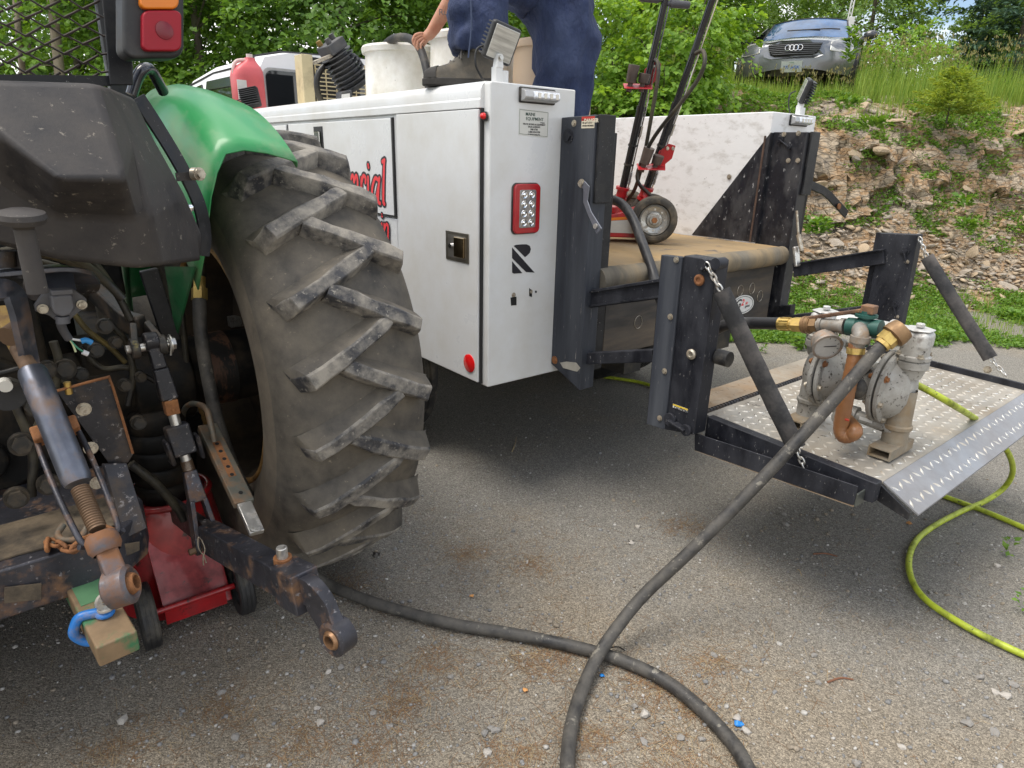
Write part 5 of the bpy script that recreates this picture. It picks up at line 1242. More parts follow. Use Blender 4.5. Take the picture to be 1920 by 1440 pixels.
# ---- work lights on the boxes
def work_light(base, yaw, label, tilt=.25, face_cam=True):
    o = thing('work_light', label, 'work light', group='work lights on the side boxes')
    o.location = Wk(*base); o.rotation_euler = (0, 0, TR_ROT)
    mb = MB(); mb.box((-.022, -.012, 0), (.012, .018, .055)); mb.box((.012, -.008, .0), (.042, .014, .045)); mb.build('bracket', M_white, o, bevel=.003)
    mb = MB(); mb.prism([Vector((-.02, -.014, .05)), Vector((.014, -.014, .05)), Vector((.006, -.014, .098)), Vector((-.012, -.014, .098))], (0, .028, 0)); mb.build('yoke', M_white, o, bevel=.003)
    mb = MB(); mb.bolt((-.003, -.014, .085), (0, -1, 0), .009, .008); mb.build('yoke_bolt', M_steel, o, smooth=30)
    h = bpy.data.objects.new('lamp_head', None); COL.objects.link(h); h.parent = o
    h.location = (.012, 0, .135); h.rotation_euler = (tilt, .22, yaw)
    mb = MB(); mb.box((-.062, -.012, -.066), (.062, .018, .066)); mb.build('lamp_case', M_housing, h, bevel=.012, seg=3)
    for k in range(9):
        z = -.058 + .0135 * k; mb = MB(); mb.box((-.058, .016, z), (.058, .052 - .010 * abs(k - 4) / 4, z + .0055)); mb.build('cooling_fin', M_housing, h, bevel=.0015, seg=1)
    mb = MB(); mb.box((-.052, -.016, -.056), (.052, -.011, .056)); mb.build('lamp_lens', mat('ribbed_clear_lens', (.55, .55, .52), .15, .35, var=.35, var_scale=25, coat=.5, stretch=(.3, 1, 3)), h, bevel=.004)
    mb = MB(); mb.tube(smooth_path([(-.03, .03, .13), (-.075, .035, .11), (-.085, .03, .06), (-.06, .03, .02), (-.04, .03, -.0)], 6), .004, 8); mb.build('lamp_wire', M_rubber, o, smooth=60)
    return o
wl1 = work_light((.078, .045, ZT), -.10, 'square work light with clear ribbed lens on the near corner of the truck box', .35)
wl2 = work_light((2.285, .06, ZT), -2.5, 'black work light turned backwards on the far truck box by the bank', -.28)
wl3 = work_light((.03, 2.72, ZT - .06), 2.6, 'small black work light peeking above the fender near the red jug', .3)

# ================================================================ LIFT GATE
gate = thing('lift_gate', 'black steel parallel arm lift gate lowered behind the truck', 'lift gate', frame='truck')
M_gate = mat('weathered_black_steel', (.010, .011, .016), .38, .0, var=.35, spec=.32, dirt=(.045, .047, .056), dirt_amt=.32, dirt_scale=7, sharp=.2, wear=(.32, .31, .30), wear_amt=.15, wear_scale=120, bump=.15, stretch=(1, 1, .4))
M_gate2 = mat('dusty_gate_face', (.018, .021, .030), .45, .0, var=.3, spec=.35, dirt=(.085, .093, .108), dirt_amt=.36, dirt_scale=5, sharp=.25, wear=(.3, .29, .27), wear_amt=.12, wear_scale=60, stretch=(2, 2, .18))
PU0, PV = .364, -.19
# near truck post: plate + channel strips
mb = MB(); mb.hexa([Vector(p) for p in ((PU0, -.19, .545), (PU0 + .085, -.19, .545), (PU0 + .085, .0, .60), (PU0, .0, .62), (PU0, -.19, 1.660), (PU0 + .085, -.19, 1.660), (PU0 + .085, .0, 1.66), (PU0, .0, 1.655))])
mb.build('truck_post', M_gate2, gate, bevel=.004)
mb = MB(); mb.box((PU0 + .012, -.205, 1.335), (PU0 + .10, -.192, 1.662)); mb.build('post_guard', M_black, gate, bevel=.003)
mb = MB(); mb.box((PU0 + .03, -.18, .62), (PU0 + .14, -.04, 1.60)); mb.build('post_channel', M_black, gate, bevel=.003)
mb = MB(); mb.bolt((PU0, -.045, 1.585), (-1, 0, 0), .020, .012); mb.build('post_bolt', M_gate, gate, smooth=30)
mb = MB(); mb.bolt((PU0, -.075, 1.632), (-1, 0, 0), .009, .007); mb.build('post_bolt', M_bolt, gate, smooth=30)
mb = MB(); q = K(1040, 675, u=PU0 - .001); mb.bolt(q, (-1, 0, 0), .013, .006); mb.build('post_bolt', M_rust, gate, smooth=30)
def left_poly(pxs, u, th, name, m_, parent=gate, bevel=0):
    mb = MB(); mb.prism([K(x, y, u=u) for x, y in pxs], (th, 0, 0)); return mb.build(name, m_, parent, bevel=bevel)
left_poly([(1050, 680), (1062, 678), (1080, 680), (1088, 690), (1082, 697), (1056, 690)], PU0 - .0012, .001, 'peeled_patch', mat('bare_primer', (.42, .40, .35), .6, .3, var=.2))
dst = bpy.data.objects.new('danger_decal', None); COL.objects.link(dst); dst.parent = gate
# decals sit on the post's rear-facing channel and outer face
q0, q1 = K(1091, 219, u=PU0 - .001), K(1114, 240, u=PU0 - .001)
vA, vB, zA, zB = q0.y, q1.y, q1.z, q0.z
def side_rect(v0, v1, z0, z1, u, name, m_, par): 
    mb = MB(); mb.prism([Vector((u, a, b)) for a, b in ((v0, z0), (v1, z0), (v1, z1), (v0, z1))], (.0006, 0, 0)); return mb.build(name, m_, par)
M_dred, M_dcream = mat('decal_red', (.5, .04, .03), .5, var=.1), mat('decal_cream', (.66, .60, .47), .5, var=.05)
side_rect(vB, vA, zA, zB, PU0 - .0008, 'decal_field', M_dcream, dst)
side_rect(vB, vA, zB - (zB - zA) * .36, zB, PU0 - .0014, 'decal_band', M_dred, dst)
text_mesh('DANGER', .019, M_dcream, 'decal_print', dst, Matrix(((0, 0, -1, PU0 - .0018), (-1, 0, 0, vA - .014), (0, 1, 0, zB - .021), (0, 0, 0, 1))), offset=.0008)
for k in range(3):
    text_mesh(('KEEP CLEAR', 'OF LIFT GATE', 'WHEN MOVING')[k], .0085, M_ink, 'decal_print', dst, Matrix(((0, 0, -1, PU0 - .0016), (-1, 0, 0, vA - .005), (0, 1, 0, zA + .028 - .011 * k), (0, 0, 0, 1))))
# latch lever on the near post, gas strut and shackle links below
mb = MB(); P = [K(1093, 345, u=.348), K(1100, 352, u=.348), K(1098, 378, u=.345), K(1106, 400, u=.335), K(1124, 434, u=.33)]
mb.sweep_rect(P, [.03, .035, .025, .022, .035], .005, up=(1, 0, 0)); mb.build('latch_lever', mat('blue_grey_iron', (.16, .17, .20), .4, .5, var=.2), gate, bevel=.002)
mb = MB(); p = K(1091, 344, u=.352); mb.bolt(p, (-1, 0, 0), .012, .012); mb.build('lever_pivot', M_bolt, gate, smooth=30)
mb = MB(); p = K(1118, 424, u=.33); mb.cyl(p, p + Vector((-.008, 0, 0)), .010, n=14); mb.build('lever_pin', M_steel, gate, smooth=30)
mb = MB(); mb.cyl(K(1107, 440, u=.45), K(1109, 490, u=.45), .010, n=14); mb.build('strut_rod', M_steel, gate, smooth=40)
mb = MB(); mb.cyl(K(1110, 485, u=.46), K(1114, 540, u=.46), .020, n=16); mb.build('strut_body', M_iron, gate, smooth=40)
mb = MB(); mb.bar(K(1103, 505, u=.44), K(1104, 556, u=.44), .022, .045, up=(1, 0, 0)); mb.build('strut_link', M_ironrust, gate, bevel=.004)
# parallel arms, near and far
def arm(a, b, w, h, name='lift_arm', m_=M_gate):
    mb = MB(); d = Vector(b) - Vector(a); mb.bar(a, b, w, h); o_ = mb.build(name, m_, gate, bevel=.004); return o_
NU, FU = .42, 1.945
va, zu0, zl0 = -.10, .945, .680
vb, zu1, zl1 = -.60, 1.06, .790
a_, b_ = K(1097, 562, u=NU), K(1245, 540, u=NU); arm(a_, b_, .04, .075, 'upper_arm')
mb = MB(); mb.bar(a_ + Vector((-.021, 0, .030)), b_ + Vector((-.021, 0, .030)), .02, .006); mb.bar(a_ + Vector((-.021, 0, -.030)), b_ + Vector((-.021, 0, -.030)), .02, .006); mb.build('arm_flange', M_gate, gate)
a2_, b2_ = K(1088, 672, u=NU), K(1230, 666, u=NU); arm(a2_, b2_, .045, .05, 'lower_arm')
a3_, b3_ = K(1490, 506, u=FU), K(1660, 480, u=FU); arm(a3_, b3_, .04, .075, 'upper_arm')
mb = MB(); mb.bar(a3_ + Vector((-.021, 0, .034)), b3_ + Vector((-.021, 0, .034)), .03, .006); mb.build('arm_flange', M_gate, gate)
a4_, b4_ = K(1465, 600, u=FU), K(1640, 578, u=FU); arm(a4_, b4_, .045, .042, 'lower_arm')
# far post plate, strip, lower post
mb = MB(); mb.hexa([Vector(p) for p in ((1.93, -.195, .62), (2.02, -.195, .62), (2.02, -.002, .62), (1.93, -.002, .62), (1.93, -.195, 1.658), (2.02, -.195, 1.658), (2.02, -.002, 1.66), (1.93, -.002, 1.66))]); mb.build('truck_post', M_blackbox, gate, bevel=.004)
mb = MB(); mb.box((1.955, -.21, 1.34), (2.045, -.197, 1.66)); mb.build('post_guard', M_black, gate, bevel=.003)
mb = MB(); mb.box((2.022, -.06, 1.0), (2.30, -.003, 1.65)); mb.build('post_back_plate', M_black, gate)
for px, py in ((1470, 252), (1497, 250), (1478, 301), (1496, 301)):
    mb = MB(); mb.bolt(K(px, py, u=1.929), (-1, 0, 0), .009, .006); mb.build('post_bolt', M_bolt, gate, smooth=30)
mb = MB(); p, q = K(1463, 262, u=1.926), K(1480, 276, u=1.926); mb.bar(p, q, .006, .028, up=(1, 0, 0)); mb.cyl(p, p + Vector((-.008, 0, 0)), .018, n=18); mb.cyl(q, q + Vector((-.01, 0, 0)), .012, n=14); mb.build('post_cam', M_gate, gate, bevel=.002)
mb = MB(); P = [K(1516, 345, v=-.15), K(1543, 357, v=-.15), K(1556, 368, v=-.15), K(1587, 402, v=-.16)]; mb.sweep_rect(P, [.046] * 4, .012, up=(-.6, -.8, .2)); mb.build('lock_lever', M_black, gate, bevel=.003)
mb = MB(); p = K(1572, 387, v=-.165); mb.cyl(p, p + Vector((0, -.008, 0)), .017, n=16); mb.build('lever_pin', M_rust, gate, smooth=30)
mb = MB(); mb.cyl(K(1497, 440, u=1.90), K(1503, 470, u=1.90), .012); mb.cyl(K(1494, 395, u=1.9), K(1497, 440, u=1.9), .006); mb.build('strut_rod', M_bolt, gate, smooth=40)
mb = MB(); mb.bar(K(1492, 462, u=1.895), K(1495, 500, u=1.895), .02, .045, up=(1, 0, 0)); mb.build('strut_link', M_steel, gate, bevel=.008, seg=3)
left_poly([(1245 + 206, 575), (1483, 572), (1478, 610), (1440, 612)], 1.93, .05, 'mount_gusset', M_black)
# upright columns carrying the platform
def upright(u, th, ptl, ptr, pbl, pbr, name='platform_post'):
    mb = MB(); P = [K(*p, u=u) for p in (pbl, pbr, ptr, ptl)]; mb.prism(P, (th, 0, 0)); return mb.build(name, M_gate, gate, bevel=.004)
UPU = .35
upright(UPU, .07, (1282, 479), (1345, 489), (1248, 806), (1301, 816))
mb = MB(); P = [K(*p, u=UPU - .008) for p in ((1212, 795), (1246, 806), (1279, 482), (1240, 478))]; mb.prism(P, (.012, 0, 0)); mb.build('post_face_strip', M_gate2, gate, bevel=.003)
mb = MB(); P = [K(*p, u=UPU + .05) for p in ((1212, 795), (1290, 812), (1338, 490), (1240, 478))]; mb.prism(P, (.03, 0, 0)); mb.build('post_web', M_black, gate)
for px, py in ((1268, 487), (1257, 594), (1246, 696), (1237, 784)):
    mb = MB(); mb.bolt(K(px, py, u=UPU - .009), (-1, 0, 0), .008, .006); mb.build('strip_bolt', M_bolt, gate, smooth=30)
for px, py, r in ((1312, 525, .020), (1297, 664, .019)):
    mb = MB(); p = K(px, py, u=UPU - .001); mb.lathe_on([(0, r), (.006, r), (.010, r * .7), (.010, r * .5), (.006, r * .4), (.006, 0)], p, (-1, 0, 0), 20); mb.build('pivot_pin', M_rust if py < 600 else M_bolt, gate, smooth=30)
mb = MB(); p = K(1345, 668, u=UPU + .07); mb.cyl(p, p + Vector((.0, -.05, 0)), .028, n=18); mb.build('bumper_stop', M_rubber, gate, smooth=40)
for px, py in ((1320, 495), (1347, 494)):
    mb = MB(); p = K(px, py, u=UPU - .001); mb.cyl(p + Vector((.03, 0, 0)), p + Vector((-.018, 0, 0)), .019, n=20); mb.build('chain_roller', M_gate, gate, smooth=40)
cd = bpy.data.objects.new('caution_decal', None); COL.objects.link(cd); cd.parent = gate
q0, q1 = K(1262, 757, u=UPU - .001), K(1289, 774, u=UPU - .001)
M_yel, M_wht = mat('decal_yellow', (.72, .52, .04), .5, var=.05), mat('decal_white', (.7, .7, .68), .5, var=.03)
side_rect(q1.y, q0.y, q1.z, q0.z, UPU - .0008, 'decal_field', M_wht, cd); side_rect(q1.y, q0.y, q0.z - (q0.z - q1.z) * .4, q0.z, UPU - .0014, 'decal_band', M_yel, cd)
text_mesh('CAUTION', .0135, M_ink, 'decal_print', cd, Matrix(((0, 0, -1, UPU - .0018), (-1, 0, 0, q0.y - .006), (0, 1, 0, q0.z - .0155), (0, 0, 0, 1))), offset=.0004)
mb = MB(); a_, b_ = K(1258, 786, u=UPU - .005), K(1288, 806, u=UPU - .005); mb.bar(a_, b_, .008, .05, up=(1, 0, 0)); mb.cyl(a_, a_ + Vector((-.012, 0, 0)), .026, n=20); mb.cyl(b_, b_ + Vector((-.012, 0, 0)), .022, n=20); mb.build('hinge_cam', M_gate, gate, bevel=.002)
FPU = 1.945
upright(FPU, .06, (1650, 437), (1722, 440), (1622, 596), (1688, 612))
mb = MB(); P = [K(*p, u=FPU + .03) for p in ((1612, 590), (1640, 600), (1668, 438), (1643, 436))]; mb.prism(P, (.03, 0, 0)); mb.build('post_face_strip', M_gate, gate)
for px, py, r in ((1696, 469, .024), (1678, 571, .022), (1701, 491, .010), (1682, 594, .010)):
    mb = MB(); p = K(px, py, u=FPU - .001); mb.bolt(p, (-1, 0, 0), r * .7, .012); mb.build('pivot_pin', M_gate if r > .015 else M_bolt, gate, smooth=30)
for x0, y0, x1, y1 in ((1696, 469, 1701, 495), (1678, 571, 1682, 598)):
    mb = MB(); mb.bar(K(x0, y0, u=FPU - .002), K(x1, y1, u=FPU - .002), .005, .05, up=(1, 0, 0), h1=.025); mb.build('pin_keeper', M_gate, gate, bevel=.002)

# ---- platform
ZP = .585
plat = bpy.data.objects.new('platform', None); COL.objects.link(plat); plat.parent = gate
M_deck = mat('worn_steel_deck', (.44, .42, .38), .5, .5, var=.25, var_scale=4, dirt=(.20, .165, .12), dirt_amt=.42, dirt_scale=3.2, sharp=.2, wear=(.07, .06, .05), wear_amt=.16, wear_scale=9, bump=.1)
M_deckdirty = mat('rusty_dusty_deck', (.33, .295, .24), .7, .3, var=.2, var_scale=5, dirt=(.26, .185, .115), dirt_amt=.42, dirt_scale=4, bump=.1)
M_ramp = mat('bright_tread_plate', (.33, .34, .36), .46, .6, var=.2, var_scale=4, dirt=(.16, .15, .15), dirt_amt=.33, dirt_scale=3.5, sharp=.2, bump=.06)
M_tread = mat('polished_tread_bars', (.78, .75, .68), .22, .9, var=.2, var_scale=8, dirt=(.26, .21, .15), dirt_amt=.35, dirt_scale=5)
def pz(v): return ZP + .03 * (v + 1.0)            # it sags slightly towards the tip
PX0, PX1, V0, VS, V1, V2 = .475, 1.93, -.60, -.745, -1.40, -1.515
def slab(v0, v1, z0, z1, name, m_, th=.006, u0=PX0, u1=PX1):
    mb = MB(); mb.hexa([Vector(p) for p in ((u0, v1, z1 - th), (u1, v1, z1 - th), (u1, v0, z0 - th), (u0, v0, z0 - th), (u0, v1, z1), (u1, v1, z1), (u1, v0, z0), (u0, v0, z0))]); return mb.build(name, m_, plat)
slab(V0, VS + .004, pz(V0) + .0, pz(VS), 'hinge_plate', M_deckdirty)
slab(VS - .008, V1, pz(VS), pz(V1), 'deck_plate', M_deck)
slab(V1 - .001, V2, pz(V1), pz(V1) - .062, 'ramp_lip', M_ramp, u0=PX0 + .02)
mb = MB(); mb.cyl((PX0, VS, pz(VS) + .002), (PX1, VS, pz(VS) + .002), .008, n=10)
for k in range(75): u = PX0 + (PX1 - PX0) * k / 75; mb.cyl((u, VS, pz(VS) + .003), (u + .008, VS, pz(VS) + .003), .010, n=8)
mb.build('hinge_rod', M_iron, plat, smooth=40)
# raised tread bars: alternate directions
def treads(v0, v1, z0, z1, m_, name, pitch=.030, skip=0.0):
    V, Fq = [], []
    nu = int((PX1 - PX0) / pitch); nv = int(abs(v1 - v0) / pitch)
    for i in range(nu):
        for j in range(nv):
            if NR.random() < skip: continue
            u = PX0 + .018 + (i + .5) * pitch * .985; t = (j + .5) / nv; v = v0 + (v1 - v0) * t; z = z0 + (z1 - z0) * t
            a = math.radians(45 if (i + j) % 2 else -45); d = np.array([math.cos(a), math.sin(a), (z1 - z0) / (v1 - v0) * math.sin(a)]); n = np.array([-d[1], d[0], (z1 - z0) / (v1 - v0) * d[0]])
            c = np.array([u, v, z]); L, W, H = .0170, .0056, .0030; o = len(V); up = np.array([0, 0, H])
            V += [c - d * L, c + n * W, c + d * L, c - n * W, c - d * L * .6 + up, c + n * W * .5 + up, c + d * L * .6 + up, c - n * W * .5 + up]
            Fq += [[o, o + 1, o + 5, o + 4], [o + 1, o + 2, o + 6, o + 5], [o + 2, o + 3, o + 7, o + 6], [o + 3, o, o + 4, o + 7], [o + 4, o + 5, o + 6, o + 7]]
    return raw_mesh(name, np.array(V), np.array(Fq), [m_], parent=plat)
treads(V0 - .01, VS + .02, pz(V0), pz(VS), M_deckdirty, 'tread_bars', pitch=.041)
treads(VS - .02, V1 + .005, pz(VS - .02), pz(V1), M_tread, 'tread_bars', pitch=.041)
treads(V1 - .006, V2 + .004, pz(V1) - .003, pz(V1) - .060, M_tread, 'tread_bars', pitch=.041)
# side beams: inner channel and lower outer angle on the near side, flat edge on the far side
mb = MB(); mb.hexa([Vector(p) for p in ((.435, V1 - .005, pz(V1) - .055), (.475, V1 - .005, pz(V1) - .055), (.475, -.79, pz(-.79) - .075), (.435, -.79, pz(-.79) - .075), (.435, V1 - .005, pz(V1) + .012), (.475, V1 - .005, pz(V1) + .012), (.475, -.79, pz(-.79) + .012), (.435, -.79, pz(-.79) + .012))])
mb.build('edge_channel', M_gate, plat, bevel=.003)
mb = MB(); A_ = [K(*p, u=.385) for p in ((1302, 845), (1600, 950), (1608, 912), (1302, 812))]; mb.prism(A_, (.006, 0, 0)); mb.build('side_angle', M_gate, plat, bevel=.002)
zl = A_[1].z
mb = MB(); mb.hexa([Vector(p) for p in ((.385, A_[1].y, zl - .001), (.44, A_[1].y, zl - .001), (.44, A_[0].y, A_[0].z - .001), (.385, A_[0].y, A_[0].z - .001), (.385, A_[1].y, zl + .005), (.44, A_[1].y, zl + .005), (.44, A_[0].y, A_[0].z + .005), (.385, A_[0].y, A_[0].z + .005))]); mb.build('side_angle_floor', M_deckdirty, plat)
mb = MB(); mb.box((.386, A_[1].y - .006, zl - .0), (.438, A_[1].y, zl + .045)); mb.build('beam_end_plate', mat('green_grey_plate', (.10, .11, .10), .4, .4, var=.2), plat, bevel=.002)
mb = MB(); mb.hexa([Vector(p) for p in ((1.93, V1, pz(V1) - .05), (1.945, V1, pz(V1) - .05), (1.945, -.7, pz(-.7) - .05), (1.93, -.7, pz(-.7) - .05), (1.93, V1, pz(V1) + .028), (1.945, V1, pz(V1) + .028), (1.945, -.7, pz(-.7) + .028), (1.93, -.7, pz(-.7) + .028))]); mb.build('far_edge_plate', M_gate, plat, bevel=.002)
mb = MB(); p = K(1852, 693, u=1.929); mb.bolt(p, (-1, 0, 0), .012, .008); mb.build('edge_bolt', M_bolt, plat, smooth=30)
mb = MB()
for v in (-.9, -1.15, -1.36): mb.box((.48, v - .02, pz(v) - .06), (1.92, v + .02, pz(v) - .008))
mb.build('cross_members', M_black, plat)
mb = MB(); mb.hexa([Vector(p) for p in ((.478, V2 + .02, pz(V1) - .085), (.49, V2 + .02, pz(V1) - .085), (.49, V1, pz(V1) - .06), (.478, V1, pz(V1) - .06), (.478, V2 + .02, pz(V1) - .062), (.49, V2 + .02, pz(V1) - .062), (.49, V1, pz(V1) - .006), (.478, V1, pz(V1) - .006))]); mb.build('ramp_gusset', M_black, plat)
# sleeved chains from the uprights to the platform edges
def chain_links(parent, a, b, m_, n, r=.0036, s=.013):
    a, b = Vector(a), Vector(b); d = (b - a).normalized(); x, y, _ = basis(d)
    for i in range(n):
        c = a.lerp(b, (i + .5) / n); w = x if i % 2 else y; ring = []
        h = (b - a).length / n * .72
        for k in range(12):
            t = 2 * PI * k / 12; ring.append(c + w * (s * .62 * math.cos(t)) + d * (h * math.sin(t)))
        mb = MB(); mb.tube(ring, r, 6, closed=True); mb.build('chain_link', m_, parent, smooth=70)
M_sleeve = mat('black_canvas_sleeve', (.032, .033, .036), .85, var=.25, dirt=(.11, .10, .095), dirt_amt=.3, dirt_scale=7, bump=.35, bump_scale=60)
def sleeved(t0, t1, b1, b0, w, name='support_chain'):
    s_ = bpy.data.objects.new(name, None); COL.objects.link(s_); s_.parent = gate
    chain_links(s_, t0, t1, M_steel, 5); chain_links(s_, b1, b0, M_steel, 4)
    pts = smooth_path([t1, Vector(t1).lerp(Vector(b1), .5) + Vector((0, 0, -.004)), b1], 8)
    mb = MB(); N = len(pts)
    d = (Vector(b1) - Vector(t1)).normalized(); x = Vector((0, 1, 0)); x = (x - d * x.dot(d)).normalized(); y = d.cross(x)
    ring = []; vs = []; fs = []
    for i, p in enumerate(pts):
        q = w * (1 + .06 * MN.noise(Vector((i * .7, w, 2)))); 
        for k in range(12): t = 2 * PI * k / 12; vs.append(p + x * math.cos(t) * q + y * math.sin(t) * q * .42)
    for i in range(N - 1):
        for k in range(12): fs.append((i * 12 + k, i * 12 + (k + 1) % 12, i * 12 + 12 + (k + 1) % 12, i * 12 + 12 + k))
    mb.add(vs, fs); mb.add(vs[:12], [tuple(range(12))]); mb.add(vs[-12:], [tuple(range(12))]); mb.build('chain_sleeve', M_sleeve, s_, smooth=50, weld=True)
sleeved(K(1324, 494, u=.335), K(1352, 545, u=.345), K(1492, 838, u=.43), K(1510, 880, u=.435), .037)
sleeved(K(1724, 446, u=1.93), K(1738, 482, u=1.93), K(1857, 672, u=1.92), K(1885, 703, u=1.92), .030)
# ================================================================ THINGS ON AND AROUND THE TRUCK
def Pw(px, py, Y):
    """world point seen at a pixel, Y metres ahead"""
    d = pix_ray(px, py); t = Y / d[1]; return Vector(np.array([0, 0, CAM_H]) + d * t)
def obj_in(frame_thing): return frame_thing
# ---- barrels
M_poly = mat('white_plastic_drum', (.80, .79, .75), .4, var=.04, var_scale=4, dirt=(.42, .38, .28), dirt_amt=.22, dirt_scale=6, sharp=.25, wear=(.2, .18, .15), wear_amt=.08, wear_scale=25, sub=.15)
M_poly_tan = mat('tan_plastic_drum', (.62, .47, .33), .45, var=.06, var_scale=4, sub=.15)
def barrel(u, v, r, z1, label, m_=M_poly):
    t = thing('barrel', label, 'barrel', Wk(u, v, 1.073), (0, 0, TR_ROT + .4)); h = z1 - 1.073
    mb = MB(); mb.lathe_on([(0, 0), (0, r * .93), (.02, r * .98), (h * .3, r), (h * .5, r * 1.01), (h * .86, r * 1.0), (h - .05, r * .985), (h - .035, r * 1.0), (h - .036, r * 1.055), (h - .012, r * 1.075), (h, r * 1.04), (h, r * .98), (h - .012, r * .965), (h - .02, r * .93), (h - .02, 0)], (0, 0, 0), (0, 0, 1), 56)
    mb.build('drum', m_, t, smooth=40)
    for a in (.6, 3.7):
        mb = MB(); p = Vector((math.cos(a) * r * .68, math.sin(a) * r * .68, h - .02)); mb.cyl(p, p + Vector((0, 0, .018)), .034, n=20); mb.build('bung', m_, t, smooth=30)
    return t
barrel(.52, 1.5, .222, 2.065, 'white plastic barrel beside the black engine, with smudges near its rim')
barrel(.68, 1.06, .225, 2.10, 'white plastic barrel directly behind the work boot and navy trouser leg')
barrel(.86, .62, .20, 2.04, 'tan plastic barrel half hidden between the legs of the worker', M_poly_tan)

# ---- red jug on the near box
jug = thing('jug', 'faded red plastic jug with white label standing on the truck box', 'jug', Wk(.085, 2.88, 1.766), (0, 0, TR_ROT + .1)); jug.scale = (.82, .82, .93)
M_jug = mat('faded_red_plastic', (.62, .115, .125), .4, var=.08, wear=(.04, .012, .012), wear_amt=.10, wear_scale=14, sub=.1)
mb = MB(); sec = []
for z, sx, sy, ox in ((0, .115, .085, 0), (.01, .125, .09, 0), (.23, .125, .09, 0), (.27, .118, .086, .004), (.30, .095, .07, .015), (.325, .06, .05, .03), (.345, .038, .038, .038), (.36, .036, .036, .038), (.36, .0, .0, .038)):
    sec.append([Vector((ox + sx * (abs(math.cos(a)) ** .5) * (1 if math.cos(a) >= 0 else -1), sy * (abs(math.sin(a)) ** .5) * (1 if math.sin(a) >= 0 else -1), z)) for a in np.linspace(0, 2 * PI, 25)])
mb.grid(sec); mb.build('jug_body', M_jug, jug, smooth=50, weld=True)
mb = MB(); mb.tube(smooth_path([(-.105, 0, .22), (-.108, 0, .28), (-.08, 0, .325), (-.02, 0, .34), (.02, 0, .335)], 6), .014, 10); mb.build('jug_handle', mat('pale_pink_plastic', (.62, .45, .42), .4), jug, smooth=60)
mb = MB(); mb.box((-.128, -.0935, .06), (-.05, -.0885, .20)); mb.build('jug_label', mat('paper_label', (.7, .68, .64), .6), jug)
mb = MB(); mb.cyl((.038, 0, .36), (.038, 0, .385), .026, n=20); mb.build('jug_cap', mat('pale_cap', (.6, .55, .5), .5), jug, smooth=30)

# ---- tan air compressor with finned black head and wire guard
comp = thing('air_compressor', 'tan framed air compressor with wire belt guard and finned black pump head', 'compressor', frame='truck')
M_tan = mat('tan_enamel', (.58, .49, .29), .4, var=.05, dirt=(.3, .24, .15), dirt_amt=.2)
q0, q1 = K(559, 102, v=2.45), K(588, 195, v=2.45)
mb = MB(); mb.box((q0.x, 2.40, 1.07), (q0.x + .075, 2.52, q0.z)); mb.build('guard_post', M_tan, comp, bevel=.004)
mb = MB(); a, b = K(588, 104, v=2.44), K(640, 195, v=2.44); mb.box((a.x, 2.52, 1.07), (a.x + .36, 2.535, a.z)); mb.build('guard_back', M_seal, comp)
gx0, gx1, gz0, gz1 = a.x + .002, a.x + .36, 1.70, a.z - .03
mb = MB()
for k in range(16): z = gz0 + (gz1 - gz0) * k / 15; mb.bar((gx0, 2.43, z), (gx1, 2.43, z), .006, .007)
for k in range(6): x = gx0 + (gx1 - gx0) * k / 5; mb.bar((x, 2.435, gz0), (x, 2.435, gz1), .007, .006)
mb.build('wire_guard', M_tan, comp)
mb = MB(); mb.box((.3, 2.3, 1.07), (1.1, 2.6, 1.15)); mb.cyl((.35, 2.1, 1.25), (1.15, 2.1, 1.25), .16); mb.box((.50, 1.85, 1.3), (.82, 2.2, 1.62)); mb.build('compressor_tank', M_tan, comp, smooth=40)
M_finned = mat('dark_grey_casting', (.055, .058, .065), .55, .2, var=.3, dirt=(.12, .115, .11), dirt_amt=.3, bump=.2)
c0, c1 = K(668, 165, v=1.95), K(628, 98, v=1.95)
ax_ = (c1 - c0).normalized(); L = (c1 - c0).length
mb = MB(); mb.lathe_on([(0, 0), (0, .075), (L * .2, .07), (L, .062), (L + .02, .05), (L + .02, 0)], c0, ax_, 24); mb.build('pump_cylinder', M_finned, comp, smooth=40)
for k in range(8):
    c = c0 + ax_ * (L * (.12 + .115 * k)); mb = MB(); mb.lathe_on([(0, .065), (.001, .112 - .002 * k), (.006, .112 - .002 * k), (.008, .065)], c, ax_, 14); mb.build('cooling_fin', M_finned, comp, smooth=20)
hp = c1 + ax_ * .03; x_, y_, _ = basis(ax_)
mb = MB(); mb.box((-.085, -.06, -.03), (.085, .06, .03), Matrix.Translation(hp) @ ax_.to_track_quat('Z', 'Y').to_matrix().to_4x4()); mb.build('cylinder_head', M_finned, comp, bevel=.008)
for k, (sx, sy) in enumerate(((-.06, -.03), (.06, -.03), (0, .035))):
    mb = MB(); p = hp + x_ * sx + y_ * sy + ax_ * .03; mb.cyl(p, p + ax_ * .03, .016, n=10); mb.build('head_nut', M_finned if k else mat('worn_brass', (.45, .30, .10), .45, .7, var=.3), comp, smooth=30)
mb = MB(); mb.bar(K(588, 118, v=1.9), K(622, 104, v=1.9), .03, .02); mb.build('intake_pipe', M_bolt, comp, bevel=.004)
mb = MB(); mb.tube(smooth_path([K(622, 118, v=2.0), K(604, 128, v=2.0), K(594, 150, v=2.0), K(598, 180, v=2.0), K(612, 200, v=2.0)], 6), .018, 10); mb.build('compressor_hose', M_hyd, comp, smooth=60)
mb = MB(); mb.tube(smooth_path([K(640, 100, v=1.95), K(665, 105, v=1.95), K(680, 125, v=1.95)], 5), .013, 8); mb.build('discharge_pipe', M_finned, comp, smooth=60)
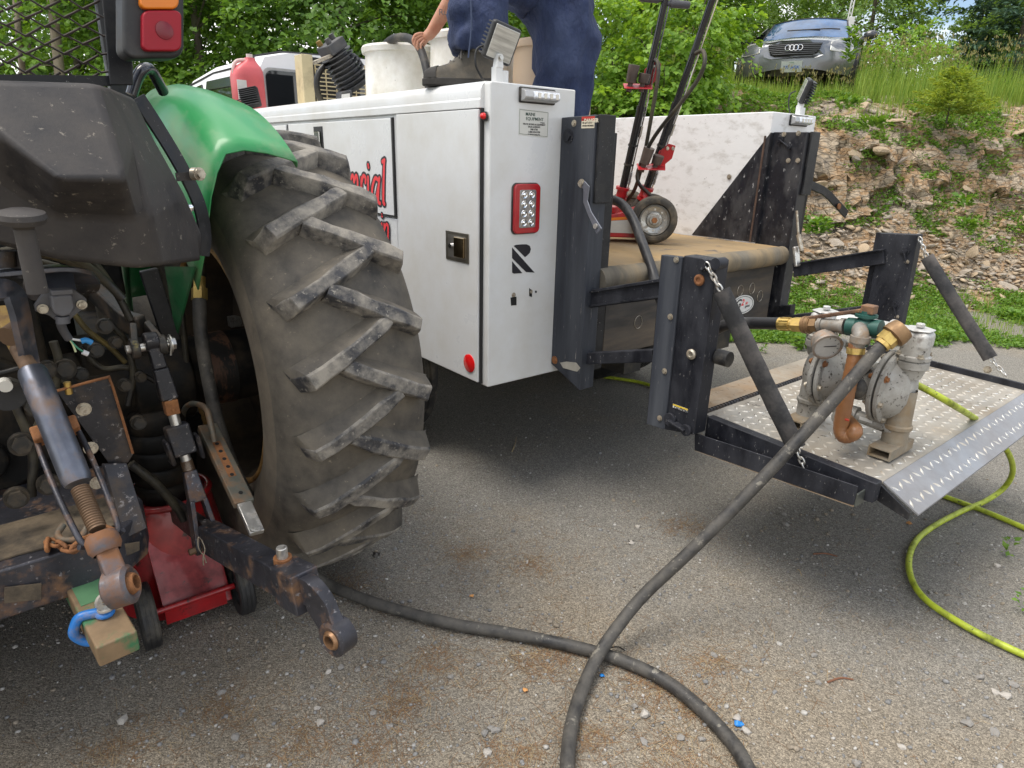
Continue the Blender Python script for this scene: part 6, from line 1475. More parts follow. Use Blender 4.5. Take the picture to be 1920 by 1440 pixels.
mb = MB(); mb.prism([K(x, y, v=1.80) for x, y in ((640, 172), (660, 168), (662, 186), (640, 188))], (0, .08, 0)); mb.build('switch_box', M_finned, comp, bevel=.006)
mb = MB(); mb.prism([K(x, y, v=1.795) for x, y in ((641, 177), (656, 175), (656, 183), (641, 184))], (0, .003, 0)); mb.build('switch_label', M_wht, comp)

# ---- axle jacks with long handles
M_jackred = mat('jack_red_paint', (.46, .016, .022), .35, var=.1, dirt=(.16, .03, .03), dirt_amt=.25, dirt_scale=10, coat=.2)
M_tubeblk = mat('black_tube_gloss', (.010, .011, .015), .25, coat=.4, dirt=(.05, .05, .05), dirt_amt=.05)
M_wheelgrey = mat('galvanised_hub', (.42, .42, .40), .35, .8, var=.2, dirt=(.25, .2, .14), dirt_amt=.25, dirt_scale=30)
M_brnrub = mat('dusty_wheel_rubber', (.04, .036, .03), .8, var=.2, dirt=(.16, .13, .09), dirt_amt=.4, dirt_scale=12, bump=.2)
def axle_jack(label, wheel_px, sock_px, top_px, clip_px, u_h, shift, cable):
    j = thing('axle_jack', label, 'jack', frame='truck')
    base = K(wheel_px[0], wheel_px[1], z=1.072)
    ax_ = Vector((-.70, -.71, 0)); fwd = Vector((-.71, .70, 0))
    for s, nm in ((0, 'near'), (1, 'far')):
        w = bpy.data.objects.new('jack_wheel', None); COL.objects.link(w); w.parent = j
        c = base + Vector((0, 0, .125)) - ax_ * (.24 * s)
        mb = MB(); mb.lathe_on([(-.02, .080), (-.034, .088), (-.036, .105), (-.028, .119), (-.012, .125), (.012, .125), (.028, .119), (.036, .105), (.034, .088), (.02, .080), (-.02, .08)], c, ax_, 40); mb.build('jack_tyre', M_brnrub, w, smooth=50)
        mb = MB(); mb.lathe_on([(.025, .082), (.030, .078), (.018, .070), (.012, .045), (.022, .040), (.024, .028), (.030, .024), (.030, 0)], c, ax_, 36); mb.lathe_on([(.02, .082), (.012, .06), (.012, 0)], c, -ax_, 30); mb.build('jack_rim', M_wheelgrey, w, smooth=30)
        mb = MB(); mb.bolt(c + ax_ * .03, ax_, .016, .014, False); mb.build('hub_nut', M_rust, w, smooth=30)
        for k in range(8):
            a = k * PI / 4; e1, e2, _ = basis(ax_); mb = MB(); p = c + (e1 * math.cos(a) + e2 * math.sin(a)) * .055 + ax_ * .014; mb.cyl(p, p + ax_ * .004, .006, n=8); mb.build('rim_bolt', M_steel, w)
    o = base - ax_ * .12
    def pt(f, a, z): return o + fwd * f + ax_ * a + Vector((0, 0, z))
    mb = MB(); A_ = [(-.02, .02), (-.02, .16), (.06, .19), (.20, .15), (.44, .10), (.44, .02)]
    mb.prism([pt(f, .075, z) for f, z in A_], ax_ * -.15); mb.build('jack_frame', M_jackred, j, bevel=.008)
    mb = MB(); mb.prism([pt(f, .0765, z) for f, z in ((.10, .045), (.27, .045), (.27, .105), (.10, .12))], ax_ * .001); mb.build('jack_label', mat('greyed_label', (.55, .54, .50), .5, var=.1), j)
    mb = MB(); mb.prism([pt(f, .0768, z) for f, z in ((.10, .122), (.27, .107), (.27, .121), (.10, .138))], ax_ * .001); mb.build('label_band', M_amber, j)
    mb = MB(); p = pt(.2, -.0, .15); mb.lathe_on([(0, .06), (.03, .06), (.04, .05), (.04, 0)], p, (0, 0, 1), 20); mb.build('jack_saddle', M_jackred, j, smooth=30)
    s0, t0 = K(*sock_px, u=u_h), K(*top_px, u=u_h)
    d = (t0 - s0).normalized(); t1 = t0 + d * .12
    foot = pt(.02, .0, .15)
    mb = MB(); mb.tube([foot, s0 + d * -.02], .022, 12); mb.cyl(s0 - d * .05, s0 + d * .0, .030, n=18); mb.cyl(s0 - d * .012, s0 + d * .004, .040, n=18); mb.cyl(s0 - d * .07, s0 - d * .055, .036, n=18); mb.build('handle_socket', M_jackred, j, smooth=30)
    mid = s0.lerp(t0, .46)
    mb = MB(); mb.cyl(s0, mid, .0215, n=20); mb.build('lower_tube', M_tubeblk, j, smooth=40)
    mb = MB(); mb.cyl(mid, t1, .0175, n=20); mb.cyl(mid - d * .012, mid + d * .012, .024, n=20); mb.build('upper_tube', M_tubeblk, j, smooth=40)
    sd = Vector((.55, -.45, 0)).normalized() * .030
    mb = MB(); mb.cyl(s0 + sd - d * .04, t1 + sd * .85, .0045, n=8); mb.cyl(s0.lerp(t0, .30) + sd, s0.lerp(t0, .36) + sd, .009, n=10); mb.build('control_rod', M_chrome, j, smooth=40)
    mb = MB()
    for k in range(9): c = s0 + sd + d * (.02 + .008 * k); mb.lathe_on([(0, .006), (.003, .010), (.006, .006)], c, d, 12)
    mb.build('return_spring', M_steel, j, smooth=40)
    for g in (.13, .235): mb = MB(); c = s0 + d * g; mb.cyl(c - d * .005, c + d * .005, .025, n=16); mb.build('tube_clip', M_rubber, j, smooth=30)
    # tee grips
    gdir = Vector((.78, -.62, -.05)).normalized()
    for s in (-1, 1):
        mb = MB(); p = t0 + d * (.0 if s > 0 else .015); mb.cyl(p, p + gdir * s * .035, .012, n=12); mb.lathe_on([(0, 0), (0, .016), (.01, .019), (.09, .018), (.10, .014), (.10, 0)], p + gdir * s * .03, gdir * s, 16); mb.build('hand_grip', mat('grey_rubber_grip', (.09, .09, .10), .7, var=.2, bump=.3), j, smooth=40)
    # red clip plate carrying spare saddle extensions
    c = K(*clip_px, u=u_h)
    e = Vector((.80, -.6, 0)); k_ = bpy.data.objects.new('extension_holder', None); COL.objects.link(k_); k_.parent = j
    sc = shift
    mb = MB(); mb.prism([c + d * (.06) + e * .02, c + d * .05 + e * .06, c + d * -.02 + e * .065, c - d * .055 + e * .035, c - d * .055 - e * .02, c + d * .02 - e * .02], Vector((-.3, -.4, 0)).normalized() * .006); mb.build('holder_plate', M_jackred, k_, bevel=.002)
    mb = MB(); mb.prism([c - d * .05 + e * .04, c - d * .05 - e * .12, c - d * .06 - e * .12 + Vector((-.05, -.06, -.02)), c - d * .06 + e * .03 + Vector((-.05, -.06, -.02))], Vector((0, 0, -.005))); mb.build('holder_shelf', M_jackred, k_, bevel=.002)
    for q, (x, h) in enumerate(((-.085, .085), (-.02, .045))):
        p = c - d * .05 + e * x + Vector((-.03, -.035, 0)); mb = MB(); mb.lathe_on([(0, 0), (0, .026), (h * .8, .030), (h, .030), (h, .02), (h - .01, 0)], p, d, 20); mb.cyl(p - d * .045, p, .014, n=12); mb.build('saddle_extension', mat('brown_grey_iron', (.12, .095, .085), .55, .4, var=.3), k_, smooth=30)
    for x in (.015, .045): mb = MB(); mb.bolt(c + d * .035 + e * (x + .005) + Vector((-.004, -.006, 0)), (-.3, -.9, 0), .007, .006); mb.build('holder_bolt', M_bolt, k_, smooth=30)
    mb = MB(); mb.tube(smooth_path([K(x, y, u=uu) for x, y, uu in cable], 7), .0105, 10); mb.build('air_line', M_hyd, j, smooth=60)
    return j
axle_jack('red air axle jack in front on the bed, grey hubbed wheel and chrome handle rod', (1222, 456), (1213, 352), (1340, -14), (1240, 290), 1.44, 0, [(1305, 100, 1.42), (1318, 96, 1.40), (1321, 118, 1.38), (1308, 150, 1.38), (1275, 195, 1.36), (1228, 255, 1.34), (1200, 310, 1.34), (1196, 340, 1.34), (1215, 362, 1.40), (1232, 378, 1.44)])
axle_jack('red air axle jack standing behind, its handle topped by two grey rubber grips', (1178, 438), (1168, 352), (1246, 6), (1214, 138), 1.40, 0, [(1228, 112, 1.40), (1234, 120, 1.39), (1233, 150, 1.38), (1222, 215, 1.38), (1206, 300, 1.40), (1190, 355, 1.42), (1172, 380, 1.44)])

# ---- diaphragm pump on the platform
pump = thing('diaphragm_pump', 'weathered cast aluminium diaphragm pump standing on the lift platform', 'pump', frame='truck')
M_alu = mat('weathered_cast_aluminium', (.46, .455, .43), .5, .45, var=.2, var_scale=10, dirt=(.20, .18, .15), dirt_amt=.42, dirt_scale=9, sharp=.2, wear=(.06, .05, .042), wear_amt=.27, wear_scale=60, bump=.4, bump_scale=60)
M_aluw = mat('flaking_white_aluminium', (.55, .55, .53), .5, .4, var=.15, dirt=(.25, .23, .21), dirt_amt=.35, dirt_scale=14, sharp=.06, bump=.3)
M_alud = mat('muddy_aluminium', (.28, .245, .19), .7, .2, var=.25, dirt=(.24, .16, .08), dirt_amt=.45, dirt_scale=8, bump=.3)
M_valve = mat('green_valve_paint', (.022, .085, .07), .45, .2, var=.25, dirt=(.13, .10, .06), dirt_amt=.25, wear=(.25, .10, .04), wear_amt=.15)
M_brass = mat('yellow_brass', (.62, .44, .14), .35, .8, var=.2, dirt=(.3, .2, .08), dirt_amt=.25, dirt_scale=25)
M_bronze = mat('brown_bronze', (.27, .17, .085), .45, .6, var=.25, dirt=(.2, .11, .05), dirt_amt=.35, dirt_scale=20)
M_grit = mat('oxidised_grey_pipe', (.27, .255, .23), .6, .4, var=.3, dirt=(.22, .15, .09), dirt_amt=.3, dirt_scale=20, bump=.3)
PC = .74
cl, cr_ = K(1553, 712, u=PC), K(1670, 710, u=PC)
cz = (cl.z + cr_.z) / 2; cl.z = cr_.z = cz
va = Vector((0, -1, 0))
def chamber(c, sg, name):
    e = bpy.data.objects.new('pump_chamber', None); COL.objects.link(e); e.parent = pump
    d = va * sg; R = .124
    mb = MB(); mb.lathe_on([(-.020, .05), (-.020, R * .97), (-.017, R), (-.006, R), (-.003, R * .97), (-.003, .05)], c, d, 44); mb.build('inner_flange', M_alu, e, smooth=30)
    mb = MB(); mb.lathe_on([(-.004, .05), (-.004, R * .955), (.003, R * .955), (.003, .05)], c, d, 40); mb.build('diaphragm_edge', M_rubber, e, smooth=30)
    mb = MB(); mb.lathe_on([(.003, .05), (.003, R * .97), (.006, R), (.018, R), (.021, R * .96), (.024, R * .84), (.040, R * .78), (.062, R * .60), (.074, R * .35), (.078, 0)], c, d, 44); mb.build('chamber_dome', M_alu, e, smooth=40)
    for k in range(8):
        a = k * PI / 4 + .3; p = c + Vector((math.cos(a) * R * .9, 0, math.sin(a) * R * .9)); mb = MB(); mb.bolt(p + d * .021, d, .0085, .010); mb.bolt(p - d * .020, -d, .0085, .010); mb.build('clamp_bolt', M_rust if k == 3 else M_bolt, e, smooth=30)
    # backing cone towards the middle
    mb = MB(); mb.lathe_on([(-.02, R * .80), (-.045, R * .62), (-.07, R * .45), (-.11, R * .40)], c, d, 32); mb.build('chamber_back', M_alu, e, smooth=40)
chamber(cl, -1, 'a'); chamber(cr_, 1, 'b')
mid = (cl + cr_) / 2
mb = MB(); mb.cyl(cl + va * .0, cr_, .045, n=24); mb.box(mid - Vector((.05, .045, .06)), mid + Vector((.045, .045, .065))); mb.build('centre_block', M_alu, pump, bevel=.012, seg=3)
mb = MB(); p = mid + Vector((-.05, -.035, .035)); 
for k in range(6): a = k * PI / 3; mb.bar(p, p + Vector((0, math.cos(a), math.sin(a))) * .034, .006, .012, up=(1, 0, 0))
mb.tube([p + Vector((-.004, math.cos(a) * .036, math.sin(a) * .036)) for a in np.linspace(0, 2 * PI, 20, endpoint=False)], .006, 6, closed=True); mb.build('spoked_cap', M_alu, pump, smooth=50)
zpl = pz(-1.2)
top_r, top_l = K(1724, 622, u=PC + .01), K(1550, 590, u=PC + .01)
for c, sg, nm, tz in ((cr_, 1, 'r', None), (cl, -1, 'l', None)):
    e = bpy.data.objects.new('manifold_column', None); COL.objects.link(e); e.parent = pump
    d = va * sg; b = c + d * .052; zt = cz + .175
    bx_ = Vector((b.x, b.y, 0)); 
    def at(z, dd=0): return Vector((b.x, b.y, z)) + d * dd
    mb = MB(); mb.lathe_on([(0, .0), (0, .040), (.05, .040), (.055, .046), (.066, .046), (.07, .040), (.12, .038), (.19, .036)], at(zpl + .035), (0, 0, 1), 28); mb.build('lower_column', M_alud if sg > 0 else M_alu, e, smooth=35)
    mb = MB(); mb.lathe_on([(0, .036), (.03, .044), (.034, .05), (.055, .05), (.06, .044), (.062, .051), (.074, .051), (.078, .044), (.14, .042)], at(cz + .052), (0, 0, 1), 28); mb.build('upper_column', M_alu, e, smooth=35)
    mb = MB(); mb.box(at(zt) + Vector((-.040, -.042, -.03)), at(zt) + Vector((.042, .042, .035))); mb.build('top_elbow', M_aluw, e, bevel=.02, seg=3)
    mb = MB(); p = at(zt + .034); mb.prism([p + Vector((math.cos(a) * .046, math.sin(a) * .046, 0)) for a in np.linspace(0, 2 * PI, 7)[:-1]], (0, 0, .006)); mb.bolt(p + Vector((0, 0, .006)), (0, 0, 1), .014, .016, False); mb.build('elbow_cap', M_aluw, e, bevel=.003)
    for k in range(4):
        a = k * PI / 2 + .78; p = at(cz + .127) + Vector((math.cos(a) * .046, math.sin(a) * .046, 0)); mb = MB(); mb.bolt(p, (0, 0, 1), .008, .011); mb.build('column_bolt', M_bolt, e, smooth=30)
    p = at(zpl + .015) ; mb = MB()
    f = bpy.data.objects.new('foot', None)
    x0, x1 = b.x - .105, b.x + .075
    for (a0, b0) in (((x0, b.y - .036, zpl + .004), (x1, b.y + .036, zpl + .009)), ((x0, b.y - .036, zpl + .034), (x1, b.y + .036, zpl + .039)), ((x0, b.y - .036, zpl + .0092), (x1, b.y - .031, zpl + .0338)), ((x0, b.y + .031, zpl + .0092), (x1, b.y + .036, zpl + .0338))): mb.box(a0, b0)
    mb.build('foot_channel', M_alud, e)
# bottom and top manifolds
bl, br = Vector((PC - .02, (cl + va * -.052).y, zpl + .11)), Vector((PC - .02, (cr_ + va * .052).y, zpl + .085))
mb = MB(); mb.cyl(bl, br, .021, n=20); mm_ = bl.lerp(br, .50); mb.cyl(mm_ + Vector((0, .03, 0)), mm_ + Vector((0, -.03, 0)), .029, n=20); mb.cyl(mm_, mm_ + Vector((-.075, 0, -.004)), .026, n=20)
mb.build('bottom_manifold', M_alu, pump, smooth=40)
mb = MB(); p = bl.lerp(br, .72) + Vector((-.0215, 0, .006)); mb.box(p + Vector((-.0006, -.022, -.006)), p + Vector((.0, .022, .006))); mb.build('maker_tag', M_wht, pump)
tl_, tr_ = Vector((PC + .02, (cl + va * -.05).y, cz + .178)), Vector((PC + .02, (cr_ + va * .05).y, cz + .178))
mb = MB(); mb.cyl(tl_, tr_, .034, n=24); mb.lathe_on([(0, .045), (.012, .045)], tl_.lerp(tr_, .7), (tr_ - tl_), 20); mb.build('top_manifold', M_aluw, pump, smooth=40)
# valve assembly in front (towards the camera side)
UV = PC - .115
def V_(x, y, u=UV): return K(x, y, u=u)
vc = V_(1620, 614)
mb = MB(); a, b = V_(1590, 612), V_(1652, 618); mb.cyl(a, b, .030, n=24); mb.ball(vc, .037, 20, 12); mb.cyl(vc, vc + Vector((0, 0, .055)), .022, n=20); mb.cyl(vc + Vector((0, 0, .035)), vc + Vector((0, 0, .044)), .034, n=20); mb.cyl(vc, vc - Vector((0, 0, .06)), .024, n=20)
mb.build('valve_body', M_valve, pump, smooth=40)
mb = MB(); a, b = V_(1630, 580), V_(1513, 597); mb.bar(a, b, .024, .013); mb.box(a - Vector((.020, .020, .014)), a + Vector((.020, .020, .014))); mb.build('valve_lever', mat('rusty_lever', (.13, .075, .05), .6, .3, var=.4, dirt=(.28, .15, .07), dirt_amt=.4, dirt_scale=20), pump, bevel=.004)
mb = MB(); a, b = V_(1585, 612), V_(1536, 609); mb.cyl(a, b, .022, n=20); mb.cyl(V_(1556, 610), V_(1553, 640), .016, n=16); mb.cyl(a, a.lerp(b, .16), .027, n=20); mb.cyl(b.lerp(a, .14), b, .027, n=20); mb.build('pipe_tee', M_grit, pump, smooth=30)
mb = MB(); mb.cyl(V_(1537, 609), V_(1530, 609), .018, n=16); mb.build('thread_tape', M_wht, pump)
mb = MB(); mb.cyl(V_(1533, 609), V_(1521, 609), .026, n=6); mb.cyl(V_(1521, 609), V_(1506, 609), .029, n=24); mb.cyl(V_(1519, 609), V_(1517, 609), .031, n=24); mb.cyl(V_(1512, 609), V_(1510, 609), .031, n=24); mb.build('bronze_coupler', M_bronze, pump, smooth=20)
mb = MB(); mb.cyl(V_(1507, 609), V_(1488, 608), .027, n=6); mb.cyl(V_(1489, 608), V_(1481, 608), .021, n=18); mb.build('brass_adapter', M_brass, pump, smooth=20)
mb = MB(); mb.cyl(V_(1482, 608), V_(1461, 607), .023, n=18)
for k in range(10): a = k * PI / 5; x, y, d = basis(V_(1461, 607) - V_(1482, 608)); p = V_(1482, 608) + (x * math.cos(a) + y * math.sin(a)) * .0215; mb.bar(p, p + (V_(1461, 607) - V_(1482, 608)) * .8, .006, .006)
mb.build('brass_ferrule', M_brass, pump, smooth=20)
# gauge
g = bpy.data.objects.new('pressure_gauge', None); COL.objects.link(g); g.parent = pump
gc = V_(1551, 650, UV - .035); gd = Vector((-.62, -.70, -.36)).normalized()
mb = MB(); mb.lathe_on([(-.045, 0), (-.045, .040), (-.01, .046), (.0, .049), (.005, .049), (.006, .042), (.001, .041)], gc, gd, 36); mb.build('gauge_case', mat('rust_spotted_steel', (.42, .39, .35), .4, .7, var=.2, dirt=(.28, .14, .06), dirt_amt=.42, dirt_scale=22), g, smooth=40)
mb = MB(); mb.lathe_on([(.0015, .042), (.0015, 0)], gc, gd, 32); mb.build('gauge_dial', mat('grey_dial', (.52, .51, .48), .4, var=.12, var_scale=30), g)
x, y, _ = basis(gd); xr = Vector((.70, -.72, 0)).normalized(); yr = gd.cross(xr) * -1
if yr.z < 0: yr = -yr
mb = MB(); mb.bar(gc + gd * .0022 - xr * .012, gc + gd * .0022 + xr * .028 + yr * .006, .0025, .001, up=gd); mb.build('gauge_needle', M_ink, g)
mb = MB()
for k in range(9): a = math.radians(-40 + 260 * k / 8); dv = xr * math.cos(a) + yr * math.sin(a); mb.bar(gc + gd * .002 + dv * .031, gc + gd * .002 + dv * .037, .0016, .0008, up=gd)
mb.build('gauge_ticks', M_ink, g)['kind'] = 'stuff'
mb = MB(); mb.lathe_on([(0, 0), (0, .008), (.004, .007), (.004, 0)], V_(1549, 629, UV - .02), Vector((-.4, -.5, .6)), 14); mb.build('gauge_plug', M_rubber, g)
# amber recirculation hose with elbow and clamp
mb = MB(); e0, e1, e2 = V_(1612, 618, UV - .03), V_(1614, 630, UV - .055), V_(1606, 648, UV - .055)
mb.tube(smooth_path([vc, e0, e1, e2], 6), .024, 16); mb.cyl(e1 + Vector((0, 0, .0)), e1 - Vector((0, 0, .02)), .030, n=18); mb.build('hose_elbow', M_grit, pump, smooth=40)
hp_ = [V_(1606, 644, UV - .055), V_(1602, 675, UV - .06), V_(1593, 715, UV - .065), V_(1584, 760, UV - .07), V_(1577, 798, UV - .07), V_(1580, 816, UV - .07), V_(1592, 817, UV - .065), V_(1603, 806, UV - .055), mm_ + Vector((-.05, 0, 0))]
M_ambhose = mat('amber_rubber_hose', (.25, .115, .048), .34, var=.12, var_scale=10, dirt=(.22, .09, .04), dirt_amt=.3, dirt_scale=12, sub=.2)
mb = MB(); P = smooth_path(hp_, 9); R = [.0235 + .0005 * math.sin(i * 2.2) for i in range(len(P))]; mb.tube(P, R, 18); mb.build('amber_hose', M_ambhose, pump, smooth=70)
mb = MB(); mb.cyl(V_(1605, 652, UV - .056), V_(1604, 663, UV - .057), .0275, n=24); mb.build('hose_clamp', M_brass, pump, smooth=30)
mb = MB(); p = V_(1588, 787, UV - .10); mb.ball(p, (.006, .008, .004), 8, 6); mb.build('red_spot', mat('red_spot', (.4, .03, .01), .5), pump)
mb = MB(); p = V_(1607, 728, UV - .02); mb.ball(p, (.028, .03, .036), 16, 10); mb.build('muffler_cap', M_rubber, pump, smooth=60)
# outlet fitting
f0, f1, f2 = V_(1690, 620, UV), V_(1672, 630, UV - .02), V_(1652, 648, UV - .045)
mb = MB(); d = (f2 - f0).normalized(); mb.lathe_on([(-.02, 0), (-.02, .036), (0, .040), (.018, .040), (.022, .03), (.022, 0)], f0.lerp(f1, .4), d, 24); mb.build('outlet_boss', M_bronze, pump, smooth=40)
mb = MB(); mb.cyl(f1, f1.lerp(f2, .7), .031, n=6); mb.cyl(f1.lerp(f2, .6), f2, .026, n=18); mb.build('outlet_nut', M_brass, pump, smooth=20)

# ---- hoses
def hose(pts_world, r, m_, label, cat='hose', name='hose', n=8, ends=True):
    mb = MB(); mb.tube(smooth_path(pts_world, n), r, 14); o = mb.build(name, m_, smooth=70); return tag(o, label, cat)
tk2w = lambda p: Wk(p.x, p.y, p.z)
tc2w = lambda p: Wt(p.x, p.y, p.z)
S3 = tk2w(f2); S3b = tk2w(f1.lerp(f2, .6))
E3 = G(1205, 1118, z=.165)
ln = [S3b, S3] + [S3.lerp(E3, t) - Vector((0, 0, .035 * math.sin(PI * t))) for t in (.2, .4, .6, .8)] + [E3]
gr_ = [G(1150, 1186, z=.085), G(1118, 1236, z=.045)] + [G(x, y, z=.026) for x, y in ((1093, 1290), (1075, 1345), (1066, 1400), (1066, 1460))]
lp = [Vector((.20, 1.16, .024)), Vector((.36, 1.02, .024)), Vector((.56, 1.08, .024)), Vector((.655, 1.20, .024))]
bk = [G(x, y, z=.023) for x, y in ((1408, 1450), (1375, 1395), (1310, 1325), (1240, 1272), (1160, 1236), (1080, 1213), (960, 1188), (850, 1170), (740, 1142), (660, 1115), (610, 1092))]
up_ = [tc2w(T(570, 1062, v=-.36)), tc2w(T(528, 1020, v=-.33)), tc2w(T(478, 950, v=-.31)), tc2w(T(440, 880, v=-.29)), tc2w(T(408, 790, v=-.27)), tc2w(T(388, 700, v=-.25)), tc2w(T(376, 620, v=-.23)), tc2w(T(374, 560, v=-.20))]
hose(ln + gr_ + lp + bk + up_, .0198, M_hose, 'long dusty black hose looping over the gravel from pump to tractor wheel')
ft = thing('hose_fitting', 'brass hose fitting on the upright hose end inside the tractor wheel', 'fitting')
mb = MB(); p, q = tc2w(T(374, 562, v=-.20)), tc2w(T(374, 520, v=-.17)); mb.cyl(p, p.lerp(q, .5), .024, n=6); mb.cyl(p.lerp(q, .5), q, .018, n=16); mb.build('fitting_nut', M_brass, ft, smooth=20)
mb = MB(); mb.cyl(q, q + (q - p) * .6, .021, n=16); mb.build('fitting_stem', M_hyd, ft, smooth=30)
hb = [K(1120, 372, u=.95), K(1140, 373, u=.95), K(1165, 382, u=.92), K(1186, 410, u=.88), K(1204, 455, u=.82), K(1222, 505, u=.74), K(1238, 560, u=.68), K(1275, 615, u=.66), K(1320, 626, u=.66), K(1365, 608, u=.66), K(1410, 606, u=.64), V_(1470, 607)]
hose([tk2w(p) for p in hb], .0225, mat('clean_black_hose', (.018, .018, .02), .4, var=.15, dirt=(.08, .08, .08), dirt_amt=.25), 'smooth black hose running over the bed edge down to the brass fittings')
M_lime = mat('lime_green_hose', (.42, .50, .035), .42, var=.12, var_scale=20, dirt=(.12, .14, .02), dirt_amt=.28, dirt_scale=16, wear=(.04, .05, .02), wear_amt=.22, wear_scale=45)
air = [tk2w(K(1640, 700, u=.9)), tk2w(K(1690, 712, u=.92)), tk2w(K(1722, 723, u=.92)), tk2w(K(1780, 755, u=.96)), G(1845, 797, z=.50), G(1885, 840, z=.36), G(1899, 880, z=.20), G(1885, 912, z=.08), G(1850, 938, z=.022), G(1800, 960, z=.014), G(1750, 987, z=.012), G(1717, 1015, z=.012), G(1704, 1052, z=.012), G(1712, 1092, z=.012), G(1740, 1128, z=.012), G(1800, 1168, z=.012), G(1860, 1200, z=.012), G(1925, 1230, z=.012), G(2000, 1262, z=.012)]
hose(air, .0118, M_lime, 'lime green air hose curling from behind the pump to the ground')
grd = [G(1130, 706, z=.012), G(1200, 717, z=.012), G(1250, 735, z=.012), G(1400, 800, z=.012), G(1560, 860, z=.012), G(1700, 902, z=.012), G(1770, 930, z=.012), G(1850, 960, z=.012), G(1925, 992, z=.012), G(2000, 1030, z=.012)]
hose(grd, .0118, M_lime, 'lime green air hose lying straight on the gravel under the ramp lip')

# ---- worker on the truck
worker = thing('person', 'worker in navy work trousers leaning over the barrels, boot on truck box', 'person')
M_skin = mat('skin', (.52, .27, .175), .5, var=.10, var_scale=20, sub=.2, dirt=(.45, .17, .10), dirt_amt=.25, dirt_scale=8)
M_navy = mat('navy_work_cloth', (.020, .033, .088), .85, var=.25, var_scale=9, dirt=(.042, .06, .125), dirt_amt=.36, dirt_scale=5, bump=.8, bump_scale=9, bump_dist=.035, stretch=(1.6, 1.6, .8))
M_navyshirt = mat('navy_shirt', (.02, .028, .06), .85, var=.15)
def skin_mesh(name, joints, edges, m_, parent, root=0, sub=2, disp=0.0, dscale=.12):
    me = bpy.data.meshes.new(name); me.from_pydata([tuple(j[0]) for j in joints], edges, [])
    o = bpy.data.objects.new(name, me); COL.objects.link(o); o.parent = parent
    s = o.modifiers.new('skin', 'SKIN'); s.use_smooth_shade = True; s.branch_smoothing = .4
    if not me.skin_vertices: me.skin_vertices.new()
    for i, j in enumerate(joints):
        r = j[1] if hasattr(j[1], '__len__') else (j[1], j[1]); sv = me.skin_vertices[0].data[i]; sv.radius = r; sv.use_root = (i == root)
    b = o.modifiers.new('sub', 'SUBSURF'); b.levels = sub; b.render_levels = sub
    me.materials.append(m_)
    if disp:
        tx = bpy.data.textures.new(name + '_folds', 'CLOUDS'); tx.noise_scale = dscale; tx.noise_depth = 2
        t2 = bpy.data.textures.new(name + '_creases', 'WOOD'); t2.wood_type = 'BANDNOISE'; t2.noise_basis_2 = 'SIN'; t2.noise_scale = .16; t2.turbulence = 9.0
        d2 = o.modifiers.new('creases', 'DISPLACE'); d2.texture = t2; d2.strength = disp * .42; d2.mid_level = .5; d2.texture_coords = 'LOCAL'
        d = o.modifiers.new('folds', 'DISPLACE'); d.texture = tx; d.strength = disp; d.mid_level = .5; d.texture_coords = 'LOCAL'
    return o
hipL, hipR = Pw(1005, -12, 3.30), Pw(1068, 30, 3.38)          # raised leg, standing leg
pelvis = (hipL + hipR) / 2 + Vector((.02, .02, .04))
knL, anL = Pw(893, -118, 2.98), Pw(897, 112, 2.93)
heelL, toeL = Pw(925, 142, 2.90), Pw(797, 148, 2.93)
knR = Pw(1052, 235, 3.34); knR = hipR.lerp(knR, .98); anR = Vector((knR.x + .02, knR.y + .10, 1.17)); toeR = anR + Vector((-.16, .04, -.06))
chest = Pw(935, -235, 3.35); neck = Pw(880, -310, 3.38); headc = Pw(835, -335, 3.40); headt = Pw(800, -330, 3.42)
shN, elN, wrN = Pw(868, -215, 3.22), Pw(868, -35, 3.42), Pw(806, 66, 3.52)
shF, elF, wrF = Pw(850, -260, 3.6), Pw(760, -150, 3.8), Pw(700, -40, 3.9)
J = [(pelvis, .10), (hipL, .06), (knL, .05), (anL + Vector((0, 0, .02)), .036), (anL + Vector((-.02, .0, -.03)), .02), (hipR, .065), (knR, .055), (anR, .042), (toeR, .03),
     (chest, (.17, .13)), (neck, .058), (headc, .085), (headt, .07), (shN, .058), (elN, .043), (elN.lerp(wrN, .35), .040), (wrN, .029), (shF, .058), (elF, .043), (wrF, .03), (wrF + Vector((-.1, .02, -.05)), .03)]
E_ = [(0, 1), (1, 2), (2, 3), (3, 4), (0, 5), (5, 6), (6, 7), (7, 8), (0, 9), (9, 10), (10, 11), (11, 12), (9, 13), (13, 14), (14, 15), (15, 16), (9, 17), (17, 18), (18, 19), (19, 20)]
# palm joins the arm in the same mesh
palm = Pw(793, 70, 3.53); J.append((palm, (.030, .018))); E_.append((16, 21))
skin_mesh('body', J, E_, M_skin, worker)
# fingers over the hose, thumb on the near side
fing = [((789, 63), (778, 66), (774, 76), (777, 86), .0085), ((790, 67), (779, 72), (777, 83), (781, 91), .0088), ((792, 72), (783, 78), (782, 89), (787, 96), .0085), ((795, 76), (789, 83), (789, 92), (793, 97), .0075)]
for k, (a, b, c, d, r) in enumerate(fing):
    JJ = [(Pw(800, 66 + k * 3, 3.53), r * 1.1), (Pw(*a, 3.515), r * 1.1), (Pw(*b, 3.505), r), (Pw(*c, 3.50), r * .92), (Pw(*d, 3.51), r * .75)]
    skin_mesh('finger', JJ, [(0, 1), (1, 2), (2, 3), (3, 4)], M_skin, worker, sub=2)
skin_mesh('thumb', [(Pw(803, 70, 3.54), .012), (Pw(795, 82, 3.57), .011), (Pw(788, 90, 3.57), .010), (Pw(784, 96, 3.56), .008)], [(0, 1), (1, 2), (2, 3)], M_skin, worker)
